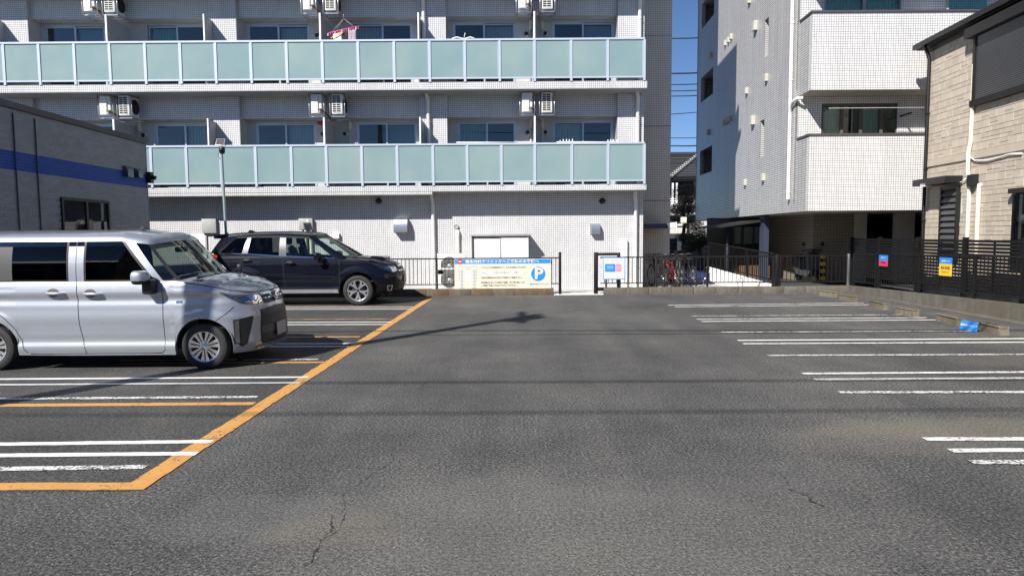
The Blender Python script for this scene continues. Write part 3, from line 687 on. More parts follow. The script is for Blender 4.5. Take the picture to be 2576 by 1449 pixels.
bx('map_line', sx0 + .08 * SW, sx0 + .62 * SW, BY - .0125, BY - .004, sz0 + .21 * SH, sz0 + .225 * SH, 'ink_grey', nb_)
bx('map_line', sx0 + .86 * SW, sx0 + .868 * SW, BY - .0125, BY - .004, sz0 + .27 * SH, sz0 + .78 * SH, 'ink_grey', nb_)
for body, u, v, s_, mt, sx_ in [('お車でご来院の患者さまへ', .47, .84, .062, 'sign_crimson', .95), ('徳永内科', .315, .575, .085, 'sign_white', .8), ('クリニック', .315, .49, .075, 'sign_white', .8), ('調剤薬局', .69, .53, .055, 'sign_white', .8), ('現在地', .68, .11, .055, 'sign_crimson', 1.1)]:
    text('lettering', body, s_ * SH, (sx0 + u * SW, BY - .0165, sz0 + v * SH), mt, nb_, sx=sx_)
bx('bracket', sx0 + .72 * SW, sx0 + .80 * SW, BY + .012, BY + .04, KT, sz0 + .3, 'black_fence', nb_)
# ------------------------------------------------------------------ apartment building
YB, YW, YM, YR, YT = 19.6, 20.25, 20.38, 20.80, 21.8       # balcony front, ground wall and pillars, beam, window wall, stair tower
XE = AX(1618, 500, YW); XT = AX(1688, 300, YT); XW = -19.0
ab = root('apartment_building', (0, YW, 0), 'white tiled apartment block with frosted glass balconies', 'building')
S2T, S2B = AZ(1288, 466, YB), AZ(1288, 480, YB)
FLR = AZ(1288, 206, YB) - S2T
TOP = 13.2
bx('ground_wall', XW, XE, YW, YR, 0, S2B, 'tile_white', ab)
bx('rear_volume', XW, XE - .01, YR + .9, 30, 0, 11.9, 'white_wall', ab)
bx('stair_tower', XE - .3, XT, YT, 30.05, 0, TOP, 'tile_tower', ab)
bx('penthouse', XE - 2.5, XT - .004, 24.4, 30, TOP, 17.5, 'tile_tower', ab)
for py in (90, 318, 505): bx('expansion_joint', XE + .02, XT + .002, YT - .004, YT + .02, AZ(1650, py, YT) - .008, AZ(1650, py, YT) + .008, 'dark_wall', ab)
XS = AX(1628, 210, YB)
PIL = [(-500, -434), (20, 86), (538, 604), (1057, 1125), (1553, 1618)]
WIN = {0: [(-126, 19, 1), (120, 290, 0), (393, 539, 1), (647, 792, 1), (900, 1046, 1), (1154, 1296, 0), (1393, 1540, 0)],
       1: [(-126, 19, 1), (130, 275, 1), (383, 529, 0), (634, 783, 1), (895, 1040, 0), (1145, 1296, 1), (1392, 1541, 1)]}
WIN[2] = WIN[0]
PCL = {0: AZ(1288, 300, YR), }
for fl in (0, 1, 2):
    zt = S2T + fl * FLR; zb = zt + FLR - (S2T - S2B)
    tb = .20 if fl else (S2T - S2B)
    sl_ = bx('balcony_slab', XW, XS, YB, YR + .9, zt - tb, zt, 'tile_white', ab)
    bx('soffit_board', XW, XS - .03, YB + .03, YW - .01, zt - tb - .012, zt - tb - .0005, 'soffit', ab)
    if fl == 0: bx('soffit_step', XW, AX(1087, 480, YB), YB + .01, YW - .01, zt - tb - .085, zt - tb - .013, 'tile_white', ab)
    # window wall, beam, pillars
    hb = zt + 2.02                                         # beam underside
    ww = MB(); xs_w = [(AX(a, 330, YR), AX(c, 330, YR)) for a, c, _ in WIN[fl]]
    x = XW
    for (a, c) in xs_w:
        ww.box(x, a, YR, YR + .12, zt, zb - .02); ww.box(a, c, YR, YR + .12, zt + 1.94, zb - .02); x = c
    ww.box(x, XE, YR, YR + .12, zt, zb - .02); ww.build('window_wall', 'white_wall', ab)
    bx('beam', XW, XE - .002, YM, YR - .002, hb, zb - .015, 'tile_white', ab)
    for (a, c) in PIL:
        x0, x1 = AX(a, 330, YW), AX(c, 330, YW)
        if x1 > XE - .2: x1 = XE
        bx('pillar', x0, x1, YW, YR - .001, zt + .002, zb - .013, 'tile_white', ab)
        if x1 < XE - .2:
            pt = bx('partition_frame', x0 + .05, x0 + .085, YB + .10, YB + .135, zt + .04, zt + 1.92, 'alu_white', ab)
            bx('partition_board', x0 + .055, x0 + .080, YB + .136, YW - .01, zt + .06, zt + 1.90, 'partition_grey', pt)
    for (a, c, left_dark), (x0, x1) in zip(WIN[fl], xs_w):
        z0, z1 = zt + .02, zt + 1.94
        wn = bx('window', x0, x1, YR + .06, YR + .10, z0, z0 + .05, 'alu', ab)
        xm = (x0 + x1) / 2
        for (u0, u1, dy, nm) in ((x0, xm + .02, 0 if left_dark else .035, 'l'), (xm - .02, x1, .035 if left_dark else 0, 'r')):
            q = MB(); y0, y1 = YR + .005 + dy, YR + .035 + dy
            q.box(u0, u0 + .045, y0, y1, z0, z1); q.box(u1 - .045, u1, y0, y1, z0, z1); q.box(u0 + .045, u1 - .045, y0, y1, z1 - .05, z1); q.box(u0 + .045, u1 - .045, y0, y1, z0, z0 + .08)
            q.build('sash', 'alu', wn)
            dark = (nm == 'l') == bool(left_dark)
            bx('pane', u0 + .045, u1 - .045, y0 + .012, y0 + .018, z0 + .08, z1 - .05, 'win_glass', wn)
            bx('insect_screen' if dark else 'curtain', u0 + .05, u1 - .05, y1 + (.002 if dark else .10), y1 + (.008 if dark else .12), z0 + .08, z1 - .05, 'screen_net' if dark else ('curtain_pale', 'curtain_cream', 'curtain_pale', 'curtain_blue', 'curtain_green')[(fl * 3 + int(a) // 250) % 5], wn)
        q = MB(); q.box(x0 - .03, x0, YR - .012, YR + .05, z0, z1 + .03); q.box(x1, x1 + .03, YR - .012, YR + .05, z0, z1 + .03); q.box(x0, x1, YR - .012, YR + .05, z1, z1 + .03); q.build('frame', 'alu', wn)
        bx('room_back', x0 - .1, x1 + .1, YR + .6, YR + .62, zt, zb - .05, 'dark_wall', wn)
    # railing: posts, rails, frosted panes
    if fl < 2:
        rl = bx('railing_top_rail', XW, AX(1622, 100 if fl else 366, YB), YB - .03, YB + .045, zt + 1.115, zt + 1.165, 'alu', ab)
        bx('bottom_rail', XW, XS - .07, YB - .012, YB + .03, zt + .085, zt + .125, 'alu', rl)
        pxs = [1621 - 89.7 * k for k in range(4)] ; 
        pxs = [1621, 1529, 1437, 1345, 1257, 1169.5, 1081, 992, 901.7, 811.8, 722, 632, 543, 454.4, 366, 277, 188, 99, 10, -79, -168, -257] if fl else [1621, 1530, 1439, 1346, 1262, 1176, 1090, 1000, 911, 822, 734, 644, 557, 470, 381, 292, 203, 114, 25, -64, -153, -242]
        xp = [AX(p, 150 if fl else 410, YB) for p in pxs]
        for k, x in enumerate(xp):
            ubox('railing_post', x - .032, x + .032, YB - .024, YB + .028, zt + .001, zt + 1.115, 'alu', rl)
            if k + 1 < len(xp):
                ubox('frosted_pane', xp[k + 1] + .034, x - .034, YB - .004, YB + .006, zt + .126, zt + 1.113, 'frosted', rl)
                ubox('pane_bead', x - .050, x - .036, YB - .010, YB + .012, zt + .126, zt + 1.113, 'alu', rl)
    # party walls between neighbouring flats (seen edge-on between the hung air conditioners)
    for px in ((818, 1345) if fl != 1 else (815, 1345)) + ((292,) if fl == 0 else (286,)):
        x = AX(px, 330, YB + .2)
        pt = bx('partition_frame', x - .022, x + .022, YB + .08, YB + .12, zt + .03, zt + 1.92, 'alu_white', ab); bx('partition_board', x - .014, x + .014, YB + .121, YR - .001, zt + .03, zt + 1.90, 'partition_grey', pt)
        bx('door_panel_grey', x + .45, x + .452, YR - .003, YR + .001, zt, zt + .01, 'white_wall', ab) if False else None
    # round exhaust caps and pipe covers on the window wall
    for px in ((868, 1327, 1372, 361, 812) if fl == 0 else (805, 1325, 1372)):
        x = AX(px, 318, YR); z = zt + 1.62
        cap_ = MB().lathe([(.085, -.0), (.085, -.045), (.07, -.06), (.062, -.06)], (x, YR, z), 'y', 20).build('exhaust_cap', 'steel', ab, 40)
        MB().lathe([(.063, -.055), (.0, -.05)], (x, YR, z), 'y', 20).build('grille', 'dark_grille', cap_)
    for px in ((880, 1335, 1364, 352) if fl == 0 else (1335, 1364)):
        x = AX(px, 318, YR); sgn = 1
        q = MB(); q.tube([(x, YR - .03, zt + .05), (x, YR - .03, zt + 1.78)], .022, 8); q.build('drain_pipe', 'pvc_cream', ab)
        bx('pipe_cover', x - .035, x + .05, YR - .06, YR, zt + 1.74, zt + 2.0, 'pvc_cream', ab, .01)
# roof parapet and outline above the picture
bx('roof_slab', XW, XS, YB, 30, S2T + 3 * FLR - .2, S2T + 3 * FLR, 'tile_white', ab)
bx('parapet', XW, XE, YW - .3, YW - .15, S2T + 3 * FLR, S2T + 3 * FLR + .9, 'tile_white', ab)
# red alarm lamp
x = AX(806, 308, YR)
q = MB().lathe([(.0, -.12), (.04, -.118), (.07, -.10), (.085, -.06), (.09, 0)], (x, YR, AZ(806, 308, YR)), 'y', 20).build('alarm_lamp', 'red_lamp', ab, 60)
# downpipes
for (pt_, fls) in (((1068, 0), (1072, 95), 2), ((1075, 237), (1086, 362), 1), ((1086, 495), (1090, 735), 0), ((1607, 0), (1606, 95), 2), ((1606, 237), (1604, 357), 1), ((1602, 495), (1598, 720), 0))[:0]: pass
for xx, (xa, xb) in enumerate(((1072, 1088), (1606, 1599))):
    for fl in (0, 1, 2):
        x = AX((xb if fl == 0 else (xa + xb) / 2 if fl == 1 else xa), 400, YW); 
        zlo, zhi = (0, S2B - .02) if fl == 0 else (S2T + (fl - 1) * FLR, S2T + fl * FLR - .2)
        yy = YW - .075
        q = MB(); q.tube([(x, yy, zlo), (x, yy, zhi - .16), (x - .03, yy - .06, zhi - .05), (x - .03, yy - .06, zhi)], .052, 12)
        if fl == 0: q = MB(); q.tube([(x, yy, 0), (x, yy, zhi - .30), (x - .03, yy - .08, zhi - .16), (x - .03, yy - .08, zhi)], .052, 12)
        pp = q.build('downpipe', 'pvc', ab, 60)
        for f_ in (.25, .7): MB().lathe([(.056, -.012), (.06, -.012), (.06, .012), (.056, .012)], (x, yy, zlo + (zhi - zlo) * f_), 'z', 12).build('pipe_clip', 'pvc', pp)
# ground floor fittings -------------------------------------------------
def hood(px0, px1, py0, py1, d, mat='steel'):
    x0, x1 = AX(px0, 560, YW), AX(px1, 560, YW); z1, z0 = AZ((px0 + px1) / 2, py0, YW - d * .5), AZ((px0 + px1) / 2, py1, YW - d)
    h = z1 - z0; prof = [(0, z1), (-d * .45, z1), (-d * .75, z1 - h * .08), (-d * .93, z1 - h * .28), (-d, z1 - h * .55), (-d, z0), (0, z0 + h * .02)]
    q = MB(); i = len(q.v); k = len(prof)
    q.prism(prof, lambda u, v, w_: (x0 + w_, YW + u, v), x1 - x0)
    o = q.build('vent_hood', mat, ab, 35); bx('flange', x0 - .02, x1 + .02, YW - .008, YW - .0005, z0, z1 + .02, mat, o)
hood(993, 1027, 550, 585, .24); hood(1486, 1508, 564, 590, .17)
def wallbox(nm, px0, py0, px1, py1, d, mat, r=.008):
    x0, x1 = AX(px0, 570, YW - d), AX(px1, 570, YW - d); return bx(nm, x0, x1, YW - d, YW - .0005, AZ(px0, py1, YW - d), AZ(px0, py0, YW - d), mat, ab, r)
wallbox('meter_box', 507, 551, 543, 587, .10, 'grey_plastic'); wb = wallbox('meter_box', 751, 550, 786, 578, .12, 'grey_plastic')
x = AX(777, 558, YW); bx('dial', x - .04, x + .03, YW - .13, YW - .12, AZ(777, 567, YW), AZ(777, 553, YW), 'pvc_cream', wb)
for px in (758, 769, 781):
    x = AX(px, 580, YW - .06); q = MB(); q.tube([(x, YW - .06, 0), (x, YW - .06, AZ(px, 571, YW))], .045, 10); q.build('conduit', 'pvc_cream', ab, 60)
wallbox('junction_box', 835, 587, 852, 601, .10, 'white_plastic'); wallbox('access_panel', 480, 590, 518, 650, .03, 'white_plastic')
bx('cover_frame', AX(516, 600, YW - .03), AX(520, 600, YW - .03), YW - .04, YW, AZ(516, 635, YW), AZ(516, 590, YW), 'grey_plastic', ab)
for px, py in ((953, 506), (1515, 506)):
    x, z = AX(px, py, YW), AZ(px, py, YW)
    MB().lathe([(0, -.13), (.05, -.12), (.085, -.07), (.09, 0)], (x, YW, z), 'y', 18).build('wall_lamp', 'black_plastic', ab, 60)
x, z = AX(1148, 571, YW), AZ(1148, 571, YW)
o = MB().lathe([(.07, 0), (.075, -.03), (.068, -.045), (.055, -.045)], (x, YW, z), 'y', 20).build('exhaust_cap', 'steel', ab, 40)
MB().lathe([(.055, -.04), (0, -.035)], (x, YW, z), 'y', 20).build('cap_face', 'grey_plastic', o)
x = AX(1152, 600, YW)
q = MB(); q.tube([(x - .01, YW, AZ(1150, 583, YW)), (x - .01, YW - .05, AZ(1150, 583, YW)), (x, YW - .055, AZ(1150, 588, YW)), (x, YW - .055, AZ(1150, 600, YW)), (x, YW - .055, .1)], [.06, .062, .06, .052, .05], 12); q.build('pipe_cover', 'pvc_cream', ab, 60)
x0, x1 = AX(1560, 610, YW), AX(1573, 610, YW)
bx('duct_cover', x0, x1 + .05, YW - .10, YW - .001, 0, AZ(1565, 602, YW), 'white_plastic', ab, .02)
x0 = AX(1606, 600, YW)
# entrance canopy on the stair tower with flood light
cz = AZ(1650, 569, YT - .8)
cnp = bx('canopy', XE + .02, AX(1683, 570, YT - .8) , YT - .9, YT + .01, cz - .07, cz + .07, 'navy_post', ab)
fl_ = root('flood_light', (AX(1690, 567, YT - .8), YT - .8, cz), 'white flood light on an arm at the end of the entrance canopy', 'lamp')
fx, fz = AX(1688, 567, YT - .8), AZ(1688, 567, YT - .8)
q = MB(); q.prism([(-.16, .06), (.14, .09), (.15, -.07), (-.10, -.08)], lambda u, v, w_: (fx + u, YT - .95 + w_, fz + v), .22); q.build('lamp_head', 'alu_white', fl_)
q = MB(); q.tube([(fx + .14, YT - .8, fz), (fx + .30, YT - .8, fz + .0), (fx + .38, YT - .8, fz + .06)], .03, 8); q.build('arm', 'alu_white', fl_)
q = MB(); q.bbox(fx + .30, fx + .46, YT - .88, YT - .72, fz + .06, fz + .24, .02); q.build('sensor', 'pvc_cream', fl_)
bx('grille', fx - .10, fx + .12, YT - .93, YT - .75, fz - .11, fz - .08, 'alu_white', fl_)

# white storage cabinet behind the fence
YC = YW - .52
sc_ = root('storage_cabinet', (AX(1257, 700, YC), YC, 0), 'white two door outdoor storage cabinet with grey frame against the wall', 'cabinet')
x0, x1 = AX(1184, 600, YC), AX(1331, 600, YC); zt = AZ(1257, 589, YC)
bx('body', x0 + .06, x1 - .05, YC + .05, YW - .03, .02, zt - .05, 'white_plastic', sc_)
bx('roof', x0 - .03, x1 + .03, YC - .05, YW - .02, zt - .06, zt, 'grey_plastic', sc_, .012)
bx('frame', x0 + .03, x0 + .09, YC + .01, YC + .08, .02, zt - .06, 'trim_grey', sc_); bx('frame', x1 - .055, x1 - .02, YC + .01, YC + .08, .02, zt - .06, 'white_plastic', sc_)
xm = AX(1257, 620, YC)
bx('lintel', x0 + .09, x1 - .055, YC + .012, YC + .06, zt - .115, zt - .061, 'grey_plastic', sc_)
for a, c, dy in ((x0 + .09, xm, .02), (xm + .045, x1 - .055, .0)):
    dr = bx('door', a, c, YC + dy + .01, YC + dy + .035, .06, zt - .115, 'sign_white', sc_, .004)
    for f_ in (.18, .72): ubox('rib', a + (c - a) * f_, a + (c - a) * f_ + .012, YC + dy + .004, YC + dy + .012, .08, zt - .16, 'white_plastic', dr)
bx('mullion', xm, xm + .045, YC + .0, YC + .06, .06, zt - .115, 'grey_plastic', sc_)

# air conditioners ---------------------------------------------------------
def hung_ac(px, fl, grille, label, grp):
    zt = S2T + (fl + 1) * FLR - .2; x = AX(px, 260, YB + .3); w2, dep, h = .15, .78, .56
    z1 = zt - .04; z0 = z1 - h; y0 = YB + .28
    rt = root('air_conditioner', (x, y0, z0), label, 'air conditioner', grp)
    bx('casing', x - w2, x + w2, y0, y0 + dep, z0, z1, 'white_plastic', rt, .02)
    if grille:
        gr = bx('coil_recess', x - w2 + .025, x + w2 - .055, y0 - .004, y0 + .01, z0 + .05, z1 - .04, 'dark_grille', rt)
        for k in range(9):
            z = z0 + .05 + k * (h - .09) / 8; ubox('grille_bar', x - w2 + .02, x + w2 - .05, y0 - .010, y0 - .002, z - .006, z + .006, 'white_plastic', gr)
        ubox('grille_bar', x - .022, x - .010, y0 - .012, y0 - .002, z0 + .05, z1 - .04, 'white_plastic', gr)
        q = MB().lathe([(.20, 0), (.21, .02), (.0, .015)], (x + w2, y0 + .30, (z0 + z1) / 2), 'x', 24).build('fan_grille', 'dark_grille', rt)
    else:
        cv = bx('valve_cover', x - w2 + .01, x + .055, y0 - .035, y0 + .01, z0 + .02, z1 - .13, 'white_plastic', rt, .012)
        bx('handle', x - .03, x + .04, y0 - .05, y0 - .02, z1 - .15, z1 - .11, 'white_plastic', cv); bx('valve', x + .075, x + .12, y0 - .06, y0 + .01, z0 + .03, z0 + .10, 'steel', cv)
        q = MB(); q.tube([(x + .06, y0 - .03, z0 + .12), (x + .14, y0 - .05, z0 + .13), (x + .22, y0 + .1, z0 + .06), (x + .26, y0 + .5, z0 - .04)], .025, 8); q.build('hose', 'wood_brown', rt)
    for sx_ in (-1, 1):                                     # hanger frame
        q = MB(); xx = x + sx_ * (w2 + .06)
        q.tube([(xx, y0 + .02, zt - .01), (xx, y0 + .02, z0 - .04), (xx, y0 + .05, z0 - .06), (xx, y0 + dep, z0 - .06), (xx, y0 + dep + .02, zt - .01)], .014, 6); q.build('hanger', 'steel', rt)
    for yy in (y0 + .06, y0 + dep - .1): ubox('carrier', x - w2 - .06, x + w2 + .06, yy, yy + .05, z0 - .07, z0 - .04, 'steel', rt)
GRP = 'air conditioners hung under the balcony slabs'
for fl, pr_ in ((0, ((265, 312, 'behind the blue striped building'), (796, 848, 'beside the red alarm lamp'), (1326, 1376, 'over the balcony with clothes pegs'))), (1, ((238, 288, 'at the far end'), (783, 838, 'above the pink clothes hanger'), (1319, 1378, 'above the white hanger')))):
    for a, c, wh in pr_:
        fn = 'lower' if fl == 0 else 'upper'
        hung_ac(a, fl, False, f'hung air conditioner with valve cover, {fn} balcony row, {wh}', GRP)
        hung_ac(c, fl, True, f'hung air conditioner with open coil grille, {fn} balcony row, {wh}', GRP)
def floor_ac(x0, z0, label, yy):
    h, w_ = .58, .80
    rt = root('air_conditioner', (x0, yy, z0), label, 'air conditioner', 'stacked air conditioners by the cabinet')
    bx('casing', x0, x0 + w_, yy, yy + .3, z0, z0 + h, 'white_plastic', rt, .015)
    bx('top_cover', x0 - .012, x0 + w_ + .012, yy - .012, yy + .31, z0 + h - .04, z0 + h + .012, 'sign_white', rt, .008)
    c = (x0 + .33, yy, z0 + h / 2 - .02)
    MB().lathe([(.235, -.004), (.0, -.004)], c, 'y', 32).build('fan_opening', 'dark_grille', rt)
    q = MB()
    for r_ in (.05, .09, .13, .17, .21, .24): q.lathe([(r_ - .004, -.014), (r_ + .004, -.014)], c, 'y', 32)
    for k in range(30):
        a = k * math.pi / 15; q.tube([(c[0] + .04 * math.cos(a), c[1] - .012, c[2] + .04 * math.sin(a)), (c[0] + .15 * math.cos(a + .25), c[1] - .012, c[2] + .15 * math.sin(a + .25)), (c[0] + .235 * math.cos(a + .35), c[1] - .012, c[2] + .235 * math.sin(a + .35))], .0035, 4)
    q.build('fan_guard', 'grey_plastic', rt)
    MB().lathe([(0, -.02), (.035, -.018), (.04, -.01)], c, 'y', 16).build('hub', 'white_plastic', rt)
    for xx in (x0 + .08, x0 + w_ - .14): bx('foot', xx, xx + .06, yy + .02, yy + .28, z0 - .10, z0 + .001, 'black_plastic', rt)
YA = YW - .75; xa = AX(1101, 690, YA)
zt_ = AZ(1120, 641, YA); st = bx('rack', xa - .04, xa + .86, YA + .02, YA + .34, zt_ - .70, zt_ - .665, 'steel', None)
tag(st, 'steel shelf carrying the upper of two stacked air conditioners', 'rack')
for xx in (xa - .04, xa + .83):
    for yy in (YA + .02, YA + .31): bx('leg', xx, xx + .03, yy, yy + .03, 0, zt_ - .699, 'steel', st)
floor_ac(xa, zt_ - .565, 'upper of two stacked air conditioners beside the cream pipe cover', YA); floor_ac(xa, .10, 'lower of two stacked air conditioners, under the steel shelf', YA)
# laundry -------------------------------------------------------------------
z3 = S2T + FLR; YL = YB + .25
rz_ = AZ(868, 78, YL)
hg = root('laundry_hanger', (AX(868, 90, YL), YL, rz_), 'pink octopus laundry hanger with clothes on the upper balcony', 'laundry hanger')
cx_ = AX(868, 90, YL)
def tilt(u, v): return Vector((cx_ + u, YL + v, rz_ + u * .22 + v * .05))
q = MB(); loop = [(-.42, -.14), (.30, -.14), (.42, 0), (.30, .14), (-.42, .14), (-.48, 0), (-.42, -.14)]
q.tube([tilt(*p) for p in loop], .014, 6)
for u in (-.3, -.15, 0, .15, .3): q.tube([tilt(u, -.14), tilt(u, .14)], .009, 5)
q.build('frame', 'pink_plastic', hg)
q = MB()
for p in ((-.35, -.12), (.3, -.12), (.3, .12), (-.35, .12)): q.tube([tilt(*p), (cx_ - .03, YL, rz_ + .33)], .005, 4)
q.tube([(cx_ - .03, YL, rz_ + .33), (cx_ - .03, YL, rz_ + .45)], .008, 5); q.build('cord', 'grey_plastic', hg)
pgm = None
for k in range(14):
    u = -.44 + k * .065; a = tilt(u, -.14)
    ubox('peg', a.x - .008, a.x + .008, a.y - .012, a.y + .008, a.z - .075, a.z - .005, 'pink_plastic' if k % 3 else 'sign_white', hg)
def cloth(nm, u0, u1, drop, mat, v=-.13):
    a, c = tilt(u0, v), tilt(u1, v); q = MB(); nx, nz = 8, 6
    P_ = [[Vector((a.x + (c.x - a.x) * i / nx, YL + v + .02 * math.sin(i * 1.7 + j * .3) * (j / nz), (a.z + (c.z - a.z) * i / nx - .06) - drop * j / nz)) for i in range(nx + 1)] for j in range(nz + 1)]
    for j in range(nz):
        for i in range(nx): q.face([P_[j][i], P_[j][i + 1], P_[j + 1][i + 1], P_[j + 1][i]], 0, True)
    o = q.build(nm, mat, hg); md = o.modifiers.new('thick', 'SOLIDIFY'); md.thickness = .006; return o
cloth('towel', -.30, -.06, .34, 'cloth_white'); cloth('garment', -.05, .12, .36, 'cloth_black'); cloth('garment', .12, .34, .42, 'cloth_mauve')
q = MB(); q.tube([tilt(-.36, -.17) + Vector((0, 0, -.16)), tilt(-.08, -.17) + Vector((0, 0, -.09))], [.012, .016], 6)
q.lathe([(.022, -.008), (.034, -.008), (.034, .008), (.022, .008), (.022, -.008)], tilt(-.05, -.17) + Vector((0, 0, -.075)), 'y', 14); q.build('hanger_hook', 'yellow_plastic', hg)
gpk = AX(838, 96, YL); o = MB().tube([(gpk, YL, AZ(838, 104, YL) - .1), (gpk, YL, AZ(838, 96, YL)), (gpk + .005, YL, AZ(838, 90, YL))], [.03, .03, .012], 8).build('green_bottle', 'green_plastic')
tag(o, 'small green bottle standing by the upper balcony rail', 'bottle')
hx, hz_ = AX(1167, 97, YL), AZ(1167, 98, YL)
q = MB(); q.tube([(hx - .33, YL, hz_), (hx - .2, YL - .04, hz_ + .03), (hx, YL, hz_ - .01), (hx + .18, YL + .04, hz_ + .05), (hx + .3, YL, hz_)], .016, 6); q.tube([(hx, YL, hz_ - .01), (hx + .02, YL, hz_ + .10), (hx + .045, YL, hz_ + .13), (hx + .02, YL, hz_ + .15)], .009, 6)
q.tube([(hx - .25, YL + .03, hz_ - .03), (hx + .25, YL + .03, hz_ - .01)], .012, 6); tag(q.build('folding_hanger', 'cloth_white'), 'white folding laundry hanger lying over the upper balcony rail', 'laundry hanger')
# drying poles and pegs over the lower rail
def dry_pole(px0, px1, py, label, pegs=()):
    yy = YB + .12; a, c = A(px0, py, yy), A(px1, py, yy); rt = root('drying_pole', a, label, 'pole')
    q = MB(); q.tube([a, c], .016, 8); q.build('pole', 'alu_white', rt)
    for px in (px0 + (px1 - px0) * .12, px0 + (px1 - px0) * .88):
        p = A(px, py, yy); q = MB(); q.tube([p + Vector((0, 0, -.12)), p + Vector((0, 0, .04)), p + Vector((0, .03, .07))], .008, 6); q.build('bracket', 'trim_grey', rt)
    for px in pegs:
        p = A(px, py, yy); ubox('peg', p.x - .012, p.x + .012, p.y - .02, p.y + .02, p.z - .01, p.z + random.uniform(.05, .09), 'sign_white', rt)
dry_pole(745, 850, 368, 'thin drying pole over the lower rail under the red lamp')
dry_pole(1148, 1296, 359, 'thin drying pole over the lower rail before the third window')
dry_pole(1400, 1550, 358, 'drying pole with white clothes pegs over the lower rail', (1409, 1417, 1425, 1432, 1440, 1529, 1536, 1542, 1552))

# ------------------------------------------------------------------ tiled block across the passage
Y0 = 19.0; TD = Vector((.040, 1, 0)).normalized(); X0 = (2028 - 1288) / 1740 * Y0
tb_ = root('tiled_block', (X0, Y0, 0), 'white tiled block raised over a dark parking hall', 'building')
def wl(y): return X0 + .040 * (y - Y0)
YE = 32.6; XR2 = 21.0
zs = AZ(2028, 530.6, Y0); zc1 = AZ(2031, 342, Y0); zs2 = AZ(2025, 227, Y0); FH2 = zs2 - zs
BDp = .85; YWN = Y0 + BDp
def skew(q, mat, nm, par=tb_, auto=None): return q.build(nm, mat, par, auto)
def slab(q, y0, y1, z0, z1, x1, dx=0.0):
    """block whose left face follows the slightly turned side wall"""
    a, c = wl(y0) + dx, wl(y1) + dx
    P_ = [(a, y0), (x1, y0), (x1, y1), (c, y1)]
    lo = [(*p, z0) for p in P_]; hi = [(*p, z1) for p in P_]
    q.face(lo[::-1]); q.face(hi)
    for j in range(4): q.face([lo[j], lo[(j + 1) % 4], hi[(j + 1) % 4], hi[j]])
    return q
NF = 4
def swall(px, py): return onwall(px, py, Vector((X0, Y0, 0)), TD)
# side wall with real openings: slots and the corridor windows
holes = []
for (pxa, pya, pxb, pyb) in ((1922, 51, 1930, 144), (1916, 302, 1924, 396)):       # slit recesses (one per storey)
    t0 = swall((pxa + pxb) / 2 + 5, 200)[0]; t1 = swall((pxa + pxb) / 2 - 5, 200)[0]
    z1 = swall((pxa + pxb) / 2, pya)[1]; z0 = swall((pxa + pxb) / 2, pyb)[1]; holes.append((t0, t1, z0, z1, 'slit'))
for (xr_, xl_, yt, yb_) in ((1803 - 8, 1766, 190 - 22, 300 - 28), (1795 - 2, 1762, 396, 475)):
    pass
for k in range(3):                                                               # corridor openings
    t0 = swall(1791, 400)[0]; t1 = swall(1761, 400)[0]
    zt_o = swall(1791, 366)[1] + (k) * FH2; zb_o = swall(1791, 432)[1] + k * FH2; holes.append((t0, t1, zb_o, zt_o, 'open'))
def side_wall(holes, t0, t1, z0, z1, mat):
    ts_ = sorted({t0, t1, *[h[0] for h in holes], *[h[1] for h in holes]}); zz = sorted({z0, z1, *[h[2] for h in holes if z0 < h[2] < z1], *[h[3] for h in holes if z0 < h[3] < z1]})
    q = MB(); o = Vector((X0, Y0, 0)); nrm = Vector((TD.y, -TD.x, 0))
    for i in range(len(ts_) - 1):
        for j in range(len(zz) - 1):
            tc, zc = (ts_[i] + ts_[i + 1]) / 2, (zz[j] + zz[j + 1]) / 2
            if any(h[0] < tc < h[1] and h[2] < zc < h[3] for h in holes): continue
            c = [o + TD * ts_[i], o + TD * ts_[i + 1]]
            q.face([(c[0].x, c[0].y, zz[j]), (c[1].x, c[1].y, zz[j]), (c[1].x, c[1].y, zz[j + 1]), (c[0].x, c[0].y, zz[j + 1])])
    for (a, c, z0_, z1_, kd) in holes:
        dep = .22 if kd == 'slit' else .18; pa, pc = o + TD * a, o + TD * c; ia, ic = pa + nrm * dep, pc + nrm * dep
        for (p, r_) in ((pa, ia), (pc, ic)): q.face([(p.x, p.y, z0_), (r_.x, r_.y, z0_), (r_.x, r_.y, z1_), (p.x, p.y, z1_)])
        for z in (z0_, z1_): q.face([(pa.x, pa.y, z), (pc.x, pc.y, z), (ic.x, ic.y, z), (ia.x, ia.y, z)])
        if kd == 'slit': q.face([(ia.x, ia.y, z0_), (ic.x, ic.y, z0_), (ic.x, ic.y, z1_), (ia.x, ia.y, z1_)])
    return q
ztop = zs + NF * FH2
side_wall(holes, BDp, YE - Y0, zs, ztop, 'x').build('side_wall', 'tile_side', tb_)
q = MB(); slab(q, YE - .2, YE, zs, ztop, XR2, .0); q.build('rear_wall', 'tile_beige_white', tb_)
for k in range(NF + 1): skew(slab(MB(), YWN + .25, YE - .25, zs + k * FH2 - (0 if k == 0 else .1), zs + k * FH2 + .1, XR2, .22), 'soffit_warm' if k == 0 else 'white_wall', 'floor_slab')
skew(slab(MB(), YE - 6.0, YE - 5.9, zs + .12, ztop, wl(YE) + 3, .24), 'tile_beige_white', 'corridor_wall')
q = MB(); q.box(wl(YE) + 1.9, wl(YE) + 2.0, YE - 5.8, YE - .3, zs + .12, ztop); q.build('corridor_wall', 'dark_wall', tb_)
for (a, c, z0_, z1_, kd) in holes:
    if kd == 'open':
        o_ = Vector((X0, Y0, 0)); pa, pc = o_ + TD * a, o_ + TD * c
        q = MB(); q.tube([(pa.x + .02, pa.y, z0_ + .012), (pc.x + .02, pc.y, z0_ + .012)], .018, 6); q.build('sill', 'alu', tb_)
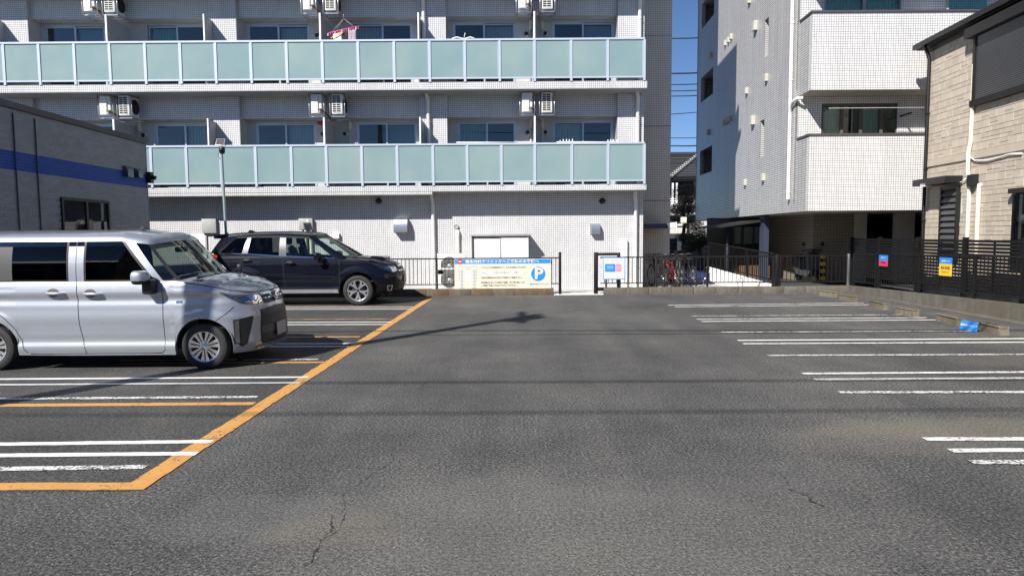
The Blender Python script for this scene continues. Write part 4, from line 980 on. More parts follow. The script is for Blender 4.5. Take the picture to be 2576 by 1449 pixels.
# balconies
for k in range(3):
    zb0 = zs + k * FH2; ztc = zc1 + k * FH2
    bal = skew(slab(MB(), Y0, Y0 + .15, zb0, ztc, XR2), 'tile_beige_white', 'balcony_front')
    q = MB(); a, c = wl(Y0 + .15), wl(YWN)
    for x_off in (0, .14): pass
    lo = [(a, Y0 + .151), (a + .14, Y0 + .151), (c + .14, YWN + .1), (c, YWN + .1)]
    f0 = [(*p, zb0) for p in lo]; f1 = [(*p, ztc - .002) for p in lo]; q.face(f0[::-1]); q.face(f1)
    for j in range(4): q.face([f0[j], f0[(j + 1) % 4], f1[(j + 1) % 4], f1[j]])
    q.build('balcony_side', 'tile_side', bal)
    skew(slab(MB(), Y0 + .16, YWN, zb0 + .001, zb0 + .2, XR2, .14), 'soffit_warm', 'balcony_floor', bal)
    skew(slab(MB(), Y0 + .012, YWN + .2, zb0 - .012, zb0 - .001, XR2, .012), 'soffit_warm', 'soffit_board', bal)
    skew(slab(MB(), Y0 - .03, Y0 + .17, ztc, ztc + .055, XR2, -.03), 'dark_coping', 'coping', bal)
    skew(slab(MB(), Y0 + .171, YWN - .02, ztc, ztc + .053, wl(YWN) + .16, -.03), 'dark_coping', 'coping', bal)
    # window wall behind
    xw0, xw1 = AX(2066, 300, YWN), AX(2258, 300, YWN)
    zw0, zw1 = zb0 + .25, zb0 + 3.02
    q = MB(); slab(q, YWN, YWN + .2, zb0 + .2, zb0 + FH2 - .012, xw0); q.box(xw1, XR2, YWN, YWN + .2, zb0 + .2, zb0 + FH2 - .012); q.box(xw0, xw1, YWN, YWN + .2, zw1, zb0 + FH2 - .012); q.build('window_wall', 'tile_beige_white', tb_)
    wn = bx('window', xw0, xw1, YWN + .02, YWN + .1, zw1 - .06, zw1 - .001, 'brown_frame', tb_)
    for f0_, f1_ in ((0, .27), (.27, .52), (.52, .79), (.79, 1.0)) if k == 0 else ((0, .52), (.52, 1.0)):
        a_, c_ = xw0 + (xw1 - xw0) * f0_, xw0 + (xw1 - xw0) * f1_
        q = MB(); q.box(a_, a_ + .06, YWN + .03, YWN + .08, zw0, zw1 - .06); q.box(c_ - .03, c_, YWN + .03, YWN + .08, zw0, zw1 - .06); q.box(a_ + .06, c_ - .03, YWN + .03, YWN + .08, zw0, zw0 + .08); q.build('sash', 'brown_frame' if k == 0 else 'grey_plastic', wn)
        bx('pane', a_ + .06, c_ - .03, YWN + .05, YWN + .056, zw0 + .08, zw1 - .06, 'win_glass_b', wn)
        bx('curtain', a_ + .06, c_ - .03, YWN + .16, YWN + .17, zw0 + .08, zw1 - .06, 'curtain_green' if (f0_ in (0, .52)) else 'curtain_dark', wn)
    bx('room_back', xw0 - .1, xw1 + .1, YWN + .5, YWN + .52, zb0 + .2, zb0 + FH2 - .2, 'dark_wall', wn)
    if k: bx('window', AX(2385, 50, YWN), AX(2480, 50, YWN), YWN - .02, YWN - .001, zw0, zw1, 'win_glass_b', tb_); bx('frame', AX(2378, 50, YWN), AX(2384, 50, YWN), YWN - .04, YWN - .001, zw0, zw1, 'grey_plastic', tb_)
    # wall drain pipe in the corner and drying arm
    px_ = AX(2052, 300, YWN); q = MB(); q.tube([(px_, YWN - .05, zb0 + .2), (px_, YWN - .05, zb0 + 2.2)], .03, 8); q.build('drain_pipe', 'pvc_cream', tb_)
    # clear screen above the coping
    q = MB(); q.tube([(xw0 - .05, Y0 + .3, ztc + .78), (XR2 - 6, Y0 + .3, ztc + .78)], .009, 6); q.build('drying_pole', 'grey_plastic', tb_)
    bx('drying_bracket', xw1 + .05, xw1 + .09, Y0 + .3, YWN, ztc + .62, ztc + .66, 'black_metal', tb_)
    # outdoor unit on the balcony
    xa_ = AX(2290, 300, YWN); rt = root('air_conditioner', (xa_, YWN - .35, zb0 + .2), ('stacked', 'tall', 'top')[k] + ' outdoor unit on the tiled balcony by the dark house eave' if k < 2 else 'outdoor unit on the topmost tiled balcony', 'air conditioner')
    for j in range(3):
        z = zb0 + .22 + j * .62; cs = bx('casing', xa_, xa_ + .85, YWN - .42, YWN - .08, z, z + .60, 'white_plastic', rt, .015); bx('vent_slot', xa_ + .15, xa_ + .8, YWN - .424, YWN - .415, z + .50, z + .53, 'dark_grille', cs)
# rain pipe on the side wall
def sw(t, z, out=.06):
    p = Vector((X0, Y0, 0)) + TD * t - Vector((TD.y, -TD.x, 0)) * out; return Vector((p.x, p.y, z))
tpp = swall(1990, 400)[0]
zlow = swall(1981, 503)[1]
q = MB(); q.tube([sw(tpp, ztop), sw(tpp, zlow)], .05, 12); pp = q.build('rain_pipe', 'pvc', tb_, 60)
for k in range(6): z = zlow + .2 + k * 1.6; MB().lathe([(.052, -.02), (.058, -.02), (.058, .02), (.052, .02)], sw(tpp, z), 'z', 12).build('pipe_joint', 'pvc', pp)
zj = swall(1990, 262)[1]
q = MB(); q.tube([sw(tpp, zj - .3), sw(tpp - .05, zj - .12, .07), sw(tpp - .25, zj, .07), sw(tpp - .62, zj + .02, .07), sw(tpp - .70, zj + .02, -.05)], .045, 10); q.build('branch_pipe', 'pvc', pp, 60)
# vent hoods on the side wall
for (px, py, s_) in ((1903, 66, .23), (1897, 303, .23), (1841, 93, .15), (1834, 101, .15), (1826, 109, .15), (1837, 299, .15), (1830, 304, .15), (1823, 309, .15), (1930, 196, .17), (1880, 229, .16), (1922, 446, .17), (1876, 459, .16), (1789, 140, .17), (1783, 333, .17), (1887, 1, .17)):
    t, z = swall(px, py); h = s_ * 1.35; a, c = sw(t - s_ / 2, z, .0), sw(t + s_ / 2, z, .0)
    nrm = Vector((-TD.y, TD.x, 0)); q = MB()
    q.prism([(-.5, -.5), (.5, -.5), (.5, .5), (-.5, .5)], lambda u, v, w_: sw(t, z, 0) + TD * (u * s_) + Vector((0, 0, v * h)) + nrm * w_, s_ * .55)
    q.build('vent_cover', 'vent_beige', tb_)
# the dark hall under the block
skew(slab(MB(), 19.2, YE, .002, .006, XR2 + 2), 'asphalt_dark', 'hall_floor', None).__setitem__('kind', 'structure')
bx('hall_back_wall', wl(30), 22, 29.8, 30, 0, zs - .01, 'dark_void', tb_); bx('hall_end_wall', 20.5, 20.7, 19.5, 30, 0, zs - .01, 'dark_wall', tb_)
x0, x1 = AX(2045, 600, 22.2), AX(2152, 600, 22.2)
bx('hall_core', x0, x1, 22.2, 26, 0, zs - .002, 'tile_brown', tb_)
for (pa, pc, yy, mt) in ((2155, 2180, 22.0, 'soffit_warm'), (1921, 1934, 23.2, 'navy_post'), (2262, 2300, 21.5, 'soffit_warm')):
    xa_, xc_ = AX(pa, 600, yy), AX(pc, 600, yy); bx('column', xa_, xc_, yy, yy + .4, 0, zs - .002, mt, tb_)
# ground-floor shop window under the block
yw = 26.5; xa_, xc_ = AX(1800, 600, yw), AX(1921, 600, yw)
sh = bx('shop_wall', xa_ - .2, xc_ + .3, yw + .3, yw + .5, 0, zs - .01, 'dark_wall', tb_)
zz0, zz1 = AZ(1880, 640, yw), AZ(1880, 571, yw)
for (pa, pc, mt) in ((1848, 1866, 'curtain_lit'), (1871, 1896, 'curtain_lit'), (1898, 1919, 'curtain_lit')):
    a_, c_ = AX(pa, 600, yw), AX(pc, 600, yw); wq = bx('window', a_, c_, yw, yw + .006, zz0, zz1, 'win_glass', tb_)
    bx('curtain', a_, c_, yw + .08, yw + .1, zz0 + .4, zz1, mt, wq); bx('frame', a_ - .06, a_, yw - .03, yw + .05, zz0, zz1, 'brown_frame', wq)
cz_ = AZ(1850, 566, 24.0)
q = MB(); q.prism([(AX(1798, 570, 24), cz_ - .1), (AX(1920, 562, 24), cz_ + .12), (AX(1920, 562, 24), cz_ + .20), (AX(1798, 570, 24), cz_ - .04)], lambda u, v, w_: (u, 23.4 + w_, v), 2.6); q.build('shop_canopy', 'roof_black', tb_)
q = MB(); q.tube([(AX(1830, 600, 24), 24, 0), (AX(1830, 600, 24), 24, cz_)], .05, 8); q.build('canopy_post', 'navy_post', tb_)
# striped guard on the hall wall
gx = AX(2068, 670, 21.9); gu = root('corner_guard', (gx, 21.9, 0), 'yellow and black striped corner guard in the dark hall', 'guard')
z0, z1 = 0, AZ(2068, 641, 21.9)
for k in range(8):
    a_ = z0 + (z1 - z0) * k / 8; bx('band', gx - .065, gx + .065, 21.8, 21.92, a_ + .001, a_ + (z1 - z0) / 8 - .001, 'sign_yellow' if k % 2 else 'black_plastic', gu)
# ------------------------------------------------------------------ beige house
HD = Vector((.064, 1, 0)).normalized()
HC = Vector((10.83, 18.0, 0)); HC.x = AX(2334, 300, 18.0)
HN = Vector((-HD.y, HD.x, 0))                             # outward, towards the car park
bh = root('beige_house', HC, 'two storey beige house with stone pattern siding and black eaves', 'house')
def hp(t, z, out=0.0):                                    # t metres from the far corner towards the camera
    p = HC - HD * t + HN * out; return Vector((p.x, p.y, z))
def hw(px, py, out=0.0):
    t, z = onwall(px, py, HC + HN * out, -HD); return t, z
def hbox(nm, t0, t1, z0, z1, o0, o1, mat, par=bh):
    q = MB(); P_ = [hp(t0, 0, o0), hp(t1, 0, o0), hp(t1, 0, o1), hp(t0, 0, o1)]
    lo = [(p.x, p.y, z0) for p in P_]; hi = [(p.x, p.y, z1) for p in P_]; q.face(lo); q.face(hi)
    for j in range(4): q.face([lo[j], lo[(j + 1) % 4], hi[(j + 1) % 4], hi[j]])
    return q.build(nm, mat, par)
LW = 13.0; ZE = hw(2362, 108)[1]
hbox('wall', 0, LW, 0, ZE, -7.0, 0, 'siding_joint')
zb1 = (hw(2392, 466)[1] + hw(2441, 414)[1]) / 2; zb1 = hw(2441, 402)[1]; zb2 = zb1 + .17
# stone courses
def ashlar(t0, t1, z0, z1, skip):
    out = []; z = z0
    while z < z1 - .03:
        h = random.choice((.19, .17, .17, .11)); h = min(h, z1 - z); t = t0 + random.uniform(-.2, 0)
        while t < t1:
            w_ = random.choice((.20, .26, .30, .36)); a, c = max(t, t0), min(t + w_, t1)
            if c - a > .03:
                if h > .14 and random.random() < .33: pcs = [(a, c, z, z + h * .42), (a, c, z + h * .42, z + h)]
                else: pcs = [(a, c, z, z + h)]
                for p in pcs:
                    tc, zc = (p[0] + p[1]) / 2, (p[2] + p[3]) / 2
                    if not any(s_[0] < tc < s_[1] and s_[2] < zc < s_[3] for s_ in skip): out.append(p)
            t += w_
        z += h
    return out
t_sh0, z_sh1 = hw(2462, 92); _, z_sh0 = hw(2460, 262)
t_lv0, _ = hw(2372, 520); t_lv1, z_lv1 = hw(2419, 466)
t_rw0, z_rw1 = hw(2560, 487)
skip = [(t_sh0, LW, z_sh0, ZE), (t_lv0, t_lv1, 0, z_lv1), (t_rw0 + .04, t_rw0 + 2, 0, z_rw1)]
st_ = ashlar(.02, 8.0, .15, zb1 - .01, skip) + ashlar(.02, 8.0, zb2 + .01, ZE - .02, skip)
def vis(p):                                               # size in the picture decides which stones are single pieces
    tc, zc = (p[0] + p[1]) / 2, (p[2] + p[3]) / 2
    q_ = hp(tc, zc); d = Vector((q_.x, q_.y, q_.z - CAM_H)); dep = d.dot(_F); sx_ = d.dot(_R) / dep * F_PX + 1288; sy_ = 724.5 - d.dot(_U) / dep * F_PX
    inside = sx_ < 2576 and 0 < sy_ < 606
    return ((p[1] - p[0]) * (p[3] - p[2]) / dep ** 2) * (1 if inside else 0)
st_.sort(key=vis, reverse=True)
SM = ('siding_stone', 'siding_stone_b', 'siding_stone_c')
hrot = Matrix.Rotation(math.atan2(HD.y, HD.x), 4, 'Z')
for p in st_[:290]:
    c = hp((p[0] + p[1]) / 2, (p[2] + p[3]) / 2, .006 + random.uniform(0, .005)); l = (p[1] - p[0]) / 2 - .008; h = (p[3] - p[2]) / 2 - .006
    ubox('stone', c.x - l, c.x + l, c.y - .008, c.y + .008, c.z - h, c.z + h, random.choice(SM), bh, hrot)
q = MB()
for p in st_[290:]:
    o0, o1 = -.001, .010 + random.uniform(0, .003); P_ = [hp(p[0] + .004, 0, o1), hp(p[1] - .004, 0, o1)]; B_ = [hp(p[0] + .004, 0, o0), hp(p[1] - .004, 0, o0)]; mi = random.randrange(3)
    z0, z1 = p[2] + .003, p[3] - .003
    f = lambda a, z: (a.x, a.y, z)
    q.face([f(P_[0], z0), f(P_[1], z0), f(P_[1], z1), f(P_[0], z1)], mi); q.face([f(P_[0], z1), f(P_[1], z1), f(B_[1], z1), f(B_[0], z1)], mi); q.face([f(P_[0], z0), f(P_[1], z0), f(B_[1], z0), f(B_[0], z0)], mi)
    q.face([f(P_[0], z0), f(P_[0], z1), f(B_[0], z1), f(B_[0], z0)], mi); q.face([f(P_[1], z0), f(P_[1], z1), f(B_[1], z1), f(B_[1], z0)], mi)
q.build('stone_courses', SM, bh, kind='stuff')
hbox('belt_course', -.05, LW, zb1, zb2, 0, .045, 'siding_stone'); hbox('belt_lip', -.05, LW, zb1 - .03, zb1 - .001, 0, .025, 'siding_stone_c')
hbox('corner_trim', -.03, .012, 0, ZE, -.05, .02, 'siding_stone_b')
# eaves and roof
hbox('eave_soffit', -.32, LW, ZE - .02, ZE + .03, -7, .16, 'roof_black'); hbox('gutter', -.34, LW, ZE + .0, ZE + .12, .16, .28, 'fascia_black')
q = MB(); a0, a1, r0, r1 = hp(-.34, ZE + .1, .22), hp(LW, ZE + .1, .22), hp(-.34, ZE + 1.5, -3.6), hp(LW, ZE + 1.5, -3.6)
b0, b1 = hp(-.34, ZE + .03, -7.4), hp(LW, ZE + .03, -7.4)
q.face([a0, a1, r1, r0]); q.face([r0, r1, b1, b0]); q.face([a0, r0, b0]); q.face([a1, b1, r1])
q.build('roof', 'roof_black', bh)
hbox('frieze', 0, LW, ZE - .14, ZE - .021, 0, .05, 'fascia_black')
# black downpipe at the corner
q = MB(); q.tube([hp(.10, ZE + .02, .2), hp(.12, ZE - .22, .12), hp(.14, ZE - .35, .09), hp(.14, 0, .09)], .042, 10); dp = q.build('downpipe', 'black_metal', bh, 60)
for z in (4.6, 3.2, 1.9): q = MB(); q.tube([hp(.14, z, .0), hp(.14, z, .14), hp(.24, z, .12)], .012, 6); q.build('pipe_clip', 'black_metal', dp)
# roller shutter
shw = hbox('roller_shutter', t_sh0, t_sh0 + 2.6, z_sh0, z_sh1, .0, .06, 'black_metal')
hbox('shutter_box', t_sh0 - .18, t_sh0 + 2.8, z_sh1 - .02, z_sh1 + .20, 0.001, .22, 'fascia_black', shw); hbox('shutter_sill', t_sh0 - .05, t_sh0 + 2.65, z_sh0 - .05, z_sh0 + .09, .001, .12, 'fascia_black', shw)
hbox('guide_rail', t_sh0 - .03, t_sh0 + .05, z_sh0 + .091, z_sh1 - .021, .001, .10, 'fascia_black', shw)
nsl = 30; hs = (z_sh1 - z_sh0 - .12) / nsl
plain('shutter_grey', (.135, .14, .15), .35, .3, var=.08)
for k in range(nsl):
    z = z_sh0 + .095 + k * hs; c = hp(t_sh0 + 1.33, z + hs / 2, .064); ubox('shutter_slat', c.x - 1.27, c.x + 1.27, c.y - .006, c.y + .006, c.z - hs * .34, c.z + hs * .34, 'shutter_grey', shw, hrot @ Matrix.Rotation(R(-18), 4, 'X'))
# narrow louvred window with porch hood
lv = hbox('louvre_window', t_lv0, t_lv1, .9, z_lv1, .0, .03, 'dark_void')
for s_ in (t_lv0, t_lv1 - .06): hbox('frame', s_, s_ + .06, .9, z_lv1, .031, .09, 'fascia_black', lv)
hbox('frame', t_lv0, t_lv1, z_lv1 - .08, z_lv1, .031, .085, 'fascia_black', lv)
for k in range(11):
    z = .98 + k * (z_lv1 - 1.08) / 11; c = hp((t_lv0 + t_lv1) / 2, z + .08, .06); l = (t_lv1 - t_lv0) / 2 - .065
    ubox('louvre_blade', c.x - l, c.x + l, c.y - .003, c.y + .003, c.z - .075, c.z + .075, 'trim_grey', lv, hrot @ Matrix.Rotation(R(24), 4, 'X'))
tph0, zph = hw(2352, 455); hbox('porch_hood', tph0 - .25, t_lv1 + .06, z_lv1 + .06, z_lv1 + .22, .001, .42, 'fascia_black')
hbox('hood_lamp', t_lv0 - .28, t_lv0 - .05, z_lv1 + .03, z_lv1 + .10, .25, .42, 'sign_white')
# white and cream pipes, black vent box, cable
def hpipe(pts, r_, mat, nm): q = MB(); q.tube(pts, r_, 10); return q.build(nm, mat, bh, 60)
t1_, _ = hw(2452, 300); t2_, _ = hw(2440, 550); tw = (t1_ + t2_) / 2
hpipe([hp(tw, z_sh0 + .9, .06), hp(tw, zb2 + .25, .06), hp(tw, zb2, .10), hp(tw, zb1 - .25, .10), hp(tw + .02, zb1 - .55, .06), hp(tw + .02, .2, .06)], .045, 'pvc_cream', 'white_pipe')
tc_, zc_ = hw(2470, 465); hpipe([hp(tc_, zc_, 0), hp(tc_, zc_, .05), hp(tc_, zc_ - .1, .06), hp(tc_, .2, .06)], .045, 'pvc_cream', 'cream_pipe')
tv, zv = hw(2455, 455); hbox('vent_box', tv - .11, tv + .13, zv - .12, zv + .14, .001, .14, 'fascia_black')
ca = [hw(x_, y_) for x_, y_ in ((2445, 395), (2458, 404), (2490, 404), (2520, 396), (2545, 388), (2576, 386))]
q = MB(); q.tube([hp(t, z, .05) for t, z in ca], .016, 6); q.build('cable', 'pvc', bh)
cb = [hw(x_, y_) for x_, y_ in ((2439, 448), (2425, 459), (2405, 457), (2380, 461), (2365, 465))]
q = MB(); q.tube([hp(t, z, .06) for t, z in cb], .014, 6); q.build('cable', 'pvc', bh)
rw = hbox('side_window', t_rw0, t_rw0 + 1.6, .9, z_rw1, .0, .03, 'dark_void'); hbox('frame', t_rw0, t_rw0 + .07, .9, z_rw1 - .02, .031, .1, 'fascia_black', rw); hbox('hood', t_rw0 - .06, t_rw0 + 1.7, z_rw1, z_rw1 + .1, .001, .16, 'fascia_black', rw)
bx('pane', *(lambda p, q_: (min(p.x, q_.x), max(p.x, q_.x) + .004, min(p.y, q_.y), max(p.y, q_.y), .95, z_rw1 - .03))(hp(t_rw0 + .08, 0, .05), hp(t_rw0 + 1.6, 0, .05)), 'win_glass', rw)

# ------------------------------------------------------------------ grey building with the blue stripe
BD = Vector((-.036, 1, 0)).normalized(); BC = Vector((AX(369, 450, 17.3), 17.3, 0))
gb = root('striped_building', BC, 'single storey grey clinic building with a wide blue stripe', 'building')
BN = Vector((BD.y, -BD.x, 0))                             # outward (+X)
def gbp(t, z, o=0.0): p = BC - BD * t + BN * o; return Vector((p.x, p.y, z))
def gbw(px, py): return onwall(px, py, BC, -BD)
def gbox(nm, t0, t1, z0, z1, o0, o1, mat, par=gb):
    q = MB(); P_ = [gbp(t0, 0, o0), gbp(t1, 0, o0), gbp(t1, 0, o1), gbp(t0, 0, o1)]
    lo = [(p.x, p.y, z0) for p in P_]; hi = [(p.x, p.y, z1) for p in P_]; q.face(lo); q.face(hi)
    for j in range(4): q.face([lo[j], lo[(j + 1) % 4], hi[(j + 1) % 4], hi[j]])
    return q.build(nm, mat, par)
zgt = gbw(362, 360)[1]; zs1 = gbw(366, 440)[1]; zs0 = gbw(367, 476)[1]; LB = 7.4
gbox('wall', 0, LB, 0, zgt, -9, 0, 'siding_grey_joint')
gbox('parapet_cap', -.05, LB, zgt - .02, zgt + .09, -9, .06, 'dark_coping')
tw0, zw1 = gbw(270, 507); tw1, _ = gbw(150, 497); 
rows = []; z = .25; hrow = .056
pc = []
while z < zgt - .03:
    h = min(hrow, zgt - .03 - z); t = -.28 * ((len(rows) * 7) % 5) / 5
    while t < LB - .46:
        a, c = max(t, .0), t + .28
        tc, zc = (a + c) / 2, z + h / 2
        if c - a > .03 and not (tw0 - .02 < tc < tw1 + .02 and zw1 - 1.25 < zc < zw1 + .03): pc.append((a, c, z, z + h, zs0 < zc < zs1))
        t += .28
    rows.append(z); z += hrow
def bvis(p):
    q_ = gbp((p[0] + p[1]) / 2, (p[2] + p[3]) / 2); d = Vector((q_.x, q_.y, q_.z - CAM_H)); dep = max(d.dot(_F), .1); sx_ = d.dot(_R) / dep * F_PX + 1288; sy_ = 724.5 - d.dot(_U) / dep * F_PX
    return (1 / dep ** 2) * (1 if sx_ > 0 and sy_ < 590 and sy_ > 495 - sx_ else 0)
pc.sort(key=bvis, reverse=True)
brot = Matrix.Rotation(math.atan2(BD.y, BD.x), 4, 'Z')
for p in pc[:290]:
    c = gbp((p[0] + p[1]) / 2, (p[2] + p[3]) / 2, .004 + random.uniform(0, .002)); l = (p[1] - p[0]) / 2 - .003; h = (p[3] - p[2]) / 2 - .002
    ubox('siding_block', c.x - l, c.x + l, c.y - .005, c.y + .005, c.z - h, c.z + h, random.choice(('siding_blue', 'siding_blue_b') if p[4] else ('siding_grey', 'siding_grey_b')), gb, brot)
q = MB()
for p in pc[290:]:
    A_ = [gbp(p[0] + .003, 0, .009), gbp(p[1] - .003, 0, .009)]; z0, z1 = p[2] + .002, p[3] - .002
    q.face([(A_[0].x, A_[0].y, z0), (A_[1].x, A_[1].y, z0), (A_[1].x, A_[1].y, z1), (A_[0].x, A_[0].y, z1)], (2 if p[4] else 0) + random.randrange(2))
q.build('siding_courses', ('siding_grey', 'siding_grey_b', 'siding_blue', 'siding_blue_b'), gb, kind='stuff')
gbox('corner_trim', -.02, .014, 0, zgt - .02, -.05, .016, 'siding_grey')
wn = gbox('window', tw0, tw1, zw1 - 1.2, zw1, -.05, .0, 'dark_void')
for a, c, z0, z1 in ((tw0, tw0 + .05, zw1 - 1.2, zw1), (tw1 - .05, tw1, zw1 - 1.2, zw1), (tw0 + .05, tw1 - .05, zw1 - .05, zw1), (tw0 + .05, tw1 - .05, zw1 - 1.2, zw1 - 1.15), ((tw0 + tw1) / 2 - .035, (tw0 + tw1) / 2 + .035, zw1 - 1.15, zw1 - .05)): gbox('frame', a, c, z0, z1, .0, .045, 'fascia_black', wn)
for a, c in ((tw0 + .05, (tw0 + tw1) / 2 - .035), ((tw0 + tw1) / 2 + .035, tw1 - .05)): gbox('pane', a, c, zw1 - 1.15, zw1 - .05, .015, .02, 'win_glass', wn)
for px, py, s_ in ((315, 432, .13), (341, 436, .105)):
    t, z = gbw(px, py); prof = [(0, s_), (.06, s_ * .95), (.11, s_ * .6), (.13, 0), (.13, -s_), (0, -s_)]
    q = MB(); q.prism(prof, lambda u, v, w_: gbp(t - s_ + w_, z + v, u), s_ * 2); q.build('vent_hood', 'steel_dark', gb, 35)
t, z = gbw(375, 437); gbox('wall_lamp', -.06, .06, zs0 + .15, zs0 + .42, .01, .13, 'black_plastic')
q = MB(); q.tube([gbp(0, zs0 + .3, .13), gbp(-.02, zs0 + .27, .22)], .05, 8); q.build('lamp_head', 'black_plastic', gb)
for px in (42, 96):
    t, _ = gbw(px, 520); q = MB(); q.tube([gbp(t, 0, .03), gbp(t, zgt - .1, .03)], .013, 6); q.build('drain_pipe', 'trim_grey', gb)

# ------------------------------------------------------------------ camera pole behind the dark car
PY = FY - .25; px_t, px_b = 558, 572
pt_ = A(559, 372, PY); pb_ = A(570, 640, PY); x_ = (pt_.x + pb_.x) / 2 + .0
cpole = root('camera_pole', (x_, PY, 0), 'thin teal pole with solar panel and security camera behind the dark car', 'pole')
q = MB(); q.tube([(x_ + .04, PY, 0), (x_ - .03, PY, pt_.z)], .035, 12); q.build('pole', 'pole_teal', cpole, 60)
q = MB(); q.tube([(x_ + .032, PY, 1.55), (x_ + .027, PY, 1.72)], .037, 12); q.build('reflector_band', 'red_paint', cpole, 60)
zt = pt_.z
q = MB(); q.bbox(-.11, .11, -.012, .012, -.10, .10, .004); mrot = Matrix.Translation((x_ - .02, PY - .06, zt + .13)) @ Matrix.Rotation(R(-28), 4, 'X'); q.v = [tuple(mrot @ Vector(v)) for v in q.v]; sp_ = q.build('solar_panel', 'alu', cpole)
q = MB(); q.box(-.10, .10, -.014, -.0125, -.09, .09); q.v = [tuple(mrot @ Vector(v)) for v in q.v]; q.build('solar_cells', 'solar_cell', sp_)
q = MB(); q.lathe([(.0, .16), (.05, .155), (.075, .11), (.075, .03), (.06, -.02), (.0, -.045)], (x_ + .03, PY - .1, zt - .14), 'z', 18); cmr = q.build('camera_head', 'black_plastic', cpole, 50)
q = MB(); q.lathe([(.028, -.078), (.028, -.085), (0, -.085)], (x_ + .03, PY - .1, zt - .08), 'y', 14); q.build('lens', 'win_glass_b', cmr)
q = MB(); q.tube([(x_ - .05, PY, zt - .02), (x_ - .14, PY - .02, zt + .1)], .006, 5); q.tube([(x_ + .06, PY, zt + .02), (x_ + .13, PY - .02, zt + .09)], .006, 5); q.tube([(x_ - .04, PY - .02, zt - .05), (x_ - .11, PY - .03, zt - .2), (x_ - .05, PY - .02, zt - .30)], .006, 5); q.build('antenna_cable', 'black_plastic', cpole)

# ------------------------------------------------------------------ utility pole and cables (outside the frame; their shadows cross the asphalt)
tip = Vector((.53, 13.93, 0)); sd = Vector((math.sin(R(SUN_AZ)), math.cos(R(SUN_AZ)), 0)); UH = 10.2
ub = tip - sd * (UH / math.tan(R(SUN_EL)))
up = root('utility_pole', (ub.x, ub.y, 0), 'concrete utility pole with cross arm and lamp at the car park edge', 'utility pole')
q = MB(); q.tube([(ub.x, ub.y, -.2), (ub.x, ub.y, UH)], [.17, .11], 16); q.build('pole', 'utility_concrete', up, 60)
q = MB(); q.box(ub.x - .05, ub.x + .05, ub.y - .9, ub.y + .9, UH - .5, UH - .4); q.build('cross_arm', 'steel', up)
q = MB(); q.lathe([(0, .35), (.16, .33), (.2, .25), (.2, -.3), (0, -.32)], (ub.x + .28, ub.y, UH - .75), 'z', 16); q.build('transformer', 'grey_plastic', up, 50)
def wire(pa, pb, sag, r_, label, grp):
    pa, pb = Vector(pa), Vector(pb); q = MB(); q.tube([pa + (pb - pa) * (k / 20) - Vector((0, 0, sag * 4 * (k / 20) * (1 - k / 20))) for k in range(21)], r_, 6)
    tag(q.build('overhead_cable', 'cable'), label, 'cable', grp)
wire((ub.x - 28, ub.y + .5, 8.2), (ub.x, ub.y, 7.8), .5, .03, 'thick overhead cable reaching the utility pole from the clinic side', 'cables on the utility pole')
wire((ub.x, ub.y, 7.8), (ub.x + 34, ub.y - .6, 8.3), .5, .03, 'thick overhead cable leaving the utility pole across the car park', 'cables on the utility pole')
wire((ub.x, ub.y, 7.25), (ub.x + 34, ub.y + .9, 7.8), .6, .02, 'thin overhead cable slung below the thick one from the utility pole', 'cables on the utility pole')
for sx_, wh in ((-34, 'beyond the tan street house'), (36, 'beyond the dark slate street house')):
    sp2 = root('utility_pole', (sx_, -2.1, 0), 'street utility pole ' + wh, 'utility pole'); q = MB(); q.tube([(sx_, -2.1, -.2), (sx_, -2.1, 10.6)], [.17, .11], 12); q.build('pole', 'utility_concrete', sp2, 60)
    bx('cross_arm', sx_ - .05, sx_ + .05, -3.0, -1.1, 10.0, 10.1, 'steel', sp2)
wire((-34, -1.2, 10.12), (36, -1.5, 10.12), .75, .026, 'heavy street cable over the car park entrance', 'street cables'); wire((-34, -2.8, 10.12), (36, -2.6, 10.12), .65, .020, 'second street cable running beside the heavy one', 'street cables')
# distant power lines in the gap of sky
for (ya, yb_, rr, dd) in ((96, 94, .035, 44), (184, 182, .045, 44), (212, 210, .03, 44), (228, 226, .03, 46), (241, 239, .03, 44), (287, 281, .022, 46), (346, 345, .022, 44), (366, 365, .038, 44)):
    a, c = A(1560, ya + (ya - yb_) * 1.6, dd), A(1900, yb_ - (ya - yb_) * 2.0, dd)
    q = MB(); q.tube([a, (a + c) / 2 + Vector((0, 0, -.06)), c], rr, 6); tag(q.build('power_line', 'cable'), 'power line crossing the strip of sky between the buildings', 'cable', 'power lines across the sky gap')

# ------------------------------------------------------------------ old house with the tiled roof, far down the passage
YO = 46.0; oh = root('old_house', (AX(1715, 500, YO), YO, 0), 'traditional house with dark tiled roof behind the pine', 'house')
xo0, xo1 = AX(1600, 450, YO), AX(1830, 450, YO); zr = AZ(1717, 389, YO + 2.5); zev = AZ(1717, 447, YO)
bx('wall', xo0, xo1, YO + .9, YO + 8, 0, zev - .05, 'plaster_pale', oh)
q = MB(); nr = 90
xr0 = xo0 - .6; xr1 = xo1 + .6
for i in range(nr):                                         # pantile ribs
    a, c = xr0 + (xr1 - xr0) * i / nr, xr0 + (xr1 - xr0) * (i + 1) / nr; m_ = (a + c) / 2
    for j in range(9):
        f0, f1 = j / 9, (j + 1) / 9; y0_, y1_ = YO + f0 * 2.6, YO + f1 * 2.6; z0_, z1_ = zev + f0 * (zr - zev) + .03, zev + f1 * (zr - zev)
        q.face([(a, y0_, z0_), (m_, y0_, z0_ + .06), (m_, y1_, z1_ + .06), (a, y1_, z1_)]); q.face([(m_, y0_, z0_ + .06), (c, y0_, z0_), (c, y1_, z1_), (m_, y1_, z1_ + .06)])
rf = q.build('roof', 'roof_tile', oh)
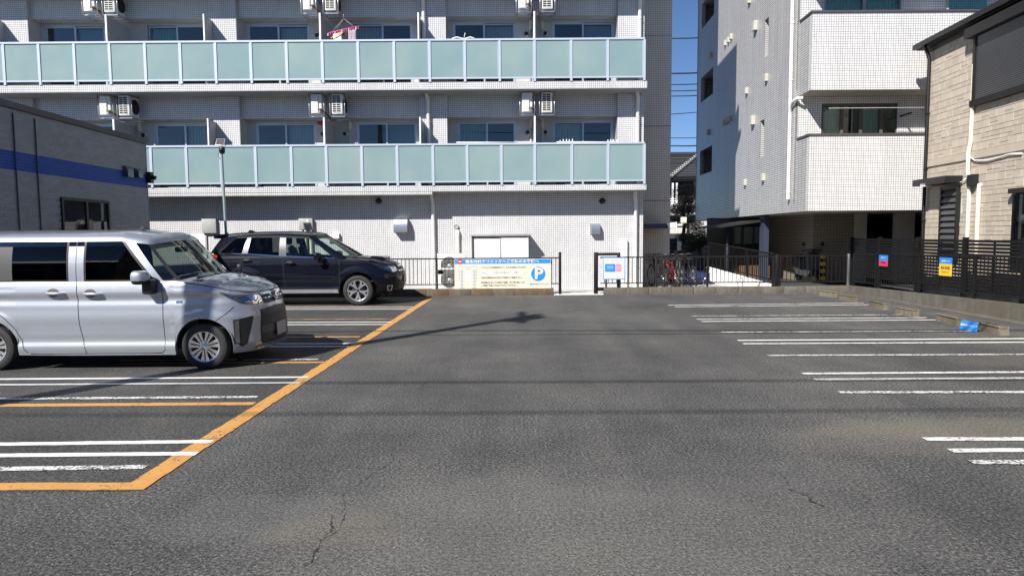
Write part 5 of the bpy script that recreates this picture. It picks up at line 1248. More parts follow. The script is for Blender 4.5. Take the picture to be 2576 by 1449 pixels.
bx('roof_back', xr0, xr1, YO + 2.59, YO + 8.5, zev, zr - .02, 'roof_tile', rf); bx('ridge', xr0, xr1, YO + 2.45, YO + 2.8, zr, zr + .16, 'roof_tile', rf)
a, c = A(1688, 445, YO - .15), A(1752, 395, YO + 2.2)
q = MB(); q.tube([a, c], .10, 8)
for k in range(14): p = a + (c - a) * (k / 13); q.lathe([(.10, -.09), (.13, -.09), (.13, .02), (.10, .02)], p + Vector((0, 0, .06)), 'x', 8)
q.build('hip_ridge', 'block_grey', rf)
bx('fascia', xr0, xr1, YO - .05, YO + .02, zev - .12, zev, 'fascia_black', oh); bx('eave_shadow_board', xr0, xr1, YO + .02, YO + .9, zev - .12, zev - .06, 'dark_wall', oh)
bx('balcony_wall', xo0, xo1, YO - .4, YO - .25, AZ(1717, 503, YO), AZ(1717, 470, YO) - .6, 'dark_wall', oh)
for px in (1690, 1700): q = bx('balcony_post', AX(px, 470, YO - .5), AX(px + 4, 470, YO - .5), YO - .6, YO - .5, AZ(px, 530, YO), AZ(px, 462, YO), 'alu_white', oh)
for py in (500, 505, 511): bx('balcony_rail', xo0, AX(1703, 500, YO - .5), YO - .55, YO - .5, AZ(1700, py + 2, YO - .5), AZ(1700, py, YO - .5), 'alu_white', oh)
bx('porch_roof', xo0, AX(1725, 540, YO - 2), YO - 2, YO - .6, AZ(1700, 535, YO - 2), AZ(1700, 512, YO - 2) - .3, 'plaster_pale', oh)
bx('window', AX(1686, 430, YO + .8), AX(1745, 430, YO + .8), YO + .85, YO + .899, zev - 1.6, zev - .2, 'dark_void', oh)
# far boundary walls of concrete block, brown stone pile
def block_wall(px0, px1, py0, Y, label, mat='block_grey'):
    x0, x1 = AX(px0, 620, Y), AX(px1, 620, Y); zt = AZ(px0, py0, Y); rt = root('block_wall', (x0, Y, 0), label, 'wall')
    nz = max(1, int(round(zt / .2))); h = zt / nz
    for j in range(nz):
        x = x0 - (.2 if j % 2 else 0)
        while x < x1:
            a, c = max(x, x0), min(x + .4, x1)
            if c - a > .03: ubox('block', a + .004, c - .004, Y + random.uniform(-.004, .004), Y + .12, j * h + .003, (j + 1) * h - .003, mat, rt)
            x += .4
block_wall(1733, 1773, 606, 34.0, 'low grey block wall beyond the pine'); block_wall(1772, 1813, 600, 33.0, 'taller grey block wall section beside the dark hall')
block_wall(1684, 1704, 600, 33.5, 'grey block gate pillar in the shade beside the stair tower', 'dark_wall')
sr = root('garden_rocks', (AX(1717, 640, 31.0), 31.0, 0), 'brown garden rocks piled beside the pine trunk', 'rocks')
for k in range(16):
    x = AX(1717, 640, 31) + random.uniform(-.32, .32); z = .12 + (k // 5) * .28; s_ = random.uniform(.14, .22)
    bm = bmesh.new(); bmesh.ops.create_icosphere(bm, subdivisions=2, radius=s_)
    for v in bm.verts: v.co = v.co * random.uniform(.8, 1.1) + Vector((x, 31 + random.uniform(-.2, .2), z))
    MB().add_bm(bm, 0, False).build('rock', 'stone_brown', sr)
# cloud-pruned pine
def pine(px, Y, label, pads, trunk, mat_top):
    x = AX(px, 640, Y); rt = root('pine_tree', (x, Y, 0), label, 'tree')
    q = MB(); tp = [Vector((AX(a, b, Y), Y + random.uniform(-.1, .1), AZ(a, b, Y) if i else 0.0)) for i, (a, b) in enumerate(trunk)]
    q.tube(tp, [.13 * (1 - .75 * i / (len(tp) - 1)) for i in range(len(tp))], 10)
    for (a, b, rx, rz_, mt) in pads:
        c = Vector((AX(a, b, Y), Y, AZ(a, b, Y))); near_ = min(tp, key=lambda p: (p - c - Vector((0, 0, -.3))).length)
        q.tube([near_, (near_ + c) / 2 + Vector((0, 0, .06)), c], [.045, .035, .015], 6)
        for _ in range(7):
            e = c + Vector((random.uniform(-rx, rx), random.uniform(-rx, rx), random.uniform(-rz_, rz_) * .6)); q.tube([(near_ + c) / 2, (c + e) / 2 + Vector((0, 0, .05)), e], [.02, .014, .006], 4)
    q.build('trunk', 'bark', rt, 60)
    for (a, b, rx, rz_, mt) in pads:
        c = Vector((AX(a, b, Y), Y, AZ(a, b, Y))); q = MB()
        for _ in range(int(5200 * rx * rx * .9)):
            u = random.gauss(0, .5); v_ = random.gauss(0, .5); w_ = random.uniform(-1, 1)
            rr = u * u + v_ * v_
            if rr > 1.15: continue
            hgt = math.sqrt(max(0, 1.15 - rr)); p = c + Vector((u * rx, v_ * rx * .9, rz_ * (w_ * .75 * hgt + .1 * random.gauss(0, 1))))
            d = Vector((random.gauss(0, 1), random.gauss(0, 1), random.gauss(.5, .8))).normalized() * random.uniform(.05, .10); s_ = d.orthogonal().normalized() * random.uniform(.012, .022)
            q.face([p - s_, p + s_, p + d + s_ * .3, p + d - s_ * .3])
        q.build('foliage_pad', mt, rt, kind='stuff')
pine(1719, 36.0, 'cloud pruned brown pine between the two tiled buildings', [(1727, 486, 0.75, 0.59, 'pine_brown'), (1712, 527, 0.80, 0.39, 'pine_brown'), (1742, 520, 0.57, 0.51, 'pine_brown'), (1697, 553, 0.40, 0.25, 'pine_brown'), (1740, 560, 0.63, 0.46, 'pine_brown'), (1722, 598, 0.48, 0.27, 'pine_green'), (1757, 590, 0.68, 0.46, 'pine_brown')],
     [(1719, 700), (1720, 620), (1718, 590), (1722, 560), (1718, 530), (1726, 500), (1727, 480)], 'pine_brown')
pine(1760, 30.0, 'low dark leafy tree with bare twigs in front of the block wall', [(1752, 612, .5, .3, 'shrub'), (1738, 622, .4, .25, 'pine_green'), (1770, 604, .4, .25, 'pine_green')], [(1760, 705), (1759, 670), (1764, 650), (1756, 625), (1755, 612)], 'shrub')
# shrubs in the planter outside the shop
def shrub(px, py, Y, rx, rz_, label):
    c = A(px, py, Y); rt = root('shrub', (c.x, c.y, 0), label, 'shrub'); q = MB()
    for _ in range(1100):
        d0 = Vector((random.gauss(0, .5) * rx, random.gauss(0, .4) * rx * .6, abs(random.gauss(.3, .5)) * rz_)); p = Vector((c.x, c.y, c.z - rz_)) + d0
        d = Vector((random.gauss(0, 1), random.gauss(0, 1), random.gauss(.4, .8))).normalized() * .07; s_ = d.orthogonal().normalized() * .025
        q.face([p - s_, p + d * .5 - s_ * .2, p + d, p + s_])
    q.build('foliage', 'shrub', rt, kind='stuff'); q = MB()
    for _ in range(6): q.tube([(c.x, c.y, 0), (c.x + random.uniform(-.2, .2) * rx, c.y, c.z - rz_ * .3)], .015, 5)
    q.build('stems', 'bark', rt)
shrub(1893, 636, 25.0, .55, .32, 'golden green shrub under the curtained window')
pl_ = bx('planter', AX(1862, 660, 24.6), AX(1935, 660, 24.6), 24.5, 25.4, 0, AZ(1900, 668, 24.6), 'wood_brown'); tag(pl_, 'brown planter box below the curtained window', 'planter')

# ------------------------------------------------------------------ things behind the railing
def bicycle(px, Y, ang, mat, label):
    x = AX(px, 700, Y); rt = root('bicycle', (x, Y, 0), label, 'bicycle', None, 0.0)
    m_ = Matrix.Translation((x, Y, 0)) @ Matrix.Rotation(ang, 4, 'Z')
    T = lambda *p: m_ @ Vector(p)
    for wx, nm in ((-.52, 'wheel'), (.52, 'wheel')):
        q = MB(); n_ = 28; ring = [T(wx + .31 * math.cos(2 * math.pi * k / n_), 0, .33 + .31 * math.sin(2 * math.pi * k / n_)) for k in range(n_ + 1)]
        q.tube(ring, .018, 6, cap=False); wh = q.build(nm, 'black_rubber', rt)
        q = MB()
        for k in range(12): a = math.pi * k / 6; q.tube([T(wx, 0, .33), T(wx + .3 * math.cos(a), 0, .33 + .3 * math.sin(a))], .0025, 4)
        q.tube([T(wx, -.05, .33), T(wx, .05, .33)], .025, 8); q.build('spokes', 'steel', wh)
    q = MB(); bb, st_, hd, rr_, ff = T(-.05, 0, .30), T(-.17, 0, .74), T(.38, 0, .82), T(-.52, 0, .33), T(.52, 0, .33)
    for a, c in ((bb, st_), (bb, hd), (st_, hd), (rr_, bb), (rr_, st_), (hd, ff)): q.tube([a, c], .018, 8)
    q.tube([hd, T(.34, 0, .98)], .014, 8); q.build('frame', mat, rt, 60)
    q = MB(); q.tube([T(.22, -.28, .98), T(.34, -.22, 1.0), T(.36, 0, .99), T(.34, .22, 1.0), T(.22, .28, .98)], .012, 6); q.build('handlebar', 'rim_dark', rt, 60)
    q = MB(); q.tube([st_, T(-.19, 0, .84)], .014, 8); q.build('seat_post', 'steel', rt, 60)
    q = MB(); bm = bmesh.new(); bmesh.ops.create_uvsphere(bm, u_segments=12, v_segments=8, radius=1)
    for v in bm.verts: v.co = m_ @ Vector((-.20 + v.co.x * .13, v.co.y * (.05 + .05 * (v.co.x < 0)), .86 + v.co.z * .03))
    q.add_bm(bm, 0, True).build('saddle', 'black_rubber', rt)
    q = MB(); c = Vector((.50, 0, .86)); W_ = .17
    for k in range(9):
        f = -1 + k / 4; q.tube([T(.36, f * W_, .72), T(.33, f * W_, .95)], .004, 4); q.tube([T(.68, f * W_, .72), T(.71, f * W_, .95)], .004, 4)
    for z_ in (.72, .80, .88, .95): q.tube([T(.34, -W_, z_), T(.70, -W_, z_), T(.70, W_, z_), T(.34, W_, z_), T(.34, -W_, z_)], .005, 4)
    q.build('basket', 'black_metal', rt)
    for wx in (-.52, .52):
        q = MB(); n_ = 10; q.tube([T(wx + .345 * math.cos(math.pi * (.1 + .8 * k / n_)), 0, .33 + .345 * math.sin(math.pi * (.1 + .8 * k / n_))) for k in range(n_ + 1)], .012, 4)
        q.build('mudguard', 'rim_dark', rt)
bicycle(1655, 20.9, R(100), 'black_metal', 'black bicycle parked beside the stair tower')
bicycle(1668, 20.3, R(80), 'black_metal', 'black bicycle with basket parked next to the red bicycle')
bicycle(1685, 20.35, R(97), 'red_paint', 'red bicycle among the parked bicycles')
bicycle(1707, 20.2, R(86), 'scooter_grey', 'grey bicycle beside the blue tarp')
bicycle(1725, 20.5, R(99), 'black_metal', 'dark bicycle half hidden by the blue tarp')
xa_, xc_ = AX(1700, 700, 21.6), AX(1786, 700, 21.6); zt = AZ(1740, 686, 21.6)
tp_ = root('covered_cart', (xa_, 21.6, 0), 'low cart under a dark blue tarp behind the railing', 'cart'); q = MB(); nx = 16
for i in range(nx):
    for j in range(6):
        def tpnt(i, j):
            fx_, fy_ = i / nx, j / 6; z = zt * (1 - .04 * math.sin(9 * fx_)) if 0 < j < 6 else zt * .1
            return (xa_ + (xc_ - xa_) * fx_, 21.6 + [0, .03, .3, .5, .7, .97, 1.0][j] , z - .02 * math.sin(5 * fx_ + j))
        q.face([tpnt(i, j), tpnt(i + 1, j), tpnt(i + 1, j + 1), tpnt(i, j + 1)], 0, True)
for i in (0, nx): q.face([tpnt(i, j) for j in range(7)])
q.build('tarp', 'blue_tarp', tp_)
for x in (xa_ + .25, xc_ - .25): MB().lathe([(.0, -.04), (.11, -.04), (.13, -.02), (.13, .02), (.0, .03)], (x, 21.7, .13), 'y', 16).build('wheel', 'black_rubber', tp_)
for px in (1774, 1861):
    p = A(px, 705, 19.4); q = MB(); q.tube([(p.x - .05, 19.4, 0), (p.x - .05, 19.4, .28), (p.x, 19.4, .36), (p.x + .06, 19.4, .36), (p.x + .08, 19.4, .30), (p.x + .08, 19.4, 0)], .014, 8)
    tag(q.build('bicycle_stand', 'steel'), 'thin steel hoop stand ' + ('beside the blue tarp' if px < 1800 else 'in front of the white ramp wall'), 'bicycle stand', 'steel hoop stands behind the railing')
# scooter in the dark hall
gx = AX(2028, 680, 22.6); sc2 = root('scooter', (gx, 22.6, 0), 'grey motor scooter parked in the dark hall', 'scooter')
for dx in (-.0, .0):
    pass
for yy in (-.6, .6): MB().lathe([(.0, -.05), (.15, -.05), (.23, -.03), (.23, .03), (.15, .05), (0, .05)], (gx, 22.6 + yy, .23), 'x', 20).build('wheel', 'black_rubber', sc2)
q = MB(); q.prism([(.62, .35), (.52, .95), (.42, 1.0), (.30, .45), (-.1, .35), (-.15, .75), (-.75, .80), (-.8, .55), (-.45, .25), (.45, .2)], lambda u, v, w_: (gx - .16 + w_, 22.6 - u, v), .32); q.build('body', 'scooter_grey', sc2)
q = MB(); q.bbox(gx - .14, gx + .14, 22.72, 23.35, .76, .86, .04); q.build('seat', 'black_rubber', sc2)
q = MB(); q.tube([(gx - .33, 22.2, 1.02), (gx - .1, 22.12, 1.06), (gx + .1, 22.12, 1.06), (gx + .33, 22.2, 1.02)], .018, 8); q.tube([(gx, 22.12, 1.05), (gx, 22.05, .9)], .03, 8); q.build('handlebar', 'black_plastic', sc2)
for s_ in (-1, 1):
    q = MB(); q.tube([(gx + s_ * .25, 22.15, 1.05), (gx + s_ * .3, 22.13, 1.2)], .006, 5); q.lathe([(0, -.01), (.06, -.008), (.06, .008), (0, .01)], (gx + s_ * .3, 22.13, 1.24), 'y', 14); q.build('mirror', 'black_plastic', sc2)

# ------------------------------------------------------------------ houses across the street, behind the camera (seen only in glass and paint)
def street_house(x0, x1, y0, y1, h, wall, label):
    rt = root('street_house', (x0, y1, 0), label, 'house'); bx('wall', x0, x1, y0, y1, 0, h, wall, rt)
    q = MB(); m_ = (y0 + y1) / 2; r0, r1 = Vector((x0 - .4, m_, h + 2)), Vector((x1 + .4, m_, h + 2))
    q.face([(x0 - .4, y1 + .5, h), (x1 + .4, y1 + .5, h), r1, r0]); q.face([(x0 - .4, y0 - .5, h), (x1 + .4, y0 - .5, h), r1, r0]); q.face([(x0 - .4, y1 + .5, h), (x0 - .4, y0 - .5, h), r0]); q.face([(x1 + .4, y1 + .5, h), (x1 + .4, y0 - .5, h), r1]); q.face([(x0 - .4, y1 + .5, h), (x1 + .4, y1 + .5, h), (x1 + .4, y0 - .5, h), (x0 - .4, y0 - .5, h)])
    q.build('roof', 'roof_black', rt)
    for z in (.9, 3.6):
        k = int((x1 - x0) / 2.6)
        for i in range(k):
            xc = x0 + (i + .5) * (x1 - x0) / k; wn = bx('window', xc - .75, xc + .75, y1 + .001, y1 + .05, z, z + 1.3, 'fascia_black', rt); bx('pane', xc - .68, xc + .68, y1 + .051, y1 + .056, z + .07, z + 1.23, 'dark_void', wn)
plain('wall_tan', (.34, .30, .25), .85); plain('wall_slate', (.16, .17, .18), .85); plain('wall_cream', (.46, .43, .37), .85)
street_house(-34, -21, -24, -15, 5.8, 'wall_tan', 'tan two storey house across the street by the utility pole')
street_house(-19.5, -9, -25, -15.5, 6.2, 'wall_slate', 'slate grey two storey house across the street')
street_house(-7, 5, -26, -16, 5.6, 'wall_cream', 'cream two storey house across the street')
street_house(7, 19, -25, -15, 6.0, 'wall_tan', 'wide tan house across the street facing the empty bays')
street_house(21, 34, -24, -14, 6.4, 'wall_slate', 'dark slate house across the street beyond the wheel stops')
# ------------------------------------------------------------------ cars
def interp(pts, x):
    if x <= pts[0][0]: return pts[0][1]
    for (a, va), (b, vb) in zip(pts, pts[1:]):
        if x <= b:
            f = (x - a) / (b - a); f = f * f * (3 - 2 * f); return va + (vb - va) * f
    return pts[-1][1]
def bez(p0, p1, p2, p3, t):
    u = 1 - t; return tuple(u ** 3 * a + 3 * u * u * t * b + 3 * u * t * t * c + t ** 3 * d for a, b, c, d in zip(p0, p1, p2, p3))
class Car:
    """Lower body: a skirt P(s, z) that follows the plan outline (s = x along the flank, then arc length round the nose and tail)."""
    def __init__(c, name, loc, label, p):
        c.p = p; c.rt = root(name, loc, label, 'car'); c.loc = Vector(loc)
        W = p['W']; a, b = p['xr_c'], p['xf_c']
        pl = [(x, -W) for x in [a + (b - a) * i / 60 for i in range(61)]]; ss = [q[0] for q in pl]
        fr = [bez((b, -W), (p['f1'][0], -W), p['f2'], (p['x_f'], 0), i / 40) for i in range(1, 41)]
        re = [bez((a, -W), (p['r1'][0], -W), p['r2'], (p['x_r'], 0), i / 30) for i in range(1, 31)]
        s = b; last = pl[-1]
        for q in fr: s += math.dist(q, last); ss.append(s); pl.append(q); last = q
        c.s_end = s; s = a; last = pl[0]
        for q in re: s -= math.dist(q, last); ss.insert(0, s); pl.insert(0, q); last = q
        c.s_start = s; c.ss = ss; c.pl = pl
    def plan(c, s):
        ss, pl = c.ss, c.pl; s = min(max(s, ss[0]), ss[-1])
        lo, hi = 0, len(ss) - 1
        while hi - lo > 1:
            m_ = (lo + hi) // 2
            if ss[m_] <= s: lo = m_
            else: hi = m_
        f = (s - ss[lo]) / (ss[hi] - ss[lo]) if ss[hi] > ss[lo] else 0
        x, y = (pl[lo][k] + (pl[hi][k] - pl[lo][k]) * f for k in (0, 1))
        i0, i1 = max(lo - 1, 0), min(hi + 1, len(pl) - 1)
        tx, ty = pl[i1][0] - pl[i0][0], pl[i1][1] - pl[i0][1]; L = math.hypot(tx, ty) or 1
        if s >= ss[-1] - 1e-6: tx, ty, L = 0, 1, 1
        if s <= ss[0] + 1e-6: tx, ty, L = 0, -1, 1
        return x, y, ty / L, -tx / L                        # outward normal
    def P(c, s, z, off=0.0):
        p = c.p; x, y, nx, ny = c.plan(s)
        if nx < 0 and s > 0 and s > p['xf_c']: pass
        wf = min(max((s - p['xf_c']) / (c.s_end - p['xf_c']), 0), 1); wf = min(1, wf * 1.9); wf = wf * wf * (3 - 2 * wf)
        wr = min(max((p['xr_c'] - s) / (p['xr_c'] - c.s_start), 0), 1); wr = min(1, wr * 1.9); wr = wr * wr * (3 - 2 * wr)
        ds = interp(p['side'], z); d = ds * (1 - wf - wr) + interp(p['front'], z) * wf + interp(p['rear'], z) * wr
        for (xw, zw, amp, rad) in p.get('flare', ()):
            r_ = math.hypot(s - xw, (z - zw)); 
            if r_ < rad: d -= amp * (1 - (r_ / rad) ** 2) ** .6
        yy = y - ny * d + ny * off; xx = x - nx * d + nx * off
        return Vector((xx, min(yy, 0) if s > p['xr_c'] or True else yy, z))
    def w(c, v): return c.loc + v
    def obj(c, q, name, mat, parent=None, auto=40):
        q.v = [tuple(c.loc + Vector(v)) for v in q.v]
        return q.build(name, mat, parent or c.rt, auto)
    def ztop(c, s): return interp(c.p['top'], s)
    def zbot(c, s):
        z = interp(c.p['bot'], s)
        for xw, zw, r_ in c.p['arch']:
            if abs(s - xw) < r_: z = max(z, zw + math.sqrt(r_ * r_ - (s - xw) ** 2))
        return z
    def cols(c):
        p = c.p; s = set()
        n_ = 26; s.update(p['xf_c'] + (c.s_end - p['xf_c']) * i / n_ for i in range(n_ + 1)); s.update(c.s_start + (p['xr_c'] - c.s_start) * i / 18 for i in range(19))
        x = p['xr_c']
        while x < p['xf_c']: s.add(x); x += .07
        for xw, zw, r_ in p['arch']:
            for k in range(33): s.add(xw - r_ * math.cos(math.pi * k / 32) * .9995)
            s.update((xw - r_ - .001, xw + r_ + .001))
        L = sorted(s); return [a for i, a in enumerate(L) if i == 0 or a - L[i - 1] > .0008]
    def skirt(c):
        C_ = c.cols(); nv = 30; q = MB(); g = []
        for s in C_:
            z0, z1 = c.zbot(s), c.ztop(s); g.append([c.P(s, z0 + (z1 - z0) * (j / nv)) for j in range(nv + 1)])
        for i in range(len(C_) - 1):
            for j in range(nv):
                a = [g[i][j], g[i + 1][j], g[i + 1][j + 1], g[i][j + 1]]; q.face(a, 0, True); q.face([Vector((v.x, -v.y, v.z)) for v in reversed(a)], 0, True)
            # inward return at the lower edge (sill, arch lip)
            a, b = g[i][0], g[i + 1][0]; inn = .05; a2, b2 = Vector((a.x, a.y + inn, a.z + .004)), Vector((b.x, b.y + inn, b.z + .004))
            if a.y < -.3:
                q.face([b, a, a2, b2], 0, False); q.face([Vector((v.x, -v.y, v.z)) for v in (a, b, b2, a2)], 0, False)
        # top: hood (front of the cowl) and deck strip behind
        for (sel, crown) in ((lambda s: s >= c.p['cowl'], c.p['crown']),):
            K = [s for s in C_ if sel(s)]; n_ = 16
            rows = []
            for s in K:
                e = c.P(s, c.ztop(s)); fr = min(1, (c.s_end - s) / (c.s_end - c.p['cowl'])); row = []
                for k in range(n_ + 1):
                    t = -1 + 2 * k / n_; row.append(Vector((e.x + c.p['hoodbow'] * (1 - t * t) * 0, e.y * -t if False else -abs(e.y) * -t, e.z + crown * (1 - abs(t) ** 2.6) * min(1, fr * 2.2 + .08))))
                rows.append(row)
            for i in range(len(rows) - 1):
                for k in range(n_): q.face([rows[i][k], rows[i + 1][k], rows[i + 1][k + 1], rows[i][k + 1]], 0, True)
        return c.obj(q, 'body', c.p['paint'], auto=50)
    def house(c, columns, rows, roof_rows, mats):
        """Greenhouse: columns (xb, yb, zb, xt, yt, zt, cell) from tail centre to nose centre; rows: (v0, v1, kind)"""
        def pt(col, v, bulge): 
            xb, yb, zb, xt, yt, zt = col[:6]; f = v; o = bulge * math.sin(math.pi * v)
            d = Vector((xb - 0, yb, 0)); out = Vector((0, -1, 0)) if abs(yb) > .55 * c.p['W'] else Vector((1 if xb > 0 else -1, 0, 0))
            return Vector((xb + (xt - xb) * f, yb + (yt - yb) * f, zb + (zt - zb) * f)) + out * o
        parts = {}; run = 0; nC = len(columns) - 1
        for i in range(nC):
            A_, B_ = columns[i], columns[i + 1]; cell = A_[6]
            if i and columns[i - 1][6] != cell: run += 1
            ends = [j for j in range(nC) if columns[j][6] == cell and all(columns[m_][6] == cell for m_ in range(min(i, j), max(i, j) + 1))]
            joined = 0 in ends or nC - 1 in ends
            for (v0, v1, kind) in rows:
                kk = kind if kind != 'cell' else cell
                if cell in ('paint', 'black') and kind in ('header',): kk = cell
                if kind == 'trim' and cell in ('paint', 'bpil'): kk = cell
                n_ = 4
                for k in range(n_):
                    a, b = v0 + (v1 - v0) * k / n_, v0 + (v1 - v0) * (k + 1) / n_
                    quad = [pt(A_, a, .02), pt(B_, a, .02), pt(B_, b, .02), pt(A_, b, .02)]
                    k0, k1 = ('paint', 'paint') if kk == 'paint' else ((kk, run), (kk, run)) if joined else ((kk, run, 0), (kk, run, 1))
                    parts.setdefault(k0, MB()).face(quad, 0, True); parts.setdefault(k1, MB()).face([Vector((v.x, -v.y, v.z)) for v in reversed(quad)], 0, True)
        q = parts.setdefault('paint', MB())
        rings = [[Vector((col[3], col[4], col[5])) for col in columns]]
        for (inset, dz) in roof_rows: rings.append([Vector((col[3] - math.copysign(1, col[3]) * inset * (.5 if abs(col[4]) > .05 else 1.0), col[4] + inset if col[4] < -inset else 0 * col[4], col[5] + dz)) for col in columns])
        for r0, r1 in zip(rings, rings[1:]):
            for i in range(len(columns) - 1):
                a = [r0[i], r0[i + 1], r1[i + 1], r1[i]]; q.face(a, 0, True); q.face([Vector((v.x, -v.y, v.z)) for v in reversed(a)], 0, True)
        top = rings[-1]; n_ = 8; rows_ = [[Vector((v.x, v.y * (1 - 2 * k / n_), v.z + c.p['roofcrown'] * (1 - (1 - 2 * k / n_) ** 2) * min(1, abs(v.y) * 2.2))) for k in range(n_ + 1)] for v in top]
        for i in range(len(rows_) - 1):
            for k in range(n_): q.face([rows_[i][k], rows_[i + 1][k], rows_[i + 1][k + 1], rows_[i][k + 1]], 0, True)
        out = {}
        for k, mb in parts.items():
            nm, mt = mats[k if k == 'paint' else k[0]]; out[k] = c.obj(mb, nm, mt, auto=50)
        return out
    def patch(c, name, poly, off, mat, parent=None, both=True, grid=.03, auto=60):
        """poly in (s, z), draped over the skirt at the given offset"""
        P2 = []; n_ = len(poly)
        for i in range(n_):
            a, b = Vector(poly[i]), Vector(poly[(i + 1) % n_]); k = max(1, int((b - a).length / grid))
            for j in range(k): P2.append(a + (b - a) * j / k)
        m_ = len(P2); edges = [(i, (i + 1) % m_) for i in range(m_)]
        s0, s1 = min(p.x for p in P2), max(p.x for p in P2); z0, z1 = min(p.y for p in P2), max(p.y for p in P2)
        pts = list(P2); s = s0 + grid / 2
        while s < s1:
            z = z0 + grid / 2
            while z < z1: pts.append(Vector((s, z))); z += grid
            s += grid
        r_ = delaunay_2d_cdt(pts, edges, [list(range(m_))], 1, 1e-6)
        q = MB(); q2 = MB(); V = [c.P(min(v.x, c.s_end), v.y, off) for v in r_[0]]
        mid = s1 > c.s_end - .002
        for f in r_[2]:
            q.face([V[i] for i in f], 0, True)
            if both: (q if mid else q2).face([Vector((V[i].x, -V[i].y, V[i].z)) for i in reversed(f)], 0, True)
        if both and not mid: c.obj(q2, name, mat, parent, auto)
        return c.obj(q, name, mat, parent, auto)
    def seam(c, name, pts, wd, parent=None, off=.0012, mat='black_rubber', both=True):
        q = MB(); q2 = MB(); L = []
        for (a, b) in zip(pts, pts[1:]):
            a, b = Vector(a), Vector(b); k = max(1, int((b - a).length / .03))
            for j in range(k): L.append(a + (b - a) * j / k)
        L.append(Vector(pts[-1]))
        l, r_ = [], []
        for i, p in enumerate(L):
            t = (L[min(i + 1, len(L) - 1)] - L[max(i - 1, 0)]).normalized(); n_ = Vector((-t.y, t.x)) * wd / 2
            l.append(c.P(p.x + n_.x, p.y + n_.y, off)); r_.append(c.P(p.x - n_.x, p.y - n_.y, off))
        for i in range(len(L) - 1):
            a = [l[i], l[i + 1], r_[i + 1], r_[i]]; q.face(a, 0, True)
            if both: q2.face([Vector((v.x, -v.y, v.z)) for v in reversed(a)], 0, True)
        if both: c.obj(q2, name, mat, parent)
        return c.obj(q, name, mat, parent)
    def wheels(c, xs, rad, wid, rim_r, spokes, steer=0.0):
        W = c.p['W']
        for x in xs:
            for sgn in (-1, 1):
                y = sgn * (W - .015 - wid / 2); ctr = (x, y, rad); o_ = sgn
                h = wid / 2
                q = MB(); q.lathe([(rim_r, -h * .88), (rim_r + .02, -h * .98), (rad * .80, -h * 1.02), (rad - .035, -h * .98), (rad - .012, -h * .86), (rad - .002, -h * .6), (rad, 0), (rad - .002, h * .6), (rad - .012, h * .86), (rad - .035, h * .98), (rad * .80, h * 1.02), (rim_r + .02, h * .98), (rim_r, h * .88)], ctr, 'y', 48)
                wh = c.obj(q, 'wheel', 'tyre', auto=30); 
                q = MB(); q.lathe([(rim_r + .002, o_ * h * .9), (rim_r - .012, o_ * h * .86), (rim_r - .022, o_ * h * .5), (rim_r - .03, -o_ * h * .5)], ctr, 'y', 48); c.obj(q, 'rim', 'rim_silver', wh)
                q = MB(); q.lathe([(rim_r - .02, o_ * .0), (.0, o_ * .0)], ctr, 'y', 32); c.obj(q, 'wheel_back', 'rim_dark', wh)
                q = MB(); q.lathe([(rim_r * .62, o_ * h * .28), (rim_r * .25, o_ * h * .30)], ctr, 'y', 32); c.obj(q, 'brake_disc', 'brake', wh)
                spokes(c, wh, ctr, o_, h, rim_r)
def sp_poly(c, wh, ctr, o_, y0, y1, poly, mat, name, a):
    q = MB(); ca, sa = math.cos(a), math.sin(a)
    def fn(u, v, w_): return (ctr[0] + u * ca - v * sa, ctr[1] + o_ * (y0 + (y1 - y0) * w_), ctr[2] + u * sa + v * ca)
    q.prism(poly, fn, 1.0); return c.obj(q, name, mat, wh)
def spokes_twin(c, wh, ctr, o_, h, r):
    for k in range(7):
        a = 2 * math.pi * k / 7 + .25
        for s_ in (-1, 1):
            poly = [(.03, s_ * .004), (.04, s_ * .022), (r * .55, s_ * .034), (r * .96, s_ * .056), (r * .97, s_ * .010)]
            sp_poly(c, wh, ctr, o_, h * .62, h * .9, poly, 'rim_silver', 'spoke', a)
    q = MB(); q.lathe([(.0, o_ * h * .99), (.03, o_ * h * .98), (.05, o_ * h * .90), (.055, o_ * h * .6)], ctr, 'y', 24); c.obj(q, 'hub_cap', 'rim_silver', wh)
    q = MB(); q.lathe([(r * .9, o_ * h * .80), (r + .004, o_ * h * .96), (r - .005, o_ * h * .70)], ctr, 'y', 48); c.obj(q, 'cover_ring', 'rim_silver', wh)
def spokes_y(c, wh, ctr, o_, h, r):
    for k in range(5):
        a = 2 * math.pi * k / 5 + math.pi / 2 + .63
        sp_poly(c, wh, ctr, o_, h * .45, h * .84, [(.02, -.05), (r * .55, -.05), (r * .97, -.125), (r * .99, -.02), (r * .72, 0), (r * .99, .02), (r * .97, .125), (r * .55, .05), (.02, .05)], 'rim_dark', 'spoke', a)
        sp_poly(c, wh, ctr, o_, h * .80, h * .93, [(.03, -.018), (r * .5, -.030), (r * .80, -.062), (r * .97, -.118), (r * .99, -.062), (r * .84, -.022), (r * .70, .0), (r * .84, .022), (r * .99, .062), (r * .97, .118), (r * .80, .062), (r * .5, .030), (.03, .018)], 'rim_silver', 'spoke_face', a)
    q = MB(); q.lathe([(.0, o_ * h * .97), (.028, o_ * h * .96), (.036, o_ * h * .85), (.04, o_ * h * .5)], ctr, 'y', 24); c.obj(q, 'hub_cap', 'rim_dark', wh)
    q = MB(); q.lathe([(r - .012, o_ * h * .90), (r + .005, o_ * h * .95), (r + .006, o_ * h * .88)], ctr, 'y', 48); c.obj(q, 'rim_edge', 'rim_silver', wh)
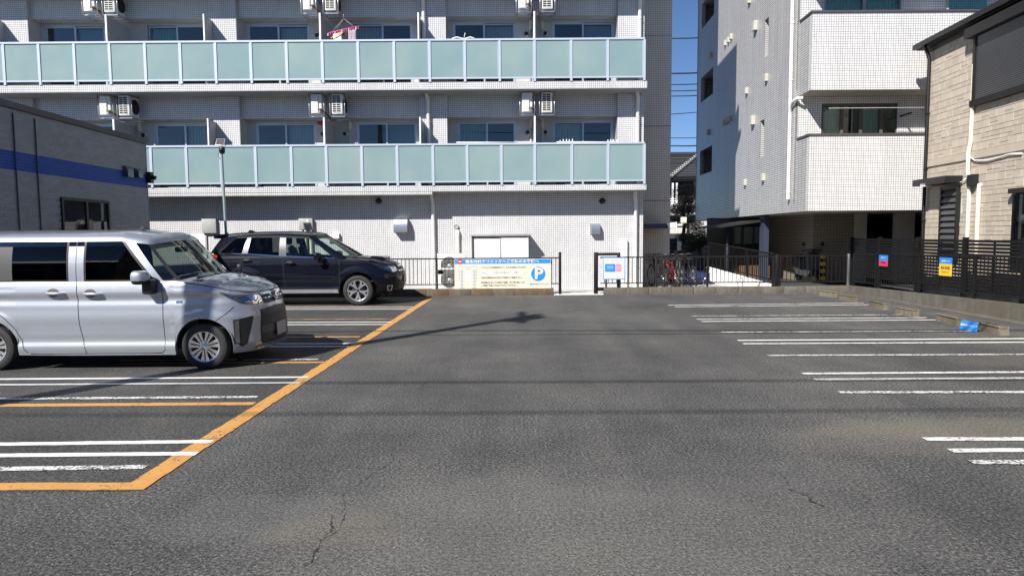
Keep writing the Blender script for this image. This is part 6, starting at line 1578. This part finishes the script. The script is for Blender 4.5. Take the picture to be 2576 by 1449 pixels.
def seat(c, x, y, zb, h, wd=.25):
    q = MB(); q.bbox(x - .26, x + .26, y - wd, y + wd, zb, zb + .18, .05); 
    bm = bmesh.new(); bmesh.ops.create_cube(bm, size=1)
    for v in bm.verts:
        t = v.co.z + .5; v.co = Vector((x - .20 - .16 * t + v.co.x * (.20 - .08 * t), y + v.co.y * 2 * (wd - .02 - .05 * t), zb + .12 + t * h))
    bmesh.ops.bevel(bm, geom=bm.edges[:], offset=.05, segments=3, affect='EDGES'); q.add_bm(bm, 0, True)
    q.bbox(x - .46, x - .36, y - .13, y + .13, zb + h + .14, zb + h + .34, .045); return c.obj(q, 'seat', 'seat_dark')
def common(c, xa, xb, zf):
    W = c.p['W']; q = MB(); q.box(xa, xb, -W + .30, W - .30, .21, .5); c.obj(q, 'underbody', 'black_rubber')
    q = MB(); q.box(xa + .1, xb - .3, -W + .09, W - .09, zf, zf + .02); c.obj(q, 'cabin_floor', 'black_rubber')
    for (xw, zw, r_) in c.p['arch']:
        for sgn in (-1, 1):
            q = MB(); n_ = 20; y0, y1 = sgn * (W - .045), sgn * (W - .36)
            for k in range(n_):
                a0, a1 = math.pi * k / n_, math.pi * (k + 1) / n_; rr = r_ + .012
                q.face([(xw + rr * math.cos(a0), y0, zw + rr * math.sin(a0)), (xw + rr * math.cos(a1), y0, zw + rr * math.sin(a1)), (xw + rr * math.cos(a1), y1, zw + rr * math.sin(a1)), (xw + rr * math.cos(a0), y1, zw + rr * math.sin(a0))])
            q.face([(xw - r_, y1, zw - .2), (xw + r_, y1, zw - .2), (xw + r_, y1, zw + r_), (xw - r_, y1, zw + r_)])
            c.obj(q, 'wheel_well', 'black_rubber')

# --- silver minivan --------------------------------------------------------
near = G(515, 930); MX = near.x * 0 + AX(513, 880, near.y) - 1.245
MY = near.y + .835 - .01
P_ = dict(W=.835, x_f=1.905, x_r=-1.85, xf_c=1.20, xr_c=-1.55, f1=(1.77, 0), f2=(1.90, -.60), r1=(-1.80, 0), r2=(-1.85, -.70), paint='silver_paint',
    side=[(.15, .05), (.19, .022), (.29, .006), (.365, .024), (.46, .014), (.64, .0), (.78, .010), (.875, .026), (.945, .008), (1.02, .018), (1.10, .036)],
    front=[(.15, .10), (.22, .03), (.30, .0), (.45, .01), (.62, .022), (.72, .045), (.80, .060), (.92, .105), (1.0, .20), (1.1, .30)],
    rear=[(.15, .1), (.3, .0), (.6, .0), (.9, .02), (1.1, .05)],
    top=[(-3, 1.095), (.9, 1.085), (1.15, 1.062), (1.45, 1.015), (1.75, .965), (2.1, .94), (2.6, .935)], bot=[(-3, .25), (-1.6, .20), (0, .185), (1.6, .19), (2.0, .185), (3, .17)],
    arch=[(1.245, .285, .345), (-1.36, .285, .345)], flare=[(1.245, .29, .012, .46), (-1.36, .29, .012, .46)], cowl=.80, crown=.072, hoodbow=0, roofcrown=.05)
mv = Car('silver_minivan', (MX, MY, 0), 'silver boxy minivan parked in the orange lined bay', P_)
mv.skirt()
yb, yt = -.797, -.735
zb, ztp = 1.083, 1.575
def cc(xb, xt, cell, yb_=None, yt_=None, zb_=None, zt_=None): return (xb, yb if yb_ is None else yb_, zb if zb_ is None else zb_, xt, yt if yt_ is None else yt_, ztp if zt_ is None else zt_, cell)
cols_ = [cc(-1.83, -1.76, 'priv', 0, 0), cc(-1.82, -1.75, 'paint', -.60, -.52), cc(-1.76, -1.68, 'paint', -.76, -.66), cc(-1.65, -1.55, 'priv'), cc(-1.24, -1.24, 'dark'), cc(-1.06, -1.06, 'priv'), cc(-.40, -.40, 'black'), cc(-.375, -.375, 'bpil'), cc(-.286, -.286, 'black'), cc(-.277, -.277, 'bpil'), cc(-.19, -.19, 'black'), cc(-.165, -.165, 'door'), cc(.26, .10, 'door'), cc(.64, .262, 'black'), cc(.685, .305, 'paint', None, None, None, ztp - .008), cc(.775, .42, 'quarter', -.79, -.72, None, ztp - .022), cc(.93, .55, 'black', -.765, -.695, None, ztp - .04), cc(.975, .59, 'ws', -.745, -.67, None, ztp - .045)]
for k in range(1, 9):
    f = k / 8; cols_.append(cc(.975 + .19 * math.sin(f * math.pi / 2), .59 + .12 * math.sin(f * math.pi / 2), 'ws', -.745 * (1 - f), -.67 * (1 - f), zb + .02 * f, ztp - .045 + .05 * math.sin(f * math.pi / 2)))
gh = mv.house(cols_, [(0, .05, 'trim'), (.05, .875, 'cell'), (.875, 1.0, 'header')], [(.018, .038), (.06, .075), (.13, .096)],
    dict(paint=('roof', 'silver_paint'), priv=('privacy_glass', 'car_privacy'), door=('door_glass', 'car_glass_mid'), quarter=('quarter_glass', 'car_glass'), ws=('windscreen', 'car_glass'), trim=('window_trim', 'black_rubber'), header=('window_visor', 'visor_smoke'), black=('pillar', 'black_plastic'), dark=('pillar_panel', 'trim_grey'), bpil=('door_pillar', 'silver_paint')))
common(mv, -1.6, 1.8, .50)
q = MB(); q.box(.80, 1.15, -.74, .74, .52, 1.0); q.box(-1.6, .8, -.76, .76, .5, .55); mv.obj(q, 'dashboard', 'black_rubber')
for y in (-.38, .38): seat(mv, .12, y, .62, .55); seat(mv, -.78, y, .62, .52)
q = MB(); q.lathe([(.17, 0), (.185, .012), (.17, .024)], (.55, -.38, 1.0), 'x', 24); mv.obj(q, 'steering_wheel', 'black_plastic')
q = MB(); q.bbox(.60, .66, -.13, .13, 1.42, 1.49, .015); q.tube([(.63, 0, 1.47), (.66, 0, 1.56)], .012, 6); mv.obj(q, 'inner_mirror', 'black_plastic')
# seams, handles, mouldings
for nm, pts in (('door_seam', [(.765, 1.08), (.77, .60), (.775, .26), (.74, .215), (.5, .205)]), ('door_seam', [(-.275, 1.09), (-.262, .8), (-.25, .55), (-.215, .32), (-.19, .205)]), ('door_seam', [(-1.235, 1.09), (-1.235, .78), (-1.225, .70), (-1.15, .645), (-1.04, .52), (-.97, .38), (-.945, .27), (-.90, .215), (-.6, .203)]), ('sill_seam', [(-.9, .208), (.74, .208)]), ('fender_seam', [(1.62, .76), (1.52, .68), (1.40, .60)]), ('slide_rail', [(-1.45, .77), (-1.25, .77)])):
    mv.seam(nm, pts, .009)
mv.seam('hood_seam', [(1.02, 1.068), (1.25, 1.035), (1.42, 1.0), (1.55, .965), (1.9, .925), (2.25, .915), (mv.s_end, .915)], .010)
def handle(c, x, z, L, mat, back='trim_grey'):
    c.patch('handle_cup', [(x - .055 + .075 * math.cos(a) + .02, z + .012 + .052 * math.sin(a)) for a in [2 * math.pi * k / 14 for k in range(14)]], .001, back)
    for sgn in (-1, 1):
        q = MB(); p0 = c.P(x - L / 2, z, .012); p1 = c.P(x + L / 2, z, .012); pts = [p0, c.P(x - L / 2 + .02, z + .004, .034), c.P(x, z + .005, .040), c.P(x + L / 2 - .02, z + .004, .034), p1]
        if sgn > 0: pts = [Vector((v.x, -v.y, v.z)) for v in pts]
        q.tube(pts, [.013, .018, .018, .018, .014], 10); c.obj(q, 'door_handle', mat, None, 60)
handle(mv, -.52, .945, .215, 'silver_paint'); handle(mv, -.07, .935, .215, 'silver_paint')
mv.patch('fender_badge', [(.93, .82), (1.0, .82), (1.01, .835), (1.0, .85), (.94, .85), (.925, .835)], .004, 'chrome'); mv.patch('badge_mark', [(.955, .826), (.99, .826), (.99, .844), (.955, .844)], .006, 'trim_grey')
def mirror(c, x, y, z, s_, mat, arm):
    for sgn in (-1, 1):
        bm = bmesh.new(); bmesh.ops.create_uvsphere(bm, u_segments=20, v_segments=14, radius=1)
        for v in bm.verts:
            u = v.co.copy(); k = max(abs(u.x), abs(u.y), abs(u.z)) ** .0
            X_ = math.copysign(abs(u.x) ** .65, u.x); Y_ = math.copysign(abs(u.y) ** .6, u.y); Z_ = math.copysign(abs(u.z) ** .6, u.z)
            v.co = Vector((x + X_ * s_[0] * (1.0 if u.x > 0 else .55), sgn * (-y) * -1 * -1 + Y_ * s_[1], z + Z_ * s_[2]))
        for f in bm.faces: f.material_index = 0
        mi = MB().add_bm(bm, 0, True); 
        for k, f in enumerate(mi.f):
            zc = sum(mi.v[i][2] for i in f) / len(f)
            mi.mi[k] = 1 if zc < z - s_[2] * .25 else 0
        m_ = c.obj(mi, 'door_mirror', [mat, 'black_plastic'], None, 60)
        q = MB(); q.bbox(x + .02, x + .15, min(sgn * y, sgn * arm), max(sgn * y, sgn * arm), z - s_[2] - .12, z - s_[2] * .3, .03); c.obj(q, 'mirror_foot', 'black_plastic', m_)
mirror(mv, .56, .955, 1.14, (.11, .115, .085), 'silver_paint', .78)
# nose: lamps, grille, intakes, plate
S_ = mv.s_end
hl = mv.patch('headlight', [(1.43, .955), (1.60, .905), (1.85, .895), (2.07, .885), (2.10, .80), (2.0, .775), (1.80, .778), (1.70, .80), (1.55, .87)], .004, 'trim_grey')
mv.patch('reflector', [(1.66, .87), (1.80, .885), (1.86, .80), (1.72, .815)], .007, 'head_reflector', hl); mv.patch('reflector', [(1.88, .885), (1.99, .88), (2.01, .80), (1.90, .80)], .007, 'black_plastic', hl); mv.patch('reflector', [(1.54, .90), (1.62, .90), (1.62, .865), (1.57, .87)], .007, 'head_reflector', hl)
mv.patch('lens', [(1.44, .952), (1.60, .902), (1.85, .892), (2.065, .882), (2.095, .803), (2.0, .779), (1.80, .782), (1.70, .804), (1.555, .872)], .014, 'lens_glass', hl)
gr = mv.patch('grille', [(2.105, .893), (S_, .90), (S_, .765), (2.15, .765), (2.115, .80)], .005, 'black_plastic')
mv.patch('grille_bar', [(2.10, .905), (S_, .915), (S_, .885), (2.11, .872)], .014, 'chrome', gr); mv.patch('grille_bar', [(2.13, .845), (S_, .845), (S_, .825), (2.13, .828)], .012, 'chrome', gr)
q = MB(); cz = Vector((1.905 - .075 + .02, 0, .845))
for (rx, rz_, ox, oz) in ((.075, .052, 0, 0), (.026, .048, 0, 0), (.058, .022, 0, .018)):
    q.tube([cz + Vector((.022 - .0 * oz, rx * math.cos(2 * math.pi * k / 28), oz + rz_ * math.sin(2 * math.pi * k / 28))) for k in range(29)], .009, 6, cap=False)
mv.obj(q, 'emblem', 'chrome', gr)
mv.patch('emblem_wing', [(S_ - .16, .87), (S_ - .08, .84), (S_ - .02, .775), (S_, .765), (S_, .79), (S_ - .06, .845), (S_ - .13, .89)], .017, 'chrome', gr)
ink = mv.patch('lower_grille', [(2.02, .70), (S_, .72), (S_, .27), (1.99, .27), (1.965, .30), (1.98, .50)], .004, 'black_plastic')
q = MB()
for j in range(6):
    for i in range(12):
        s0 = 2.045 + i * (S_ - 2.045) / 12; z0 = .515 + j * .03 + (i % 2) * .015
        a = [mv.P(s0 + .003, z0 - .009, .007), mv.P(s0 + .027, z0 - .004, .007), mv.P(s0 + .027, z0 + .004, .007), mv.P(s0 + .003, z0 + .009, .007)]; q.face(a); q.face([Vector((v.x, -v.y, v.z)) for v in reversed(a)])
mv.obj(q, 'mesh', 'trim_grey', ink); mv.patch('bumper_bar', [(1.985, .49), (S_, .505), (S_, .40), (1.975, .40)], .010, 'trim_grey', ink)
fg = mv.patch('fog_intake', [(1.60, .60), (1.85, .635), (1.87, .62), (1.76, .30), (1.70, .265), (1.61, .32)], .004, 'black_plastic'); mv.patch('fog_panel', [(1.615, .585), (1.67, .595), (1.67, .305), (1.62, .33)], .010, 'trim_grey', fg)
q = MB(); 
pl = [Vector((1.962, -.165, .335)), Vector((1.962, .165, .335)), Vector((1.955, .165, .50)), Vector((1.955, -.165, .50))]; q.prism([(-.165, .335), (.165, .335), (.165, .50), (-.165, .50)], lambda u, v, w_: (1.92 - (v - .335) * .06 + .012 * w_, u, v), 1.0); mv.obj(q, 'number_plate', 'plate_grey')
mv.patch('chin_spoiler', [(1.90, .235), (S_, .25), (S_, .20), (1.88, .20)], .022, 'silver_paint')
# roof aerial, wipers, cowl
q = MB(); bm = bmesh.new(); bmesh.ops.create_cone(bm, cap_ends=True, segments=16, radius1=.09, radius2=.02, depth=.045)
for v in bm.verts: v.co = Vector((.22 + v.co.x * 1.2, -.16 + v.co.y * .5, 1.738 + v.co.z))
q.add_bm(bm, 0, True); mv.obj(q, 'roof_aerial', 'rim_dark')
q = MB(); q.tube([(1.10, -.62, 1.115), (1.18, -.15, 1.13)], .011, 6); q.tube([(1.17, .02, 1.13), (1.11, .55, 1.12)], .011, 6); q.tube([(1.18, -.3, 1.10), (1.16, -.4, 1.125)], .013, 6); mv.obj(q, 'wiper', 'black_rubber')
q = MB(); q.tube([(1.12, .70, 1.06), (1.12, .70, 1.16)], .02, 8); q.bbox(1.08, 1.16, .66, .74, 1.13, 1.23, .03); mv.obj(q, 'front_mirror', 'black_plastic')
q = MB(); q.box(.92, 1.2, -.70, .70, 1.04, 1.094); mv.obj(q, 'cowl', 'black_plastic')
mv.wheels((-1.36, 1.245), .285, .165, .188, spokes_twin)
tl = mv.patch('tail_lamp', [(mv.s_start + .95, .95), (-1.52, .95), (-1.52, .75), (mv.s_start + .95, .75)], .006, 'tail_red')

# --- dark navy SUV ---------------------------------------------------------
near = G(900, 769); SX_ = AX(900, 732, near.y) - 1.32; SY_ = near.y + .8975 - .01
P_ = dict(W=.8975, x_f=2.27, x_r=-2.31, xf_c=1.30, xr_c=-1.75, f1=(2.02, 0), f2=(2.265, -.62), r1=(-2.12, 0), r2=(-2.30, -.72), paint='navy_paint',
    side=[(.2, .06), (.28, .03), (.30, .018), (.40, .016), (.43, .03), (.55, .012), (.75, .0), (.95, .008), (1.02, .016), (1.08, .028), (1.2, .055), (1.3, .08)],
    front=[(.2, .16), (.27, .07), (.35, .03), (.50, .01), (.62, .0), (.72, .015), (.82, .05), (.92, .11), (1.0, .20), (1.1, .34), (1.2, .5)],
    rear=[(.25, .10), (.45, .0), (.7, .0), (1.0, .05), (1.2, .10), (1.4, .17)],
    top=[(-3.6, 1.24), (-2.0, 1.235), (-1.3, 1.215), (-.37, 1.155), (.6, 1.105), (1.0, 1.085), (1.3, 1.065), (1.6, 1.03), (1.9, .985), (2.2, .93), (2.6, .90), (3.2, .90)], bot=[(-3.6, .36), (-2.1, .32), (-1.8, .29), (0, .285), (1.7, .27), (2.1, .28), (3.2, .29)],
    arch=[(1.32, .35, .425), (-1.32, .35, .425)], flare=[(1.32, .36, .022, .56), (-1.32, .36, .022, .56)], cowl=.95, crown=.075, hoodbow=0, roofcrown=.045)
sv = Car('dark_suv', (SX_, SY_, 0), 'dark navy sport utility car parked beside the fence', P_)
sv.skirt()
def zbelt(x): return interp(P_['top'], x) - .004
def c2(xb, xt, cell, yb_, yt_, zt_, zb_=None): return (xb, yb_, zbelt(xb) if zb_ is None else zb_, xt, yt_, zt_, cell)
cols_ = [c2(-2.26, -2.03, 'priv', 0, 0, 1.60), c2(-2.22, -1.99, 'priv', -.40, -.36, 1.60), c2(-2.16, -1.93, 'paint', -.66, -.52, 1.60), c2(-2.02, -1.80, 'paint', -.80, -.61, 1.60), c2(-1.88, -1.50, 'priv', -.835, -.655, 1.612), c2(-1.36, -1.25, 'pillar', -.845, -.672, 1.625), c2(-1.22, -1.165, 'rear', -.848, -.675, 1.628), c2(-.49, -.50, 'pillar', -.858, -.69, 1.632), c2(-.32, -.36, 'door', -.86, -.69, 1.628), c2(.18, -.12, 'door', -.862, -.688, 1.615), c2(.80, .16, 'paint', -.862, -.675, 1.60), c2(.96, .25, 'paint', -.85, -.655, 1.60), c2(1.10, .30, 'ws', -.80, -.62, 1.60)]
for k in range(1, 9):
    f = k / 8; cols_.append(c2(1.10 + .26 * math.sin(f * math.pi / 2), .30 + .12 * math.sin(f * math.pi / 2), 'ws', -.80 * (1 - f), -.62 * (1 - f), 1.60 + .03 * f, 1.082 + .02 * f))
plain('b_pillar', (.10, .10, .105), .25, .3)
gh2 = sv.house(cols_, [(0, .035, 'trim'), (.035, .91, 'cell'), (.91, 1.0, 'header')], [(.03, .028), (.08, .052), (.16, .066)],
    dict(paint=('roof', 'navy_paint'), priv=('privacy_glass', 'car_privacy'), rear=('rear_door_glass', 'car_glass_mid'), door=('door_glass', 'car_glass'), ws=('windscreen', 'car_glass'), trim=('belt_trim', 'chrome'), header=('window_visor', 'black_rubber'), pillar=('pillar', 'b_pillar')))
common(sv, -2.0, 2.0, .55)
q = MB(); q.box(.75, 1.25, -.80, .80, .55, 1.02); q.box(-2.05, -1.25, -.75, .75, .55, 1.05); sv.obj(q, 'dashboard', 'black_rubber')
for y in (-.40, .40): seat(sv, .02, y, .68, .60); seat(sv, -.88, y, .70, .55)
q = MB(); q.lathe([(.17, 0), (.185, .012), (.17, .024)], (.48, -.4, 1.0), 'x', 24); sv.obj(q, 'steering_wheel', 'black_plastic')
for nm, pts in (('door_seam', [(.90, 1.08), (.91, .7), (.90, .42), (.86, .30)]), ('door_seam', [(-.40, 1.15), (-.385, .8), (-.37, .5), (-.36, .29)]), ('door_seam', [(-1.36, 1.205), (-1.36, .90), (-1.25, .83), (-1.06, .76), (-.93, .64), (-.86, .50), (-.84, .30)]), ('fuel_flap', [(-1.80, .98), (-1.64, .98), (-1.64, .82), (-1.80, .82), (-1.80, .98)])): sv.seam(nm, pts, .010)
sv.seam('hood_seam', [(1.0, 1.06), (1.4, 1.02), (1.75, .965), (2.0, .92), (2.3, .885), (sv.s_end, .88)], .012)
sv.patch('sill_strip', [(-.85, .385), (.86, .385), (.88, .30), (-.84, .30)], .008, 'silver_trim')
handle(sv, -1.21, 1.045, .21, 'navy_paint', 'black_plastic'); handle(sv, -.21, .985, .21, 'navy_paint', 'black_plastic')
mirror(sv, .42, 1.01, 1.155, (.11, .11, .085), 'navy_paint', .85)
S2 = sv.s_end
h2 = sv.patch('headlight', [(1.62, .985), (1.85, .945), (2.10, .905), (2.36, .885), (2.40, .80), (2.28, .765), (2.12, .765), (1.95, .81), (1.78, .90)], .006, 'black_plastic')
sv.patch('reflector', [(1.95, .91), (2.05, .895), (2.10, .80), (1.98, .83)], .010, 'head_reflector', h2); sv.patch('reflector', [(2.12, .885), (2.25, .87), (2.27, .80), (2.15, .80)], .010, 'head_reflector', h2); sv.patch('lens', [(1.625, .983), (1.85, .942), (2.10, .902), (2.355, .882), (2.395, .803), (2.28, .769), (2.12, .769), (1.95, .814), (1.785, .902)], .018, 'lens_glass', h2)
g2 = sv.patch('grille', [(2.42, .89), (S2, .895), (S2, .66), (2.50, .66), (2.42, .76)], .006, 'black_plastic')
for z in (.70, .75, .85): sv.patch('grille_bar', [(2.45, z), (S2, z), (S2, z + .015), (2.45, z + .015)], .012, 'trim_grey', g2)
sv.patch('grille_bar', [(2.42, .80), (S2, .81), (S2, .785), (2.43, .775)], .018, 'chrome', g2); sv.patch('grille_frame', [(2.42, .905), (S2, .912), (S2, .89), (2.42, .882)], .018, 'chrome', g2)
q = MB(); q.tube([Vector((2.27 - .045 + .03, .075 * math.cos(2 * math.pi * k / 24), .795 + .038 * math.sin(2 * math.pi * k / 24))) for k in range(25)], .006, 6, cap=False); sv.obj(q, 'emblem', 'chrome', g2)
sv.patch('lower_grille', [(2.44, .56), (S2, .57), (S2, .36), (2.36, .36)], .006, 'black_plastic')
f2 = sv.patch('fog_lamp_bezel', [(2.0, .455), (2.17, .455), (2.14, .32), (2.03, .32)], .012, 'chrome'); sv.patch('fog_lamp', [(2.035, .435), (2.135, .435), (2.115, .34), (2.05, .34)], .017, 'black_plastic', f2)
q = MB(); q.prism([(-.165, .50), (.165, .50), (.165, .665), (-.165, .665)], lambda u, v, w_: (2.275 + .012 * w_, u, v), 1.0); sv.obj(q, 'number_plate', 'plate_grey')
sv.patch('tail_lamp', [(-2.62, 1.20), (-2.02, 1.20), (-1.93, 1.175), (-1.98, 1.10), (-2.08, 1.06), (-2.62, 1.06)], .010, 'tail_red')
q = MB(); q.prism([(-2.10, 1.66), (-1.80, 1.685), (-1.80, 1.655), (-2.02, 1.625), (-2.05, 1.57), (-2.08, 1.57)], lambda u, v, w_: (u, -.60 + 1.20 * w_, v), 1.0); sv.obj(q, 'rear_spoiler', 'navy_paint')
q = MB(); q.prism([(-1.52, 1.70), (-1.47, 1.765), (-1.42, 1.768), (-1.27, 1.71)], lambda u, v, w_: (u, -.03 + .06 * w_, v), 1.0); sv.obj(q, 'roof_aerial', 'navy_paint')
q = MB(); q.prism([(1.45, 1.07), (1.54, 1.125), (1.60, 1.135), (1.80, 1.115), (1.86, 1.10), (1.88, 1.02)], lambda u, v, w_: (u, -.36 + .72 * w_, v), 1.0); hs_ = sv.obj(q, 'hood_scoop', 'navy_paint'); q = MB(); q.box(1.872, 1.884, -.30, .30, 1.04, 1.09); sv.obj(q, 'scoop_opening', 'black_plastic', hs_)
q = MB(); q.tube([(1.30, -.66, 1.10), (1.38, -.1, 1.13)], .012, 6); q.tube([(1.37, .05, 1.13), (1.3, .6, 1.11)], .012, 6); sv.obj(q, 'wiper', 'black_rubber')
q = MB(); q.box(1.0, 1.40, -.74, .74, 1.04, 1.083); sv.obj(q, 'cowl', 'black_plastic')
q = MB(); q.bbox(.50, .56, -.13, .13, 1.42, 1.49, .015); sv.obj(q, 'inner_mirror', 'black_plastic')
sv.wheels((-1.32, 1.32), .352, .225, .238, spokes_y)

# ------------------------------------------------------------------ lettering becomes plain mesh
bpy.context.view_layer.update()
dg = bpy.context.evaluated_depsgraph_get()
for o in [o for o in SC.objects if o.type == 'FONT']:
    me = bpy.data.meshes.new_from_object(o.evaluated_get(dg)); nm = o.name
    o.name = 'old'; m_ = bpy.data.objects.new('lettering', me); COL.objects.link(m_)
    m_.parent = o.parent; m_.matrix_parent_inverse = o.matrix_parent_inverse.copy(); m_.matrix_basis = o.matrix_basis.copy()
    bpy.data.objects.remove(o)
